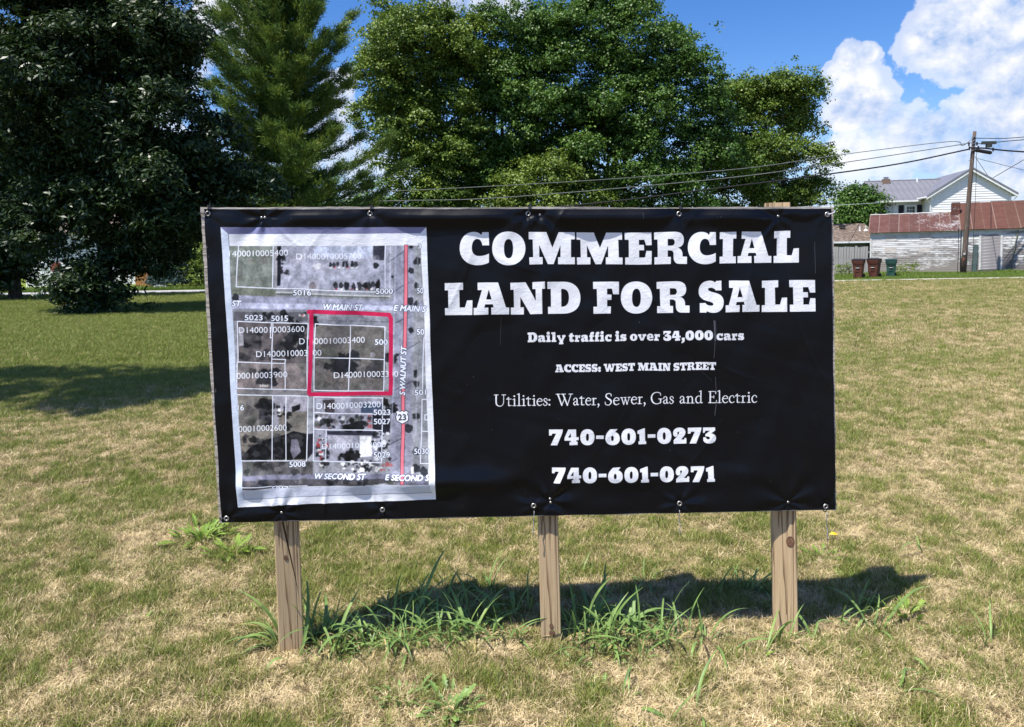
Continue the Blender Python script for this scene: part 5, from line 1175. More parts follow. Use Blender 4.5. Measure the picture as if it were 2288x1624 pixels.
weed(1990, 1560, 4, .9, 'little dark weed lying on straw in the lower right lawn', None, 1.5)
weed(1560, 1590, 4, .85, 'long bladed weed at the bottom of the lawn below the middle and right posts', None, 1.3)
weed(1395, 1560, 7, .62, 'bushy green weed in front of the thick row right of the middle post', None)
weed(2060, 1235, 3, .8, 'short green shoot standing behind the sign shadow on the right', None, .3)
weed(1500, 1620, 3, 1.1, 'dark weed blade cut by the bottom edge of the picture', None, 1.2)
weed(455, 1205, 34, 2.0, 'low wide patch of bright green weed behind the lower left corner of the sign', None, rosette=True, yellow=True)
weed(520, 1235, 22, 1.6, 'small round patch of green weed just under the lower left corner of the sign', None, rosette=True, yellow=True)
weed(1005, 1590, 24, 1.25, 'dark toothed rosette weed in the bottom middle of the lawn', None, rosette=True)
weed(900, 1560, 18, 1.1, 'ragged green rosette weed left of the dark one in the bottom middle', None, rosette=True)
weed(795, 1475, 12, .8, 'green rosette weed at the near edge of the weed row by the left post', None, rosette=True, yellow=True)
weed(1835, 1248, 14, 1.2, 'pale green lettuce like weed below the yellow fallen leaf', None, rosette=True, yellow=True)
weed(2025, 1375, 18, 1.5, 'leafy green weed at the tip of the sign shadow', None, rosette=True, yellow=True)
weed(1680, 1478, 9, .7, 'toothed pale weed in front of the right post on its left', None, rosette=True, yellow=True)
weed(1880, 1450, 6, .7, 'small round leaved weed in front of the right post on its right', None, rosette=True, yellow=True)
weed(1330, 1550, 12, .85, 'flat green rosette weed on bare straw in front of the middle post', None, rosette=True)
weed(1290, 1490, 12, .8, 'feathery grey green weed at the foot of the middle post', None, rosette=True)
weed(320, 1290, 8, .6, 'faint green rosette weed in the burnt lawn left of the sign', None, rosette=True, yellow=True)
weed(1920, 1135, 10, .9, 'green weed clump in the lawn right of the sign edge', None, rosette=True, yellow=True)
# patches of broad-leaved green scattered in the lawn, each small and low
for (px, py, s_, lab) in ((310, 1400, .9, 'low green weed patch in the lawn left of the left post'), (150, 1500, .8, 'small green weed in the lower left of the lawn'), (2150, 1240, .8, 'green weed patch in the dry lawn near the right edge'),
                         (1060, 1190, .8, 'green weed patch just beneath the bottom edge of the banner left of the middle post'), (2240, 1250, .6, 'tiny green weed close to the right edge of the lawn'), (560, 1370, .8, 'green weed left of the left post in burnt grass'),
                         (1650, 1175, .7, 'small green weed under the banner left of the right post'), (980, 1300, 1.0, 'yellow green weed tuft behind the weed row between the left and middle posts'), (1900, 1300, .8, 'small weed at the far edge of the sign shadow on the right')):
    weed(px, py, 10, s_, lab, None, rosette=True, yellow=True)
# a fallen yellow leaf beneath the right hand cord
m_yl = noise_mat('yellow_leaf', (0.72, 0.50, 0.02), (0.60, 0.36, 0.02), (60, 60, 60), 0.5)
mb = MB(); c = gnd(1857, 1213)
mb.v = [(0, 0, .03), (.016, .008, .042), (.036, .004, .036), (.045, -.004, .028), (.02, -.010, .031)]; mb.f = [(0, 1, 4), (1, 2, 4), (2, 3, 4)]; mb.m = [0] * 3
o = mb.build('fallen_leaf', m_yl, None, loc=(c.x - .01, c.y, 0.018)); tag(o, 'small bright yellow fallen leaf on the grass under the right hand cord', 'leaf')

# ================================================================== TREES
def foliage_mat(name, dark, mid, light, trans=0.22, rough=0.5, spec=0.35):
    m, t, p, out = new_mat(name)
    at_ = t.add('ShaderNodeAttribute', attribute_name='tint')
    col = t.mix(t.ramp(at_.outputs['Fac'], 0.0, 0.55), dark, mid); col = t.mix(t.ramp(at_.outputs['Fac'], 0.5, 1.0), col, light)
    t.l.new(col, p.inputs['Base Color']); p.inputs['Roughness'].default_value = rough; p.inputs['Specular IOR Level'].default_value = spec
    tr = t.add('ShaderNodeBsdfTranslucent'); t.l.new(t.mix(0.30, col, (0.14, 0.25, 0.02)), tr.inputs[0])
    ms = t.add('ShaderNodeMixShader'); ms.inputs[0].default_value = trans
    t.l.new(p.outputs[0], ms.inputs[1]); t.l.new(tr.outputs[0], ms.inputs[2]); t.l.new(ms.outputs[0], out.inputs[0])
    return m
def bark_mat(name, c1, c2):
    return noise_mat(name, c1, c2, (9, 9, 2.0), 0.95, lo=0.3, hi=0.7, bump=0.8, bscale=(24, 24, 5), bdist=0.03, spec=0.1)
m_bark = bark_mat('grey_bark', (0.10, 0.085, 0.07), (0.045, 0.036, 0.030))
m_f_maple = foliage_mat('maple_leaves', (0.028, 0.070, 0.012), (0.064, 0.138, 0.022), (0.145, 0.24, 0.042))
m_f_lite = foliage_mat('light_leaves', (0.050, 0.100, 0.014), (0.11, 0.178, 0.024), (0.235, 0.29, 0.040))
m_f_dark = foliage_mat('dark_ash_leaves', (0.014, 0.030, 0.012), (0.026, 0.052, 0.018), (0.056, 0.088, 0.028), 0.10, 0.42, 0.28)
m_f_pine = foliage_mat('pine_needles', (0.050, 0.105, 0.030), (0.105, 0.175, 0.038), (0.25, 0.295, 0.042), 0.22, 0.55, .2)
m_f_spruce = foliage_mat('blue_spruce_needles', (0.045, 0.085, 0.085), (0.085, 0.14, 0.135), (0.13, 0.20, 0.19), 0.05, 0.6)
m_f_bush = foliage_mat('bush_leaves', (0.08, 0.13, 0.02), (0.14, 0.20, 0.03), (0.20, 0.27, 0.05))

def crown(name, parent, lobes, clumps, per, clump_r, leaf, mat, seed, inner=0.15, origin=Vector((0, 0, 0)), elong=1.0, droop=0.0, puff=None, cover_k=1.15):
    """leaf-sized faces in clumps over a set of lobes (x, y, z, r) in world metres"""
    r_ = np.random.default_rng(seed)
    Lb = np.array([l[:4] for l in lobes], float); wts = Lb[:, 3] ** 2; wts /= wts.sum()
    # branch-sized puffs over the lobes, then small clumps over the upper and outer side of each puff
    mean_r = float(np.average(Lb[:, 3], weights=wts)); pr0 = puff if puff else max(clump_r * 1.9, mean_r * 0.30)
    npf = int(max(10, cover_k * sum(4 * math.pi * r__ ** 2 for r__ in Lb[:, 3]) / (math.pi * pr0 ** 2)))
    pk = r_.choice(len(Lb), npf, p=wts); dd_ = r_.normal(size=(npf, 3)); dd_ /= np.linalg.norm(dd_, axis=1)[:, None]
    pc = Lb[pk, :3] + dd_ * (Lb[pk, 3] * r_.uniform(0.62, 1.0, npf))[:, None]
    ins = r_.random(npf) < inner; pc[ins] = Lb[pk[ins], :3] + dd_[ins] * (Lb[pk[ins], 3] * r_.uniform(0, .7, ins.sum()))[:, None]
    deep = np.zeros(npf, bool)
    for k in range(len(Lb)): deep |= (np.linalg.norm(pc - Lb[k, :3], axis=1) < Lb[k, 3] * 0.50) & (pk != k)
    kp = (~deep | ins) & (pc[:, 2] > 0.2); pc = pc[kp]; pd = dd_[kp]; npf = len(pc)
    pr_ = pr0 * r_.uniform(0.55, 1.25, npf)
    nc = clumps; ci0 = r_.choice(npf, nc, p=pr_ ** 2 / (pr_ ** 2).sum())
    d = r_.normal(size=(nc, 3)) + pd[ci0] * 0.55 + np.array([0, 0, 0.55]); d /= np.linalg.norm(d, axis=1)[:, None]
    c = pc[ci0] + d * (pr_[ci0] * r_.uniform(0.45, 1.05, nc) ** 0.7)[:, None] * np.array([1.1, 1.1, 0.72])
    spur = r_.random(nc) < 0.09; c[spur] += d[spur] * (pr0 * r_.uniform(.2, .9, spur.sum()))[:, None]
    ok_ = c[:, 2] > 0.12; c = c[ok_]; d = d[ok_]; ci0 = ci0[ok_]
    ptint = r_.uniform(0, .35, npf)
    n = len(c); ct = ptint[ci0] + r_.uniform(0, .25, n)
    cr_ = clump_r * r_.uniform(0.6, 1.35, n)
    N_ = n * per
    ci = np.repeat(np.arange(n), per)
    off = r_.normal(size=(N_, 3)) * 0.5; off[:, 2] *= 0.62
    off[:, 2] -= droop * (off[:, 0]**2 + off[:, 1]**2)
    pos = c[ci] + off * cr_[ci][:, None]
    nrm = r_.normal(size=(N_, 3)) * 0.75 + d[ci] * 0.7 + np.array([0, 0, 0.75]); nrm /= np.linalg.norm(nrm, axis=1)[:, None]
    ax = r_.normal(size=(N_, 3)) + d[ci] * 0.6 + np.array([0, 0, -0.25]); ax -= nrm * (ax * nrm).sum(1)[:, None]; ax /= np.maximum(np.linalg.norm(ax, axis=1), 1e-6)[:, None]
    bx2 = np.cross(nrm, ax); s = leaf * r_.uniform(0.6, 1.25, N_)
    a = ax * (s * 0.5 * elong)[:, None]; b_ = bx2 * (s * 0.5 / math.sqrt(elong) * 0.8)[:, None]; fold = nrm * (s * 0.10)[:, None]
    V = np.stack([pos - a, pos + b_ + fold, pos + a - fold * .6, pos - b_ + fold], 1).reshape(-1, 3) - np.array(origin)
    ok = V[:, 2].reshape(-1, 4).min(1) + origin.z > 0.02
    V = V.reshape(-1, 4, 3)[ok].reshape(-1, 3)
    me = np_mesh(name, V, 4, np.arange(len(V)), False)
    ti_ = np.clip(ct[ci] + r_.uniform(0, 0.45, N_), 0, 1)[ok]
    at_ = me.attributes.new('tint', 'FLOAT', 'FACE'); at_.data.foreach_set('value', ti_.astype(np.float32))
    me.materials.append(mat)
    return link(name, me, None, parent)

def limb_mesh(m_, p0, p1, r0, r1, seed, n=7, wob=0.05):
    rr = random.Random(seed); p0, p1 = Vector(p0), Vector(p1); L_ = (p1 - p0).length; pts = []
    for i in range(n):
        t_ = i / (n - 1); q = p0.lerp(p1, t_)
        if 0 < i: q += Vector((rr.uniform(-1, 1), rr.uniform(-1, 1), rr.uniform(-.3, .3))) * wob * L_ * (0.3 if i == n - 1 else 1) * .5
        pts.append(q)
    m_.tube(pts, [r0 + (r1 - r0) * (i / (n - 1)) ** 0.8 for i in range(n)], 9)
    return pts
def px_lobes(Y, rows, origin=None):
    out = []
    for r_ in rows:
        px, py, pr = r_[:3]; dy = r_[3] if len(r_) > 3 else 0.0
        q = at(px, py, Y + dy); out.append((q.x, q.y, q.z, pr * Y / FOC))
    return out
def tree(name, label, base_px, Y, rows, trunk_r, clumps, per, clump_r, leaf, mat, seed, group=None, h_fork=2.6, cat='tree', limbs=7, bark=None, **kw):
    b0 = at(base_px, 600, Y); base = Vector((b0.x, Y, 0))
    root = empty(name, base, 0, label, cat, group)
    lobes = px_lobes(Y, rows)
    zt = max(l[2] for l in lobes) - 0.5
    m_ = MB(); fork = Vector((0, 0, h_fork)); top = Vector((0.2, 0.1, zt * 0.82))
    m_.tube([Vector((0, 0, -.1)), Vector((0, 0, .12)), Vector((.02, 0, .6)), fork * 0.6 + Vector((.04, .02, 0)), fork, fork.lerp(top, .4) + Vector((.15, 0, 0)), top], [trunk_r * 1.5, trunk_r * 1.25, trunk_r, trunk_r * .93, trunk_r * .85, trunk_r * .5, .04], 12)
    rr = random.Random(seed)
    big = sorted(lobes, key=lambda l: -l[3])[:limbs]
    for k, l in enumerate(big):
        tgt = Vector(l[:3]) - base; s_ = fork.lerp(top, rr.uniform(0, .45)); limb_mesh(m_, s_, tgt, trunk_r * .42, 0.03, seed + k)
        for _ in range(2):
            limb_mesh(m_, s_.lerp(tgt, .55), tgt + Vector((rr.uniform(-1, 1), rr.uniform(-1, 1), rr.uniform(-.3, 1))) * l[3] * .8, trunk_r * .16, 0.012, seed + k + 50, 5)
    m_.build('trunk', bark or m_bark, root, True)
    crown('crown', root, lobes, clumps, per, clump_r, leaf, mat, seed, origin=base, **kw)
    return root

# far left pair in shade
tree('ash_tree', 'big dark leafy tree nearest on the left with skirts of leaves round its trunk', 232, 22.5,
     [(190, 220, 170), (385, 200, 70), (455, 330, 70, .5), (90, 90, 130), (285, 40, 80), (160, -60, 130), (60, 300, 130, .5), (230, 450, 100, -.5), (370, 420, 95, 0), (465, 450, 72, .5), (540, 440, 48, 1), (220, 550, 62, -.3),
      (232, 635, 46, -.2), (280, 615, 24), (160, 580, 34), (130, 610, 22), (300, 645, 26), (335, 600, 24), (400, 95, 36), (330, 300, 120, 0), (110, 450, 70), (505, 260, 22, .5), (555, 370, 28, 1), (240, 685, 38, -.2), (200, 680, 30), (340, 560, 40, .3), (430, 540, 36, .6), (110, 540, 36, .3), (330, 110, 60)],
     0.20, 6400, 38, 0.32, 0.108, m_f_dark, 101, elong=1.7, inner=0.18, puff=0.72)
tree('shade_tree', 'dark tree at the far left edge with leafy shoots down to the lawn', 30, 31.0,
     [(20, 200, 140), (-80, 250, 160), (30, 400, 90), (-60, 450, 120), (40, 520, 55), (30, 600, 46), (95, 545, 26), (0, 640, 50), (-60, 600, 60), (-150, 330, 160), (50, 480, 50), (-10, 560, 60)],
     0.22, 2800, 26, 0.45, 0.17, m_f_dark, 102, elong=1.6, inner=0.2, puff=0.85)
# a tree just outside the picture on the left; its shade lies over the lawn
LT = empty('lawn_tree', (-11.3, 6.4, 0), 0, 'tall leafy tree beside the lawn just left of the picture, shading the grass', 'tree')
_l = [(-14.0, 6.3, 10.0, 1.3), (-12.4, 6.6, 10.3, 1.1), (-10.9, 6.2, 10.0, .95), (-9.6, 6.5, 9.9, .85), (-8.5, 6.1, 9.8, .85), (-7.7, 6.5, 9.7, .5), (-10.1, 3.3, 9.4, .7)]
_m = MB(); _m.tube([Vector((0, 0, -.1)), Vector((0, 0, 1)), Vector((.1, 0, 5)), Vector((-.1, 0, 9.5))], [.34, .24, .2, .1], 12)
for _k, _q in enumerate(_l): limb_mesh(_m, Vector((.05, 0, 6.5 + .2 * _k)), Vector(_q[:3]) - Vector((-11.3, 6.4, 0)), .09, .02, 60 + _k)
_m.build('trunk', m_bark, LT, True)
crown('crown', LT, _l, 900, 22, .35, .19, m_f_maple, 103, inner=.3, origin=Vector((-11.3, 6.4, 0)), puff=.6)

# centre group, beyond the overhead cables
T4 = 'trees standing in a close row behind the sign'
tree('broadleaf_tree', 'tall yellow green tree at the left end of the row behind the sign', 960, 47.0,
     [(905, 120, 85), (870, 190, 70), (960, 100, 90), (935, 60, 62), (1000, 190, 90), (900, 280, 75), (980, 300, 90), (860, 330, 50), (920, 400, 80), (1010, 400, 80), (850, 250, 45), (960, 470, 90), (835, 80, 22), (1030, 80, 40), (885, 55, 40), (790, 215, 16, -1), (815, 205, 20, -1)],
     0.32, 4600, 28, 0.40, 0.165, m_f_lite, 111, T4, puff=1.1, cover_k=1.0)
tree('broadleaf_tree', 'dark green middle tree of the row between the yellow green one and the tallest', 1120, 48.5,
     [(1090, 110, 70), (1150, 90, 65), (1060, 180, 80), (1150, 210, 90), (1100, 300, 95), (1190, 330, 80), (1050, 380, 70), (1130, 440, 90), (1105, 55, 34), (1040, 120, 40)],
     0.34, 3900, 28, 0.40, 0.165, m_f_maple, 112, T4, puff=1.1, cover_k=1.0)
tree('broadleaf_tree', 'tallest and broadest dark green tree of the row behind the middle of the sign', 1370, 47.5,
     [(1330, 60, 80), (1270, 110, 85), (1400, 110, 90), (1340, 180, 120), (1240, 210, 90), (1470, 130, 70), (1520, 210, 90), (1560, 270, 70), (1430, 240, 110), (1250, 320, 100), (1370, 330, 120), (1500, 340, 110), (1580, 350, 60), (1300, 430, 100), (1430, 440, 110), (1550, 440, 90), (1345, 18, 44), (1500, 90, 36), (1540, 120, 36), (1215, 80, 44), (1390, 40, 50), (1575, 180, 44), (1180, 50, 28)],
     0.42, 8200, 28, 0.40, 0.165, m_f_maple, 113, T4, limbs=10, puff=1.1, cover_k=1.0)
tree('broadleaf_tree', 'lower rounded tree at the right end of the row behind the right post', 1740, 51.5,
     [(1700, 240, 55), (1760, 230, 52), (1660, 250, 50), (1720, 310, 80), (1790, 320, 42), (1660, 350, 70), (1780, 380, 55), (1720, 430, 75), (1815, 400, 26), (1640, 430, 60), (1725, 195, 26), (1690, 200, 22), (1800, 265, 22), (1790, 440, 40), (1820, 360, 22), (1640, 200, 22)],
     0.24, 3500, 28, 0.38, 0.165, m_f_lite, 114, T4, puff=1.1, cover_k=1.0)
tree('mulberry_bush', 'pale leafed low shrub tree in front of the row behind the middle of the sign', 1225, 45.0,
     [(1225, 420, 60), (1170, 430, 50), (1285, 430, 50), (1220, 385, 40), (1320, 440, 34), (1130, 440, 34), (1220, 470, 80)], 0.12, 900, 26, 0.45, 0.17, m_f_bush, 115, h_fork=1.2, limbs=4)
tree('roadside_bush', 'low green thicket under the pine behind the left part of the sign', 760, 45.5,
     [(700, 455, 40), (780, 450, 44), (860, 455, 48), (620, 455, 40), (930, 450, 40), (540, 460, 50), (460, 450, 50), (590, 470, 50), (700, 500, 60), (820, 500, 60)], 0.10, 1500, 22, 0.5, 0.18, m_f_maple, 116, h_fork=1.0, limbs=5)
tree('distant_tree', 'round green tree beyond the low brown garage roof right of the sign', 1915, 66.0,
     [(1915, 470, 36), (1895, 480, 30), (1940, 475, 34), (1905, 450, 20), (1935, 452, 20), (1915, 500, 44), (1880, 500, 26), (1955, 495, 30)], 0.22, 1300, 22, 0.6, 0.22, m_f_maple, 117, limbs=4)

# white pine behind the upper left of the sign
def pine(label, px, Y, zmax, profile, seed):
    b0 = at(px, 600, Y); base = Vector((b0.x, Y, 0)); root = empty('white_pine', base, 0, label, 'tree')
    rr = random.Random(seed); nr = np.random.default_rng(seed)
    m_ = MB(); lean = 0.02
    m_.tube([Vector((0, 0, -.1)), Vector((0, 0, 1.0)), Vector((.05, 0, 4)), Vector((.02, 0, 8)), Vector((.1, 0, zmax))], [.42, .34, .28, .2, .03], 12)
    tips = []; z = 3.6; k = 0
    while z < zmax - 0.4:
        nb = rr.choice((4, 5, 5)); ph = rr.uniform(0, 6.28)
        for j in range(nb):
            a = ph + j * 6.283 / nb + rr.uniform(-.3, .3)
            wl, wr_, up_ = profile(z)
            side = (wr_ if math.cos(a) > 0 else wl) * (1.0 if rr.random() < .75 else 1.22)
            ln = side * rr.uniform(.72, 1.05) if abs(math.cos(a)) > .25 else (wl + wr_) / 2 * rr.uniform(.7, .95)
            p0 = Vector((0.02, 0, z + rr.uniform(-.15, .15))); pts = []
            for i in range(7):
                t_ = i / 6; pts.append(p0 + Vector((math.cos(a) * ln * t_, math.sin(a) * ln * t_, up_ * ln * (t_ ** 1.6) - 0.05 * ln * math.sin(t_ * 3.1))))
            m_.tube(pts, [.055 + .02 * ln / 3] + [.04, .032, .026, .02, .014, .006], 6)
            for i in (0.6, 1, 2, 3, 4, 5, 6, 6):
                for s_ in (-1, -.5, 1, .5, 0):
                    tt = (i + rr.uniform(-.5, .4)) / 6; tt = min(max(tt, .1), 1)
                    q = pts[int(tt * 6)].lerp(pts[min(6, int(tt * 6) + 1)], tt * 6 - int(tt * 6))
                    aa = a + s_ * rr.uniform(.5, 1.0); l2 = min(ln, 2.6) * 0.24 * rr.uniform(.5, 1.15) * (1.15 - .45 * tt) + .15
                    e = q + Vector((math.cos(aa) * l2, math.sin(aa) * l2, l2 * rr.uniform(.15, .7)))
                    tips.append((q, e)); m_.tube([q, e], [.012, .004], 4, False)
        z += rr.uniform(.32, .50); k += 1
    m_.build('trunk', m_bark, root, True)
    Q0 = np.array([t_[0] for t_ in tips]); Q1 = np.array([t_[1] for t_ in tips]); n = len(tips); per = 58
    ci = np.repeat(np.arange(n), per); tt = nr.uniform(0.0, 1.08, n * per)[:, None]
    dirn = Q1 - Q0; dl = np.linalg.norm(dirn, axis=1); dirn /= dl[:, None]
    pos = Q0[ci] + (Q1 - Q0)[ci] * tt + nr.normal(size=(n * per, 3)) * 0.10
    nd = dirn[ci] * 1.0 + nr.normal(size=(n * per, 3)) * 0.55 + np.array([0, 0, .35]); nd /= np.linalg.norm(nd, axis=1)[:, None]
    L_ = nr.uniform(.13, .24, n * per)[:, None]; sd = np.cross(nd, nr.normal(size=(n * per, 3))); sd /= np.linalg.norm(sd, axis=1)[:, None]; sd *= 0.021
    V = np.stack([pos - sd, pos + sd, pos + nd * L_], 1).reshape(-1, 3)
    me = np_mesh('crown', V, 3, np.arange(len(V)))
    ctn = nr.uniform(0, .6, n); at_ = me.attributes.new('tint', 'FLOAT', 'FACE'); at_.data.foreach_set('value', np.clip(ctn[ci] + nr.uniform(0, .4, n * per), 0, 1).astype(np.float32))
    me.materials.append(m_f_pine); link('crown', me, None, root); return root
def prof(z):
    # left reach, right reach, upward sweep - wide and level low down, steep near the top
    pts = [(3.0, 3.2, 4.6, .06), (4.4, 3.2, 5.6, .18), (5.8, 2.5, 5.4, .34), (6.6, 2.9, 2.0, .40), (9.2, 3.9, 2.6, .50), (11.0, 3.6, 2.9, .65), (12.4, 1.9, 1.7, .8), (14.2, 1.25, .95, 1.0), (18, .4, .4, 1)]
    for a, b in zip(pts[:-1], pts[1:]):
        if z <= b[0]: t_ = max(0, (z - a[0]) / (b[0] - a[0])); return tuple(a[i] + (b[i] - a[i]) * t_ for i in (1, 2, 3))
    return pts[-1][1:]
pine('tall white pine with upswept branches behind the upper left of the sign', 648, 36.0, 16.2, prof, 31)

# small blue spruce by the road on the left
def spruce(px, Y, H_, R_, seed):
    b0 = at(px, 600, Y); base = Vector((b0.x, Y, 0)); root = empty('blue_spruce', base, 0, 'small blue green spruce beside the road left of the sign', 'tree')
    nr = np.random.default_rng(seed); m_ = MB(); m_.tube([(0, 0, 0), (0, 0, H_ * .98)], [.10, .01], 8); m_.build('trunk', m_bark, root, True)
    V = []; T = []
    n = 620
    for i in range(n):
        f = nr.random() ** 1.4; z = 0.25 + f * (H_ - .3); r0 = R_ * (1 - f) ** .85 * nr.uniform(.55, 1.08); a = nr.uniform(0, 6.283)
        c = np.array([math.cos(a) * r0, math.sin(a) * r0, z + r0 * .08]); o_ = np.array([math.cos(a), math.sin(a), .15]); m = 46
        pos = c + nr.normal(size=(m, 3)) * np.array([.16, .16, .06]) ; nd = o_ * .9 + nr.normal(size=(m, 3)) * .5; nd /= np.linalg.norm(nd, axis=1)[:, None]
        sd = np.cross(nd, nr.normal(size=(m, 3))); sd /= np.linalg.norm(sd, axis=1)[:, None]; sd *= .02
        V.append(np.stack([pos - sd, pos + sd, pos + nd * nr.uniform(.08, .2, (m, 1))], 1).reshape(-1, 3)); T.append(np.full(m, nr.uniform(0, .7)) + nr.uniform(0, .3, m))
    V = np.concatenate(V); V[:, 2] = np.maximum(V[:, 2], .03); me = np_mesh('crown', V, 3, np.arange(len(V))); at_ = me.attributes.new('tint', 'FLOAT', 'FACE'); at_.data.foreach_set('value', np.concatenate(T).astype(np.float32))
    me.materials.append(m_f_spruce); link('crown', me, None, root)
spruce(388, 42.5, 3.4, 1.25, 5)
tree('green_shrub', 'bright green upright shrub at the left edge of the sign by the road', 442, 41.8, [(440, 585, 18), (448, 610, 24), (430, 625, 22), (450, 640, 22), (436, 560, 10), (470, 600, 30), (480, 560, 26)], .05, 260, 24, .3, .12, m_f_bush, 119, h_fork=.8, cat='shrub', limbs=3)
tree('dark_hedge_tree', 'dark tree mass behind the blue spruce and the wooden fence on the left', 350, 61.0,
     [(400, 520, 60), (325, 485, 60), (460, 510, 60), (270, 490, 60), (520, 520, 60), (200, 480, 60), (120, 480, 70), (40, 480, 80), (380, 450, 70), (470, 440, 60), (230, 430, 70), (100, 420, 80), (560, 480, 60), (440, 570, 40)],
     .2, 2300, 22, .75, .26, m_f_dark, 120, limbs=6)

# ================================================================== BUILDINGS ON THE RIGHT
class Wall:
    """upright plane through two ground points; local frame s along, n into the building"""
    def __init__(s, a, b):
        s.a = Vector(a); s.d = (Vector(b) - s.a); s.d.z = 0; s.L = s.d.length; s.d.normalize(); s.n = Vector((-s.d.y, s.d.x, 0))
        if s.n.y < 0: s.n = -s.n
        s.rz = math.atan2(s.d.y, s.d.x)
    def P(s, u, h, k=0.0): return s.a + s.d * u + s.n * k + Vector((0, 0, h))
    def hit(s, px, py, k=0.0):
        r = Vector(ray(px, py)); e = Vector((0, 0, EYE)); o = s.a + s.n * k
        t_ = s.n.dot(o - e) / s.n.dot(r); q = e + r * t_
        return s.d.dot(q - s.a), q.z
def paint_mat(name, paint, wood, amount_lo, amount_hi, board, seed, dirt=(0.24, 0.22, 0.17)):
    m, t, p, _ = new_mat(name)
    tc = t.add('ShaderNodeTexCoord'); sp = t.add('ShaderNodeSeparateXYZ'); t.l.new(tc.outputs['Object'], sp.inputs[0])
    row = t.math('FLOOR', t.math('DIVIDE', sp.outputs[2], board))
    cb = t.add('ShaderNodeCombineXYZ'); t.l.new(t.math('MULTIPLY', sp.outputs[0], 0.9), cb.inputs[0]); t.l.new(t.math('MULTIPLY', row, 7.31), cb.inputs[2]); cb.inputs[1].default_value = seed
    perrow = t.noise(cb.outputs[0], 1.0, 3, 0.5)
    flake = t.noise(t.vmath('MULTIPLY', tc.outputs['Object'], (4.5, 4, 22)), 1.0, 6, 0.72)
    big = t.noise(t.vmath('MULTIPLY', tc.outputs['Object'], (.55, .5, .8)), 1.0, 3, 0.5)
    hgt = t.ramp(sp.outputs[2], 0.2, 2.2, -.05, 0.10)
    f = t.math('ADD', t.math('ADD', t.math('MULTIPLY', perrow, .40), t.math('MULTIPLY', flake, .42)), t.math('ADD', t.math('MULTIPLY', big, .25), hgt))
    woodc = t.mix(t.noise(t.vmath('MULTIPLY', tc.outputs['Object'], (1.5, 2, 60)), 1.0, 4, .6), tuple(c * .62 for c in wood), tuple(min(1, c * 1.35) for c in wood))
    col = t.mix(t.ramp(f, amount_lo, amount_hi), woodc, paint)
    low = t.ramp(t.math('ADD', sp.outputs[2], t.math('MULTIPLY', big, .5)), .65, .15, 0, .55)
    col = t.mix(low, col, dirt)
    t.l.new(col, p.inputs['Base Color']); p.inputs['Roughness'].default_value = .85; p.inputs['Specular IOR Level'].default_value = .15
    return m
def rust_mat(name, base, light, dark, white=0.0, s=1.0):
    m, t, p, _ = new_mat(name)
    tc = t.add('ShaderNodeTexCoord'); gp = t.add('ShaderNodeNewGeometry'); oi = t.add('ShaderNodeObjectInfo')
    P_ = gp.outputs['Position']
    a = t.noise(t.vmath('MULTIPLY', P_, (2.2 * s, 2.2, 3)), 1.0, 6, .7); b = t.noise(t.vmath('MULTIPLY', P_, (9, 2, 1.2)), 1.0, 5, .65)
    col = t.mix(t.ramp(a, .3, .7), base, light); col = t.mix(t.ramp(b, .52, .8, 0, .7), col, dark)
    col = t.mix(t.math('MULTIPLY', oi.outputs['Random'], .45), col, dark)
    tco = t.add('ShaderNodeTexCoord'); sq = t.add('ShaderNodeSeparateXYZ'); t.l.new(tco.outputs['Object'], sq.inputs[0])
    col = t.mix(t.ramp(sq.outputs[0], .07, .015, 0, .5), col, (.30, .24, .20))
    if white > 0:
        c = t.noise(t.vmath('MULTIPLY', P_, (1.0, 1, 1.4)), 1.0, 5, .7); d = t.noise(t.vmath('MULTIPLY', P_, (14, 3, 2.4)), 1.0, 4, .7)
        sp = t.add('ShaderNodeSeparateXYZ'); t.l.new(P_, sp.inputs[0])
        right = t.ramp(sp.outputs[0], 22.5, 28, -.09, .08)
        f = t.ramp(t.math('ADD', t.math('ADD', t.math('MULTIPLY', c, .5), t.math('MULTIPLY', d, .5)), right), .54, .66, 0, white)
        col = t.mix(f, col, (0.44, 0.44, 0.46))
    t.l.new(col, p.inputs['Base Color']); p.inputs['Roughness'].default_value = .7; p.inputs['Specular IOR Level'].default_value = .25
    return m
m_shedL = paint_mat('peeling_white_paint', (0.60, 0.60, 0.61), (0.23, 0.21, 0.20), .50, .63, .118, 1.0)
m_shedR = paint_mat('peeling_white_paint_grey', (0.60, 0.60, 0.60), (0.17, 0.155, 0.15), .54, .64, .155, 5.0)
m_board = noise_mat('bare_grey_boards', (0.22, 0.20, 0.205), (0.33, 0.31, 0.32), (1.4, 2, 22), .9, c3=(0.48, 0.46, 0.46))
m_trim = noise_mat('worn_white_trim', (0.62, 0.63, 0.63), (0.45, 0.44, 0.42), (3, 3, 9), .7)
m_rustL = rust_mat('rusty_roof_faded', (0.085, 0.034, 0.028), (0.125, 0.060, 0.048), (0.042, 0.020, 0.019), .6)
m_rustR = rust_mat('rusty_roof_red', (0.080, 0.028, 0.022), (0.115, 0.048, 0.034), (0.075, 0.046, 0.026))
m_dark = noise_mat('dark_void', (0.02, 0.02, 0.02), (0.03, 0.03, 0.028), rough=.9)

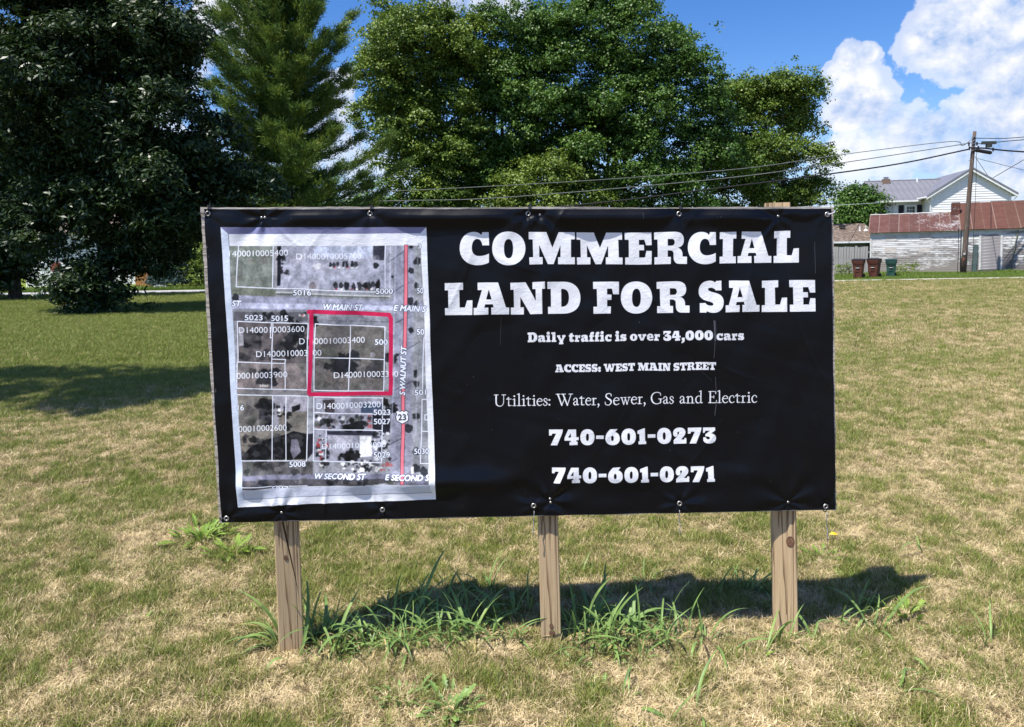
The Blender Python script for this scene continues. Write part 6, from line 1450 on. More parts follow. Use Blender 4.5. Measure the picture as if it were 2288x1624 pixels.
def clapboards(root, W, u0, u1, z0, z1, pitch, mat, name='siding', holes=(), gable=None):
    """lapped boards as real wedges; joined because they are too fine to pick apart"""
    m_ = MB(); z = z0; k = 0; lap = .022 if pitch < .16 else .034
    while z < z1 - .01:
        zt = min(z + pitch, z1); spans = [(u0, u1)]
        if gable: spans = [gable((z + zt) / 2)]
        for (ha, hb, hz0, hz1) in holes:
            if z < hz1 - .02 and zt > hz0 + .02:
                ns = []
                for a, b in spans:
                    if ha > a: ns.append((a, min(ha, b)))
                    if hb < b: ns.append((max(hb, a), b))
                spans = [q for q in ns if q[1] - q[0] > .01]
        for a, b in spans:
            if b - a < .02: continue
            j = .0015 * math.sin(k * 12.9)
            m_.hexa([(a, -lap + j, z), (b, -lap + j, z), (b, .03, z), (a, .03, z), (a, -.004 + j, zt), (b, -.004 + j, zt), (b, .03, zt), (a, .03, zt)])
        z += pitch; k += 1
    o = m_.build(name, mat, root); o['kind'] = 'stuff'
    return o
# --- the weathered shed, left section and right section on one wall line
A_ = at(1944, 600, 47.0); A_.z = 0; B_ = at(2288, 600, 43.2); B_.z = 0
W = Wall(A_, B_)
SL = empty('weathered_shed', A_, W.rz, 'long white shed with peeling clapboards under a low faded rusty metal roof', 'shed')
def u_of(px, py=560, k=0): return W.hit(px, py, k)[0]
uL0, uL1 = u_of(1946), u_of(2148)
hL = W.hit(2040, 516)[1]; hL0 = W.hit(1950, 521)[1]
uR1 = u_of(2288) + 4.5
hR = W.hit(2200, 513)[1]
clapboards(SL, W, 0.0, uL1 - uL0 - 0.02, 0.12, hL0 - 0.08, .118, m_shedL)
def tilted_roof(root, u0, u1, ze, zr, depth, over, nsheets, mat, seam=.02, name='roof_sheet', dz=0.0):
    wdt = (u1 - u0) / nsheets; sl = math.atan2(zr - ze, depth + over); Ls = math.hypot(zr - ze, depth + over)
    m_ = MB(); nx = 9
    for i in range(nx + 1):
        x = (wdt + .03) * i / nx; bz = .012 if i in (0, nx) else (.0 if i % 3 else .004)
        for y, (yy) in enumerate((0, Ls)): m_.v.append((x, yy, bz + .0)); m_.v.append((x, yy, bz - .012))
    for i in range(nx):
        a, b = i * 4, (i + 1) * 4
        m_.f += [(a, b, b + 2, a + 2), (a + 1, a + 3, b + 3, b + 1), (a, a + 1, b + 1, b), (a + 2, b + 2, b + 3, a + 3)]; m_.m += [0] * 4
    me_ = m_.mesh(name); me_.materials.append(mat); rr = random.Random(4)
    for k in range(nsheets):
        link(name, me_, None, root, (u0 + k * wdt, -over, ze + dz * k / nsheets + (k % 2) * .006), (sl + rr.uniform(-.004, .004), rr.uniform(-.004, .004), 0))
rl_t = W.hit(2050, 478, 2.4); 
zeL = hL0 + 0.02
# ridge height from the photo for the given depth
def zr_at(px, py, dep): return W.hit(px, py, dep)[1]
zrL = zr_at(2050, 477, 2.3)
tilted_roof(SL, -.12, uL1 - uL0 + .02, zeL, zrL, 2.3, .22, 9, m_rustL)
m_ = MB(); m_.box(((uL1 - uL0) / 2, -.03, hL0 - .03), (uL1 - uL0, .05, .13)); m_.build('eave_board', m_trim, SL)
m_ = MB(); m_.box((.03, -.035, hL0 / 2), (.10, .03, hL0 - .2)); m_.build('corner_board', m_trim, SL)
m_ = MB(); m_.hexa([(0.02, .04, 0), (uL1 - uL0, .04, 0), (uL1 - uL0, 4.4, 0), (.02, 4.4, 0), (.02, .04, hL0 - .02), (uL1 - uL0, .04, hL0 - .02), (uL1 - uL0, 4.4, hL0 - .02), (.02, 4.4, hL0 - .02)])
m_.build('wall', m_shedL, SL)
m_ = MB(); m_.poly([(-.1, 2.33, zrL - .02), (uL1 - uL0, 2.33, zrL - .02), (uL1 - uL0, 4.6, hL0 - .02), (-.1, 4.6, hL0 - .02)]); 
m_.poly([(0.02, .02, hL0), (.02, 2.33, zrL - .03), (.02, 4.4, hL0)]); m_.build('rear_roof', m_rustL, SL)
m_ = MB(); ridge_pts = [(x, 2.30 + .03 * math.sin(x * 3), zrL + .02 + .012 * math.sin(x * 7)) for x in np.linspace(-.1, uL1 - uL0, 24)]; m_.tube(ridge_pts, .035, 6); m_.build('ridge_cap', m_trim, SL)
# patched boards on the left section
patch = MB(); patch.box((0, 0, 0), (.62, .018, .34)); pm = patch.mesh('patch_board'); pm.materials.append(noise_mat('patch_paint', (.58, .57, .57), (.40, .34, .31), (3, 3, 20), .8))
for (px, py) in ((1990, 559), (2066, 558), (2068, 528), (1991, 532)):
    u_, z_ = W.hit(px, py); link('patch_board', pm, None, SL, (u_ - 0, -.022, z_))
# right section
oR = W.P(uL1 + .02, 0)
SR = empty('rusty_roof_shed', oR, W.rz, 'shed with tall red rusty roof, boarded doorway and striped peeling siding', 'shed')
du = uL1 + .02; wR = uR1 - du
dv0, _z = W.hit(2190, 560); dv1, _z = W.hit(2237, 560); dz1 = W.hit(2210, 526)[1]; dz0 = .22
clapboards(SR, W, 0.12, wR, 0.02, hR - .10, .155, m_shedR, holes=((dv0 - du - .02, dv1 - du + .02, dz0, dz1 - .08),))
m_ = MB(); m_.hexa([(0.14, .05, 0), (wR, .05, 0), (wR, 6, 0), (.14, 6, 0), (.14, .05, hR - .02), (wR, .05, hR - .02), (wR, 6, hR - .02), (.14, 6, hR - .02)]); m_.build('wall', m_shedR, SR)
m_ = MB(); m_.box((wR / 2, -.035, hR - .05), (wR, .05, .12)); m_.build('eave_board', m_trim, SR)
for (a, b) in ((dv0 - du - .05, dv0 - du + .03), (dv1 - du - .03, dv1 - du + .05)):
    m_ = MB(); m_.box(((a + b) / 2, -.04, (dz0 + dz1) / 2), (b - a + .03, .04, dz1 - dz0)); m_.build('door_trim', m_trim, SR)
pl = MB(); pl.box((0, 0, 0), (dv1 - dv0 - .08, .03, .175)); plm = pl.mesh('door_plank'); plm.materials.append(m_board)
k = 0; z = dz0 + .1
while z < dz1 - .05: link('door_plank', plm, None, SR, ((dv0 + dv1) / 2 - du, -.008 - .004 * (k % 2), z), (0, 0, 0)); z += .182; k += 1
m_ = MB(); m_.box((.06, -.02, hR / 2 - .02), (.16, .05, hR - .1)); m_.build('corner_board', m_trim, SR)
uw = u_of(2274) - du; m_ = MB(); m_.tube([(uw, -.06, hR - .05), (uw - .35, -.07, .3), (uw - .4, -.07, 0.0)], .03, 6); m_.build('leaning_pole', noise_mat('mossy_pole', (.20, .22, .14), (.13, .13, .10), (8, 8, 8)), SR)
u2 = u_of(2287, 560) - du; m_ = MB(); m_.box((u2 + .35, -.03, 1.25), (.62, .04, .8)); m_.build('dark_window', m_dark, SR)
zrR = zr_at(2200, 451, 3.4)
tilted_roof(SR, -.10, wR + .1, hR + .03, zrR, 3.4, .22, 13, m_rustR)
m_ = MB(); m_.poly([(-.1, 3.42, zrR - .02), (wR, 3.42, zrR - .02), (wR, 6.6, hR - .02), (-.1, 6.6, hR - .02)]); m_.poly([(-.02, -.02, hR - .01), (-.02, 3.42, zrR - .03), (-.02, 6.4, hR - .01)]); m_.build('rear_roof', m_rustR, SR)
# brick stack between the two roofs
m_brick = noise_mat('old_brick', (0.13, 0.045, 0.032), (0.06, 0.026, 0.022), (12, 12, 12), .9, c3=(.30, .20, .16))
m_mort = noise_mat('mortar', (0.30, 0.27, 0.24), (0.2, 0.18, 0.16), (9, 9, 9), .95)
def brick_stack(name, parent, c, w_, d_, h_, bl=.21, bh=.075, cap=True, tumbled=.0, mat=None):
    m_ = MB(); m_.box((c[0], c[1], c[2] + h_ / 2), (w_ - .03, d_ - .03, h_)); o = m_.build(name, m_mort, parent)
    rr = random.Random(8); b_ = MB(); rows = int(h_ / bh)
    for r_ in range(rows):
        z = c[2] + (r_ + .5) * bh; n = max(2, int(round(w_ / bl))); l = w_ / n
        for i in range(n + (r_ % 2)):
            x = c[0] - w_ / 2 + (i + (.5 if r_ % 2 == 0 else 0)) * l; ww = l - .012
            if r_ % 2 and i in (0, n): ww = l / 2 - .012; x = c[0] - w_ / 2 + l / 4 if i == 0 else c[0] + w_ / 2 - l / 4
            if rr.random() < tumbled: continue
            for s_ in (-1, 1): b_.box((x, c[1] + s_ * (d_ / 2 - .035), z), (ww, .09 + rr.uniform(-.01, .012), bh - .012))
        m = max(1, int(round(d_ / bl)))
        for i in range(m):
            y = c[1] - d_ / 2 + (i + .5) * d_ / m
            for s_ in (-1, 1): b_.box((c[0] + s_ * (w_ / 2 - .03), y, z), (.08, d_ / m - .012, bh - .012))
    bo = b_.build('bricks', mat or m_brick, o); bo['kind'] = 'stuff'; return o
cu, cz = W.hit(2135.5, 472, 1.9); _u, cz2 = W.hit(2135, 452, 1.9); cw = (u_of(2145) - u_of(2126)) * 1.04
brick_stack('chimney', SL, (cu, 2.1, cz - .45), cw, .45, cz2 - cz + .45, tumbled=.12)
# green painted post leaning on the wall and the dark strip beside the pole
ug = u_of(2176, 560) - du; m_ = MB(); m_.hexa([(ug - .13, -.09, 0), (ug + .13, -.09, 0), (ug + .13, -.05, 0), (ug - .13, -.05, 0), (ug - .02, -.07, 1.72), (ug + .22, -.07, 1.72), (ug + .22, -.04, 1.72), (ug - .02, -.04, 1.72)])
m_.build('downpipe_board', noise_mat('slate_green_paint', (0.055, 0.085, 0.085), (0.08, 0.11, 0.11), (3, 3, 3), .6), SR)

# --- low garage with brown shingle roof behind the board fence
GA = at(1700, 600, 48.2); GA.z = 0; GB_ = at(1955, 600, 47.4); GB_.z = 0; WG = Wall(GA, GB_)
GR = empty('brown_roof_garage', WG.a, WG.rz, 'low garage with weathered brown shingle roof and white gutter behind the grey fence', 'garage')
gz = WG.hit(1905, 540)[1]; gzr = WG.hit(1905, 499.5, 3.2)[1]; gL = WG.L + .3
m_shing = noise_mat('brown_shingles', (0.12, 0.088, 0.07), (0.185, 0.142, 0.115), (5, 5, 9), .95, c3=(.28, .24, .21), bump=.4)
m_gwall = noise_mat('dark_green_wall', (0.075, 0.095, 0.08), (0.10, 0.12, 0.10), (3, 3, 3), .8)
m_ = MB(); m_.hexa([(0, 0, 0), (gL, 0, 0), (gL, 6, 0), (0, 6, 0), (0, 0, gz - .05), (gL, 0, gz - .05), (gL, 6, gz - .05), (0, 6, gz - .05)]); m_.build('wall', m_gwall, GR)
rf = MB(); rf.hexa([(-.2, -.35, gz - .06), (gL + .1, -.35, gz - .06), (gL + .1, 3.2, gzr - .06), (-.2, 3.2, gzr - .06), (-.2, -.35, gz), (gL + .1, -.35, gz), (gL + .1, 3.2, gzr), (-.2, 3.2, gzr)])
rf.poly([(-.2, 3.2, gzr), (gL + .1, 3.2, gzr), (gL + .1, 6.4, gz), (-.2, 6.4, gz)]); ro = rf.build('roof', m_shing, GR)
sh = MB(); nrow = 26
for r_ in range(nrow):
    t0, t1 = r_ / nrow, (r_ + 1) / nrow; y0_, y1_ = -.35 + 3.55 * t0, -.35 + 3.55 * t1; z0_, z1_ = gz + (gzr - gz) * t0, gz + (gzr - gz) * t1
    nt = int(gL / .3); rr = random.Random(r_)
    for i in range(nt):
        x0_ = -.2 + (gL + .3) * i / nt + .005; x1_ = -.2 + (gL + .3) * (i + 1) / nt - .005; lf = rr.uniform(.010, .022)
        sh.poly([(x0_, y0_, z0_ + lf), (x1_, y0_, z0_ + lf), (x1_, y1_, z1_ + .004), (x0_, y1_, z1_ + .004)]); sh.poly([(x0_, y0_, z0_), (x1_, y0_, z0_), (x1_, y0_, z0_ + lf), (x0_, y0_, z0_ + lf)])
so = sh.build('shingles', m_shing, ro); so['kind'] = 'stuff'
m_white = noise_mat('white_vinyl_trim', (0.74, 0.75, 0.76), (0.66, 0.67, 0.68), (3, 3, 3), .45)
m_ = MB(); m_.box((gL / 2, -.42, gz - .03), (gL + .2, .12, .11)); m_.build('gutter', m_white, GR)
for (px, py, hgt, mt) in ((1922.5, 516, .5, m_white), (1936, 512, .45, m_trim)):
    u_, z_ = WG.hit(px, py, 1.6); m_ = MB(); m_.tube([(u_, 1.7, z_ - .15), (u_, 1.7, z_ + hgt * .6)], .05, 8); m_.tube([(u_, 1.7, z_ - .12), (u_, 1.7, z_ + .02)], [.17, .07], 10); m_.build('vent_pipe', mt, GR)
u_, z_ = WG.hit(1883, 507, 2.0); m_ = MB(); m_.box((u_, 2.1, z_ + .03), (.34, .3, .16)); m_.build('roof_vent', m_dark, GR)

# --- grey board fence in front of the garage
FA = at(1660, 600, 44.9); FA.z = 0; FB = at(1943, 600, 44.2); FB.z = 0; WF = Wall(FA, FB)
FN = empty('board_fence', FA, WF.rz, 'weathered grey upright board fence behind the wheeled bins', 'fence')
m_fence = noise_mat('grey_fence_board', (0.30, 0.285, 0.265), (0.42, 0.40, 0.375), (20, 8, 1.5), .9, c3=(.22, .21, .18), s3=.6, bump=.4, bscale=(60, 20, 3))
fh = WF.hit(1900, 551)[1]; rr = random.Random(2); meshes = []
for k in range(6):
    m_ = MB(); hh_ = fh * (1 - .012 * k % .04); m_.box((0, 0, fh / 2 + .01 * (k - 3)), (.138, .02, fh)); me_ = m_.mesh('fence_board'); me_.materials.append(m_fence); meshes.append(me_)
n = int(WF.L / .155)
for k in range(n): link('fence_board', meshes[rr.randrange(6)], None, FN, (.08 + k * .155, rr.uniform(-.006, .006), rr.uniform(-.02, .02)), (0, rr.uniform(-.008, .008), 0))
for z in (.4, fh - .35):
    m_ = MB(); m_.box((WF.L / 2, .035, z), (WF.L, .04, .09)); m_.build('fence_rail', m_fence, FN)

# --- the house behind
YH = 62.0
H0 = at(2079, 560, YH); H1 = at(2254, 560, YH - 1.2)
WH_ = Wall((H0.x, H0.y, 0), (H1.x, H1.y, 0))
HS = empty('white_gabled_house', WH_.a, WH_.rz, 'white sided house with grey standing seam roof and wide gable above the sheds', 'house')
m_vinyl = noise_mat('white_vinyl_siding', (0.76, 0.76, 0.77), (0.70, 0.70, 0.72), (1, 1, 3), .5)
m_vgrey = m_vinyl
m_roof = noise_mat('grey_metal_roof', (0.155, 0.155, 0.175), (0.185, 0.185, 0.205), (1, 1, 1), .45, spec=.4)
m_fascia = m_white; m_soff = noise_mat('soffit', (.58, .57, .54), (.5, .5, .47), (2, 2, 2), .7)
gw = WH_.L; ze = WH_.hit(2165, 433)[1]; za = WH_.hit(2168, 381)[1]; ua = gw / 2
clapboards(HS, WH_, 0, gw, ze - 6, ze, .20, m_vinyl, holes=())
gb = clapboards(HS, WH_, 0, gw, ze, za - .05, .20, m_vinyl, name='gable_siding', gable=lambda z: (ua * (z - ze) / (za - ze) * .98, gw - ua * (z - ze) / (za - ze) * .98))
m_ = MB(); m_.hexa([(0, .03, 0), (gw, .03, 0), (gw, 10, 0), (0, 10, 0), (0, .03, ze), (gw, .03, ze), (gw, 10, ze), (0, 10, ze)]); m_.poly([(0, .03, ze), (gw, .03, ze), (ua, .03, za - .04)]); m_.build('wall', m_vinyl, HS)
ov, fo = .46, .36          # eave overhang, gable overhang towards us
sl = (za - ze) / ua
for sgn in (-1, 1):
    x0_, x1_ = (ua, -ov) if sgn < 0 else (ua, gw + ov)
    zt, zb = za + .12, ze + .12 - ov * sl
    m_ = MB(); q = [(x1_, -fo, zb), (x0_, -fo, zt), (x0_, 10.4, zt), (x1_, 10.4, zb)]
    m_.hexa([(a, b, c) for a, b, c in q] + [(a, b, c + .05) for a, b, c in q]) if sgn > 0 else m_.hexa([(a, b, c) for a, b, c in q[::-1]] + [(a, b, c + .05) for a, b, c in q[::-1]])
    m_.build('roof_slope', m_roof, HS)
    m_ = MB(); m_.hexa([(x1_, -fo + .01, zb - .20), (x0_, -fo + .01, zt - .20), (x0_, -fo + .05, zt - .20), (x1_, -fo + .05, zb - .20), (x1_, -fo + .01, zb - .01), (x0_, -fo + .01, zt - .01), (x0_, -fo + .05, zt - .01), (x1_, -fo + .05, zb - .01)]); m_.build('barge_board', m_fascia, HS)
    m_ = MB(); m_.hexa([(x1_, -fo - .02, zb - .0), (x0_, -fo - .02, zt - .0), (x0_, -fo + .005, zt - .0), (x1_, -fo + .005, zb - .0), (x1_, -fo - .02, zb + .14), (x0_, -fo - .02, zt + .14), (x0_, -fo + .005, zt + .14), (x1_, -fo + .005, zb + .14)]); m_.build('roof_edge', m_roof, HS)
    m_ = MB(); m_.poly([(x1_, -fo + .05, zb - .03), (x0_, -fo + .05, zt - .03), (x0_, 10, zt - .03), (x1_, 10, zb - .03)]); m_.build('soffit', m_soff, HS)
    xg = x1_; m_ = MB(); m_.tube([(xg, -fo, zb - .02), (xg, 10.2, zb - .02)], .09, 8); m_.build('gutter', m_white, HS)
    cx_ = 0.0 if sgn < 0 else gw; m_ = MB(); m_.box((cx_, -.03, ze - 3), (.16, .06, 5.98)); m_.build('corner_board', m_white, HS)
    m_ = MB(); m_.tube([(xg, -fo + .1, zb - .1), (cx_ + (-.1 if sgn < 0 else .1), -.1, zb - .55), (cx_ + (-.1 if sgn < 0 else .1), -.1, 1)], .05, 6); m_.build('downspout', m_white, HS)
# side wing, set back
wk = 2.2
uw0 = WH_.hit(1967, 460, wk)[0]
wz = WH_.hit(2020, 449.5, wk)[1]; wr0 = WH_.hit(2020, 404, wk + 3.2)[1]
clp = clapboards(HS, WH_, uw0, -.02, wz - 5, wz, .20, m_vinyl, name='wing_siding'); clp.location = (0, wk, 0)
m_ = MB(); m_.hexa([(uw0, wk + .03, 0), (0, wk + .03, 0), (0, wk + 6.4, 0), (uw0, wk + 6.4, 0), (uw0, wk + .03, wz), (0, wk + .03, wz), (0, wk + 6.4, wz), (uw0, wk + 6.4, wz)]); m_.build('wing_wall', m_vinyl, HS)
x_l = WH_.hit(1955, 449, wk - .5)[0]; npan = 14; x_r = 2.6
pan_w = (x_r - x_l) / npan; slr = math.atan2(wr0 - wz, 3.7); Lr = math.hypot(wr0 - wz, 3.7)
pm_ = MB(); pm_.box((pan_w / 2, Lr / 2, -.02), (pan_w - .004, Lr, .03)); pm_.box((0.0, Lr / 2, .014), (.035, Lr, .045)); pme = pm_.mesh('roof_panel'); pme.materials.append(m_roof)
for k in range(npan): link('roof_panel', pme, None, HS, (x_l + k * pan_w, wk - .5, wz + .05), (slr, 0, 0))
m_ = MB(); m_.poly([(x_l, wk + 3.2, wr0 + .03), (x_r, wk + 3.2, wr0 + .03), (x_r, wk + 6.8, wz), (x_l, wk + 6.8, wz)]); m_.tube([(x_l, wk + 3.2, wr0 + .05), (x_r, wk + 3.2, wr0 + .05)], .07, 6); m_.poly([(uw0, wk + .03, wz), (uw0, wk + 3.2, wr0 - .05), (uw0, wk + 6.4, wz)]); m_.build('rear_roof', m_roof, HS)
m_ = MB(); m_.box(((x_l - .3) / 2, wk - .56, wz - .02), (-x_l - .3, .12, .14)); m_.build('wing_gutter', m_white, HS)
for px in (1967.5, 1996.5):
    u_ = WH_.hit(px, 460, wk)[0]; m_ = MB(); m_.box((u_, wk - .06, wz - 2.2), (.10, .08, 4.3)); m_.build('downspout', m_white, HS)
# window with shutters
wa, zb_ = WH_.hit(2020.5, 482, wk); wb, zt_ = WH_.hit(2048, 457, wk)
m_glass = noise_mat('window_glass', (0.02, 0.025, 0.022), (0.035, 0.045, 0.04), (2, 2, 2), .12, spec=.6)
m_shut = noise_mat('black_shutter', (0.012, 0.012, 0.02), (0.02, 0.02, 0.03), (4, 4, 30), .6)
m_ = MB(); fw = .16
for (xa, xb, z0_, z1_) in ((wa, wb, zt_ - fw, zt_), (wa, wb, zb_ - .2, zb_ + fw - .2), (wa, wa + fw, zb_, zt_ - fw), (wb - fw, wb, zb_, zt_ - fw)): m_.box(((xa + xb) / 2, wk - .05, (z0_ + z1_) / 2), (xb - xa, .10, z1_ - z0_))
wo = m_.build('window', m_white, HS)
m_ = MB(); m_.box(((wa + wb) / 2, wk - .03, (zb_ + zt_ - fw) / 2), (wb - wa - 2 * fw, .03, zt_ - fw - zb_)); m_.build('pane', m_glass, wo)
m_ = MB(); x_c = (wa + wb) / 2
for q in (-.33, .33): m_.box((x_c + q * (wb - wa - 2 * fw) / 2, wk - .05, (zb_ + zt_ - fw) / 2), (.025, .02, zt_ - fw - zb_))
for q in (.33, .66): m_.box((x_c, wk - .051, zb_ + (zt_ - fw - zb_) * q), (wb - wa - 2 * fw, .02, .025))
m_.build('muntins', m_white, wo)
for (pa, pb) in ((2007.5, 2019), (2048.5, 2059.5)):
    a = WH_.hit(pa, 470, wk)[0]; b = WH_.hit(pb, 470, wk)[0]; m_ = MB(); m_.box(((a + b) / 2, wk - .035, (zb_ + zt_) / 2 - .05), (b - a, .05, zt_ - zb_))
    for s_ in range(12): m_.box(((a + b) / 2, wk - .066, zb_ + (s_ + .5) * (zt_ - zb_) / 12), (b - a - .08, .015, .05))
    m_.build('shutter', m_shut, HS)
ca = WH_.hit(1974, 410, wk + 2.6)[0]; cb_ = WH_.hit(1989, 410, wk + 2.6)[0]; zc0 = WH_.hit(1981, 417, wk + 2.6)[1]; zc1 = WH_.hit(1981, 399, wk + 2.6)[1]
ch = brick_stack('chimney', HS, ((ca + cb_) / 2, wk + 2.9, zc0 - .2), cb_ - ca, .55, zc1 - zc0 + .2, mat=noise_mat('tan_brick', (.20, .13, .09), (.30, .23, .18), (14, 14, 14), .9, c3=(.12, .06, .04)))
m_ = MB(); m_.box(((ca + cb_) / 2, wk + 2.9, zc1 + .04), (.3, .3, .14)); m_.box(((ca + cb_) / 2, wk + 2.9, zc1 + .14), (.42, .42, .04)); m_.build('chimney_cap', m_metal, ch)
vu, vz = WH_.hit(2052, 409, wk + 2.6); m_ = MB(); m_.tube([(vu, wk + 2.9, vz - .1), (vu, wk + 2.9, vz + .5)], .09, 8); m_.build('vent_pipe', m_white, HS)
# a sliver of a farther roof right of the gable
m_ = MB(); q = at(2262, 445, 70); m_.hexa([(q.x - 2, 70, 0), (q.x + 1.2, 70, 0), (q.x + 1.2, 76, 0), (q.x - 2, 76, 0), (q.x - 2, 70, q.z + .5), (q.x + .9, 70, q.z - .9), (q.x + .9, 76, q.z - .9), (q.x - 2, 76, q.z + .5)]); o = m_.build('rear_annex', [m_vinyl]); tag(o, 'low white annex with sloping red edge peeping out right of the gabled house', 'building')
m_ = MB(); m_.hexa([(q.x - 2, 69.8, q.z + .5), (q.x + 1.6, 69.8, q.z - 1.2), (q.x + 1.6, 76, q.z - 1.2), (q.x - 2, 76, q.z + .5), (q.x - 2, 69.8, q.z + .75), (q.x + 1.6, 69.8, q.z - .95), (q.x + 1.6, 76, q.z - .95), (q.x - 2, 76, q.z + .75)]); m_.build('roof', m_rustR, o)

# ================================================================== WHEELED BINS
m_brown = noise_mat('brown_plastic', (0.085, 0.028, 0.020), (0.105, 0.038, 0.028), (4, 4, 4), .5, spec=.35)
m_bgreen = noise_mat('green_plastic', (0.022, 0.070, 0.058), (0.030, 0.085, 0.070), (4, 4, 4), .5, spec=.35)
m_lid = noise_mat('dark_lid_plastic', (0.020, 0.017, 0.018), (0.03, 0.025, 0.025), (4, 4, 4), .45, spec=.4)
m_lidg = noise_mat('dark_green_lid_plastic', (0.018, 0.050, 0.048), (0.025, 0.06, 0.055), (4, 4, 4), .45, spec=.4)
m_rub = noise_mat('black_rubber', (0.02, 0.02, 0.02), (0.03, 0.03, 0.03), (9, 9, 9), .8)
def make_bin(mat, mlid, label, px, py, Hb, Wb, rz):
    c = gnd(px, py); root = empty('wheeled_bin', c, rz, label, 'bin', 'wheeled bins by the fence')
    w0, w1, d0, d1 = Wb * .66, Wb * .92, Wb * .72, Wb * 1.0; zb, zt = .03, Hb * .90
    def sec(f): return (w0 + (w1 - w0) * f) / 2, (d0 + (d1 - d0) * f) / 2
    m_ = MB(); fs = [0, .02, .35, .60, .62, .80, .82, 1.0]; rings = []
    for f in fs:
        a, b = sec(f); 
        if f >= .82: a += .025; b += .02
        if f == 0: a -= .02; b -= .02
        z = zb + (zt - zb) * f; r_ = .05; ring = []
        for (sx_, sy_) in ((-1, -1), (1, -1), (1, 1), (-1, 1)):
            for q in range(3):
                an = {(-1, -1): math.pi, (1, -1): 1.5 * math.pi, (1, 1): 0, (-1, 1): .5 * math.pi}[(sx_, sy_)] + q * math.pi / 4
                ring.append((sx_ * (a - r_) + r_ * math.cos(an), sy_ * (b - r_) + r_ * math.sin(an), z))
        rings.append(ring); m_.v += ring
    for i in range(len(fs) - 1):
        for k in range(12):
            a, b = i * 12 + k, i * 12 + (k + 1) % 12; m_.f.append((a, b, b + 12, a + 12)); m_.m.append(0)
    m_.f.append(tuple(range(12))[::-1]); m_.m.append(0); m_.f.append(tuple(range(12 * (len(fs) - 1), 12 * len(fs)))); m_.m.append(0)
    m_.build('body', mat, root)
    a1, b1 = sec(1.0)
    # front apron below the rim, tapering like a shield
    m_ = MB(); yf = -b1 - .045; zt2 = zt - .005
    m_.hexa([(-a1 * .62, yf + .05, zt - .24), (a1 * .62, yf + .05, zt - .24), (a1 * .62, yf + .16, zt - .24), (-a1 * .62, yf + .16, zt - .24), (-a1 - .02, yf, zt2), (a1 + .02, yf, zt2), (a1 + .02, yf + .12, zt2), (-a1 - .02, yf + .12, zt2)])
    for k in range(8): m_.box((-a1 * .72 + k * a1 * .205, yf + .012, zt - .10), (.018, .03, .15))
    m_.build('rim_apron', mat, root)
    # lid, slightly domed, with a lip
    m_ = MB(); n = 6
    for i in range(n + 1):
        t_ = i / n; y = -b1 - .05 + (2 * b1 + .09) * t_; zz_ = zt + .03 + .055 * math.sin(math.pi * min(1, t_ * .9 + .08))
        m_.v += [(-a1 - .035, y, zt + .0), (-a1 - .03, y, zz_ - .02), (-a1 * .6, y, zz_), (a1 * .6, y, zz_), (a1 + .03, y, zz_ - .02), (a1 + .035, y, zt)]
    for i in range(n):
        for k in range(5): a, b = i * 6 + k, (i + 1) * 6 + k; m_.f.append((a, a + 1, b + 1, b)); m_.m.append(0)
    m_.f.append((0, 1, 2, 3, 4, 5)); m_.f.append(tuple(range(n * 6, n * 6 + 6))[::-1]); m_.m += [0, 0]
    m_.build('lid', mlid, root)
    m_ = MB(); m_.tube([(-a1 * .8, b1 + .06, zt - .02), (-a1 * .8, b1 + .14, zt - .03), (a1 * .8, b1 + .14, zt - .03), (a1 * .8, b1 + .06, zt - .02)], .016, 8); m_.build('handle', mat, root)
    # recessed catch on the front with its bar, and the arch between the wheels
    def front(f, dx, z0_, z1_, out): return None
    fz0, fz1 = .52, .66; a_, b_ = sec((fz0 + fz1) / 2); tl = -math.atan2((d1 - d0) / 2, zt - zb)
    m_ = MB(); m_.box((0, -b_ - .004, zb + (zt - zb) * (fz0 + fz1) / 2), (.15, .03, .14)); m_.build('catch_recess', m_dark, root)
    m_ = MB(); m_.tube([(-.09, -b_ - .028, zb + (zt - zb) * .565), (.09, -b_ - .028, zb + (zt - zb) * .565)], .013, 8); m_.build('lift_bar', m_trim, root)
    m_ = MB(); ba = sec(.25)[1]
    for (x0_, x1_, z0_, z1_) in ((-.12, .12, .36, .44), (-.16, -.10, .05, .36), (.10, .16, .05, .36)):
        m_.hexa([(x0_ * 1.15, -sec(z0_)[1] - .022, zb + (zt - zb) * z0_), (x1_ * 1.15, -sec(z0_)[1] - .022, zb + (zt - zb) * z0_), (x1_ * 1.15, -sec(z0_)[1] + .02, zb + (zt - zb) * z0_), (x0_ * 1.15, -sec(z0_)[1] + .02, zb + (zt - zb) * z0_),
                 (x0_, -sec(z1_)[1] - .022, zb + (zt - zb) * z1_), (x1_, -sec(z1_)[1] - .022, zb + (zt - zb) * z1_), (x1_, -sec(z1_)[1] + .02, zb + (zt - zb) * z1_), (x0_, -sec(z1_)[1] + .02, zb + (zt - zb) * z1_)])
    m_.build('front_rib', mat, root)
    for s_ in (-1, 1):
        m_ = MB(); m_.tube([(s_ * (w0 / 2 + .01), d0 / 2 + .02, .13), (s_ * (w0 / 2 + .07), d0 / 2 + .02, .13)], .13, 18); m_.build('wheel', m_rub, root)
    return root
make_bin(m_brown, m_lid, 'left brown wheeled bin of two, in front of the grey fence', 1918, 622.5, 1.10, .60, -.60)
make_bin(m_brown, m_lid, 'right brown wheeled bin of two, beside the green bin', 1953, 621.5, 1.12, .62, -.72)
make_bin(m_bgreen, m_lidg, 'dark green wheeled bin standing against the peeling white shed', 1991, 620, 1.04, .56, -.50)
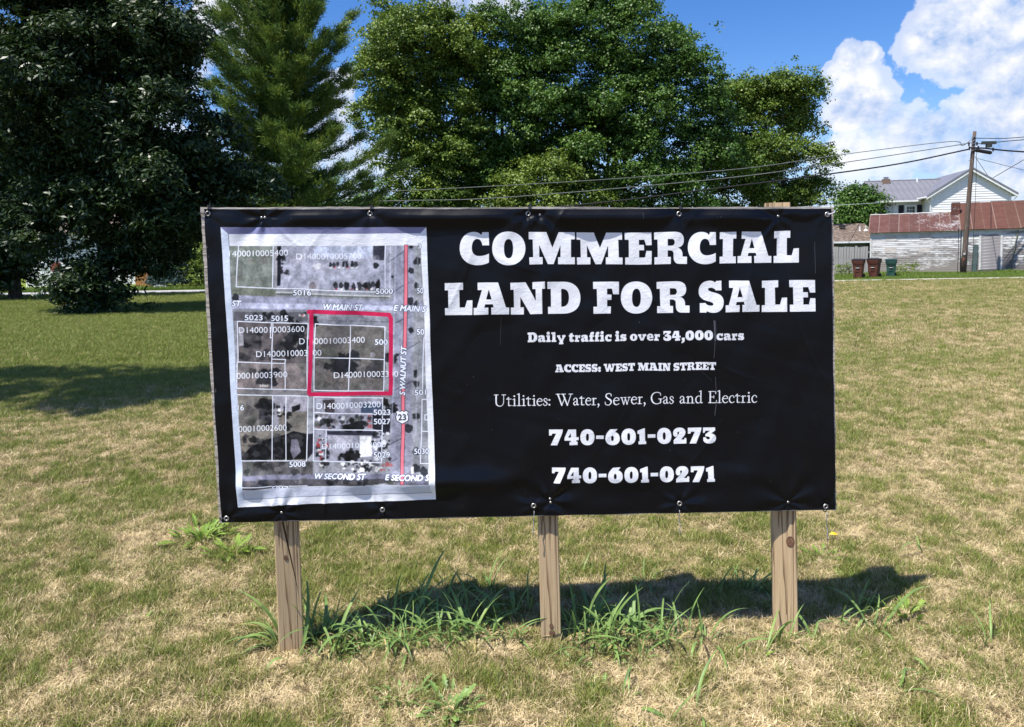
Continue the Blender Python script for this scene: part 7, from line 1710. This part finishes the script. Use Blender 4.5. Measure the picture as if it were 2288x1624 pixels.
# weeds along the fence foot
for (px, py, lab) in ((1876, 618, 'leafy weed at the foot of the grey fence nearest the sign'), (1893, 617, 'leafy weed against the fence left of the first brown bin'), (2040, 612, 'weed clump under the white shed right of the green bin'), (2016, 616, 'low weed beside the green bin')):
    c = gnd(px, py); root = empty('wall_weed', c, 0, lab, 'weed')
    crown('foliage', root, [(c.x, c.y, .25, .28), (c.x + .1, c.y, .5, .16), (c.x - .15, c.y, .35, .2)], 26, 16, .14, .07, m_f_bush, int(px), origin=c)

# ================================================================== UTILITY POLE AND CABLES
YP = 43.0
pb = gnd(2151.5, 615.0); pt = at(2178, 293.5, pb.y)
m_pole = noise_mat('old_pole_wood', (0.115, 0.085, 0.068), (0.065, 0.047, 0.038), (14, 14, 1.2), .9, c3=(.20, .17, .14), bump=.8, bscale=(40, 40, 3), bdist=.02)
UP_ = empty('utility_pole', pb, 0, 'leaning old wooden utility pole with cable boxes in front of the rusty roofed shed', 'utility pole')
def PR_(px, py, dy=0.0): return at(px, py, pb.y + dy) - pb
ax_ = [PR_(2151.5, 615), PR_(2156, 560), PR_(2160.5, 500), PR_(2165, 440), PR_(2170, 380), PR_(2174.5, 330), PR_(2178, 293.5)]
ax_ = [Vector((q.x, 0, q.z)) for q in ax_]; ax_[0].z = -.1
m_ = MB(); m_.tube(ax_, [.155, .14, .128, .118, .105, .095, .088], 14); m_.build('shaft', m_pole, UP_, True)
m_black = noise_mat('black_cable', (0.012, 0.012, 0.014), (0.02, 0.02, 0.022), (9, 9, 9), .5)
m_boxg = noise_mat('grey_green_box', (0.035, 0.045, 0.042), (0.05, 0.06, 0.055), (5, 5, 5), .6)
m_ = MB(); a, b = PR_(2194, 319, -.15), PR_(2225, 318.5, -.15); m_.box((a + b) / 2, ((b - a).length, .14, .16)); c = PR_(2209.5, 325, -.15); m_.box(c, (.30, .13, .20)); m_.build('splice_box', m_boxg, UP_)
m_ = MB(); m_.tube([PR_(2176, 334.5, -.2), PR_(2179, 335, -.2), PR_(2213, 341, -.2), PR_(2216, 341.5, -.2)], [.06, .10, .10, .05], 12); m_.build('splice_tube', m_black, UP_)
m_ = MB()
for py in (306, 314, 321, 328, 336): q = PR_(2177.5 - (py - 293) * .09, py, -.1); m_.box(q, (.20, .05, .05)); m_.tube([q + Vector((0, -.02, 0)), q + Vector((0, -.12, .02))], .035, 8)
m_.build('insulator', m_metal, UP_)
m_ = MB()
for (xa, ya) in ((2165, 322), (2166, 331), (2183, 321), (2186, 330), (2219, 334)): q = PR_(xa, ya, -.15); m_.box(q, (.06, .06, .20))
m_.build('cable_clamp', m_black, UP_)
m_ = MB(); m_.tube([PR_(2174, 352, -.02), PR_(2170.5, 352.5, -.02)], .012, 5); m_.tube([PR_(2170, 345, 0), PR_(2167.5, 345, 0)], .012, 5); m_.tube([PR_(2169, 358.5, 0), PR_(2164, 358.5, 0)], .014, 5); m_.build('step_pin', m_metal, UP_)
q = PR_(2154.7, 567, -.14); m_ = MB(); m_.tube([q, q + Vector((0, -.02, 0))], .06, 12); m_.build('tag_disc', m_trim, UP_)
q = PR_(2153.3, 579, -.15); m_ = MB(); m_.poly([q + Vector((-.06, 0, -.08)), q + Vector((.03, 0, -.02)), q + Vector((.05, 0, .09)), q + Vector((-.02, 0, .03))]); m_.build('orange_tag', noise_mat('orange_paint', (.55, .12, .05), (.45, .10, .05)), UP_)
m_ = MB(); m_.tube([PR_(2141, 505, -.05), PR_(2142, 555, -.1), PR_(2139, 612, -.1)], .016, 5); m_.build('ground_wire', m_black, UP_)
m_ = MB(); m_.tube([PR_(2182, 340, -.12), PR_(2181, 400, -.12), PR_(2179, 452, -.12), PR_(2174, 555, -.12), PR_(2172, 613, -.12)], .012, 5); m_.build('drop_wire', m_black, UP_)
def cable(label, pts, rad, dys=None, mat=None):
    c = [at(px, py, pb.y + (dys[i] if dys else 0.0)) for i, (px, py) in enumerate(pts)]
    q = crom([tuple(v) for v in c], 8) if len(c) > 2 else np.array([tuple(v) for v in c])
    m_ = MB(); m_.tube([Vector(v) for v in q], rad, 6); o = m_.build('overhead_cable', mat or m_black, None, True); tag(o, label, 'cable'); return o
m_alu = noise_mat('weathered_cable', (0.10, 0.11, 0.11), (0.16, 0.17, 0.17), (9, 9, 9), .5)
cable('topmost thin overhead wire running left from the pole across the trees', [(2173, 309), (2150, 325), (2124, 316), (1936, 338), (1816, 355), (1664, 376), (1459, 393), (1220, 409), (860, 427), (400, 436)], .020, mat=m_alu)
cable('middle overhead wire running left from the pole across the trees', [(2170, 318.8), (2100, 330), (1816, 373), (1562, 404), (1117, 441.6), (860, 449), (400, 462)], .024, mat=m_alu)
cable('thick black lowest overhead cable sagging left from the pole behind the sign', [(2166, 333), (2008, 365.8), (1815.6, 393.5), (1562, 425.5), (1357, 451), (1100, 474), (700, 495)], .040)
cable('thin overhead wire from the pole top to the right edge', [(2181, 308.5), (2240, 309), (2288, 306), (2500, 290)], .020)
cable('wire with clamps running right from the pole through the splice box', [(2175, 321), (2200, 320.5), (2232, 317), (2288, 312), (2500, 296)], .022)
cable('thick cable bundle running right from the pole to the edge', [(2166, 330), (2200, 331), (2235, 335), (2288, 339), (2500, 352)], .042)
cable('thin guy wire slanting from the pole down to the gable roof', [(2179, 350), (2207, 392)], .016, (0, 6))
cable('service wire rising from the gable roof edge to the right edge of the view', [(2219, 397), (2288, 356.6), (2420, 280)], .020, (8, 4, -2))
cable('thin wire slanting from the pole across the sky to the right edge', [(2184, 354), (2240, 368), (2288, 380), (2400, 410)], .012)
cable('pale wire running from behind the sign to the corner of the house wing', [(1700, 466), (1865, 458.5), (1963, 453)], .016, (-2, 4, 18), m_white)

# ================================================================== LEFT BACKGROUND, SEEN UNDER THE TREES
YL = 52.0
hl = at(60, 600, YL); hr = at(310, 600, YL)
LH = empty('white_roadside_house', (hl.x, YL, 0), 0, 'white house across the road glimpsed beneath the dark trees on the left', 'house')
Wd = hr.x - hl.x
m_ = MB(); m_.box((Wd / 2, 3, 1.9), (Wd, 6, 3.8)); m_.build('wall', m_vinyl, LH)
m_ = MB(); m_.hexa([(-.4, -.6, 3.7), (Wd + .4, -.6, 3.7), (Wd + .4, 6.6, 3.7), (-.4, 6.6, 3.7), (1, 2.8, 5.4), (Wd - 1, 2.8, 5.4), (Wd - 1, 3.2, 5.4), (1, 3.2, 5.4)]); m_.build('roof', m_shing, LH)
def lp(px, py): q = at(px, py, YL); return q.x - hl.x, q.z
a, b = lp(90, 604), lp(112, 586); m_ = MB(); m_.box(((a[0] + b[0]) / 2, -.03, (a[1] + b[1]) / 2), (b[0] - a[0], .08, b[1] - a[1])); wdo = m_.build('window', m_white, LH)
m_ = MB(); m_.box(((a[0] + b[0]) / 2, -.08, (a[1] + b[1]) / 2), (b[0] - a[0] - .16, .02, b[1] - a[1] - .16)); m_.build('pane', noise_mat('bright_pane', (.35, .38, .42), (.5, .52, .56), (3, 3, 3), .2), wdo)
a, b = lp(117, 613), lp(135, 586); m_ = MB(); m_.box(((a[0] + b[0]) / 2, -.05, (a[1] + b[1]) / 2), (b[0] - a[0], .1, b[1] - a[1])); m_.build('door', noise_mat('brick_red_paint', (.24, .075, .045), (.18, .05, .035), (4, 4, 4)), LH)
a, b = lp(246, 640), lp(301, 590)
# white picket fence before it
fa = gnd(60, 641.5); fb = gnd(262, 640.0); WP = Wall(fa, fb); PF = empty('white_picket_fence', fa, WP.rz, 'low white picket fence across the road under the dark trees on the left', 'fence')
pk = MB(); pk.box((0, 0, .5), (.085, .022, 1.0)); pk.hexa([(-.0425, -.011, 1), (.0425, -.011, 1), (.0425, .011, 1), (-.0425, .011, 1), (-.004, -.011, 1.08), (.004, -.011, 1.08), (.004, .011, 1.08), (-.004, .011, 1.08)]); pkm = pk.mesh('picket'); pkm.materials.append(m_white)
n = int(WP.L / .16)
for k in range(n): link('picket', pkm, None, PF, (k * .16, 0, 0))
for z in (.3, .8): m_ = MB(); m_.box((WP.L / 2, .03, z), (WP.L, .035, .08)); m_.build('fence_rail', m_white, PF)
# orange stained board fence
oa = gnd(303, 641.0); ob = gnd(352, 640.4); WO = Wall(oa, ob); OF = empty('cedar_fence', oa, WO.rz, 'orange brown stained board fence between the dark tree and the blue spruce', 'fence')
m_cedar = noise_mat('cedar_stain', (.36, .175, .055), (.27, .12, .04), (14, 8, 2), .7); ofh = WO.hit(320, 589)[1]
cb2 = MB(); cb2.box((0, 0, ofh / 2), (.132, .02, ofh)); cbm = cb2.mesh('fence_board'); cbm.materials.append(m_cedar)
for k in range(int(WO.L / .145)): link('fence_board', cbm, None, OF, (.07 + k * .145, .004 * (k % 2), 0))
for z in (.4, ofh - .4): m_ = MB(); m_.box((WO.L / 2, .03, z), (WO.L, .035, .08)); m_.build('fence_rail', m_cedar, OF)
# low white boat-like cover beside the spruce
c0, c1 = gnd(336, 647), gnd(372, 646.4); m_ = MB(); L_ = (c1 - c0).length
m_.hexa([(0, 0, 0), (L_, 0, 0), (L_, .8, 0), (0, .8, 0), (.25, .12, .30), (L_ - .1, .12, .22), (L_ - .1, .7, .22), (.25, .7, .30)]); o = m_.build('white_slab', m_white, None, loc=c0); tag(o, 'low white sloping slab on the ground at the foot of the blue spruce', 'slab')
# brick chimney glimpsed under the pine
q0, q1 = at(669, 455, 60), at(681, 434, 60); m_ = empty('brick_chimney_stack', (q0.x, 60, 0), 0, 'thin red brick chimney glimpsed beneath the pine just above the sign', 'chimney')
brick_stack('shaft', m_, (0, 0, 0), q1.x - q0.x, .5, q1.z, bh=.14)
# wooded skyline beyond everything, closing the view between the trees
nr = np.random.default_rng(9); lob = []
for k in range(46):
    x = -95 + k * 4.2 + nr.uniform(-1, 1)
    if 30 < x: continue
    lob.append((x, 92 + nr.uniform(-4, 4), nr.uniform(1.5, 3.2), nr.uniform(3.2, 4.6)))
o = crown('far_treeline', None, lob, 2600, 16, 1.3, .55, m_f_maple, 88); tag(o, 'far low belt of green trees behind the whole lot', 'treeline', kind='stuff')
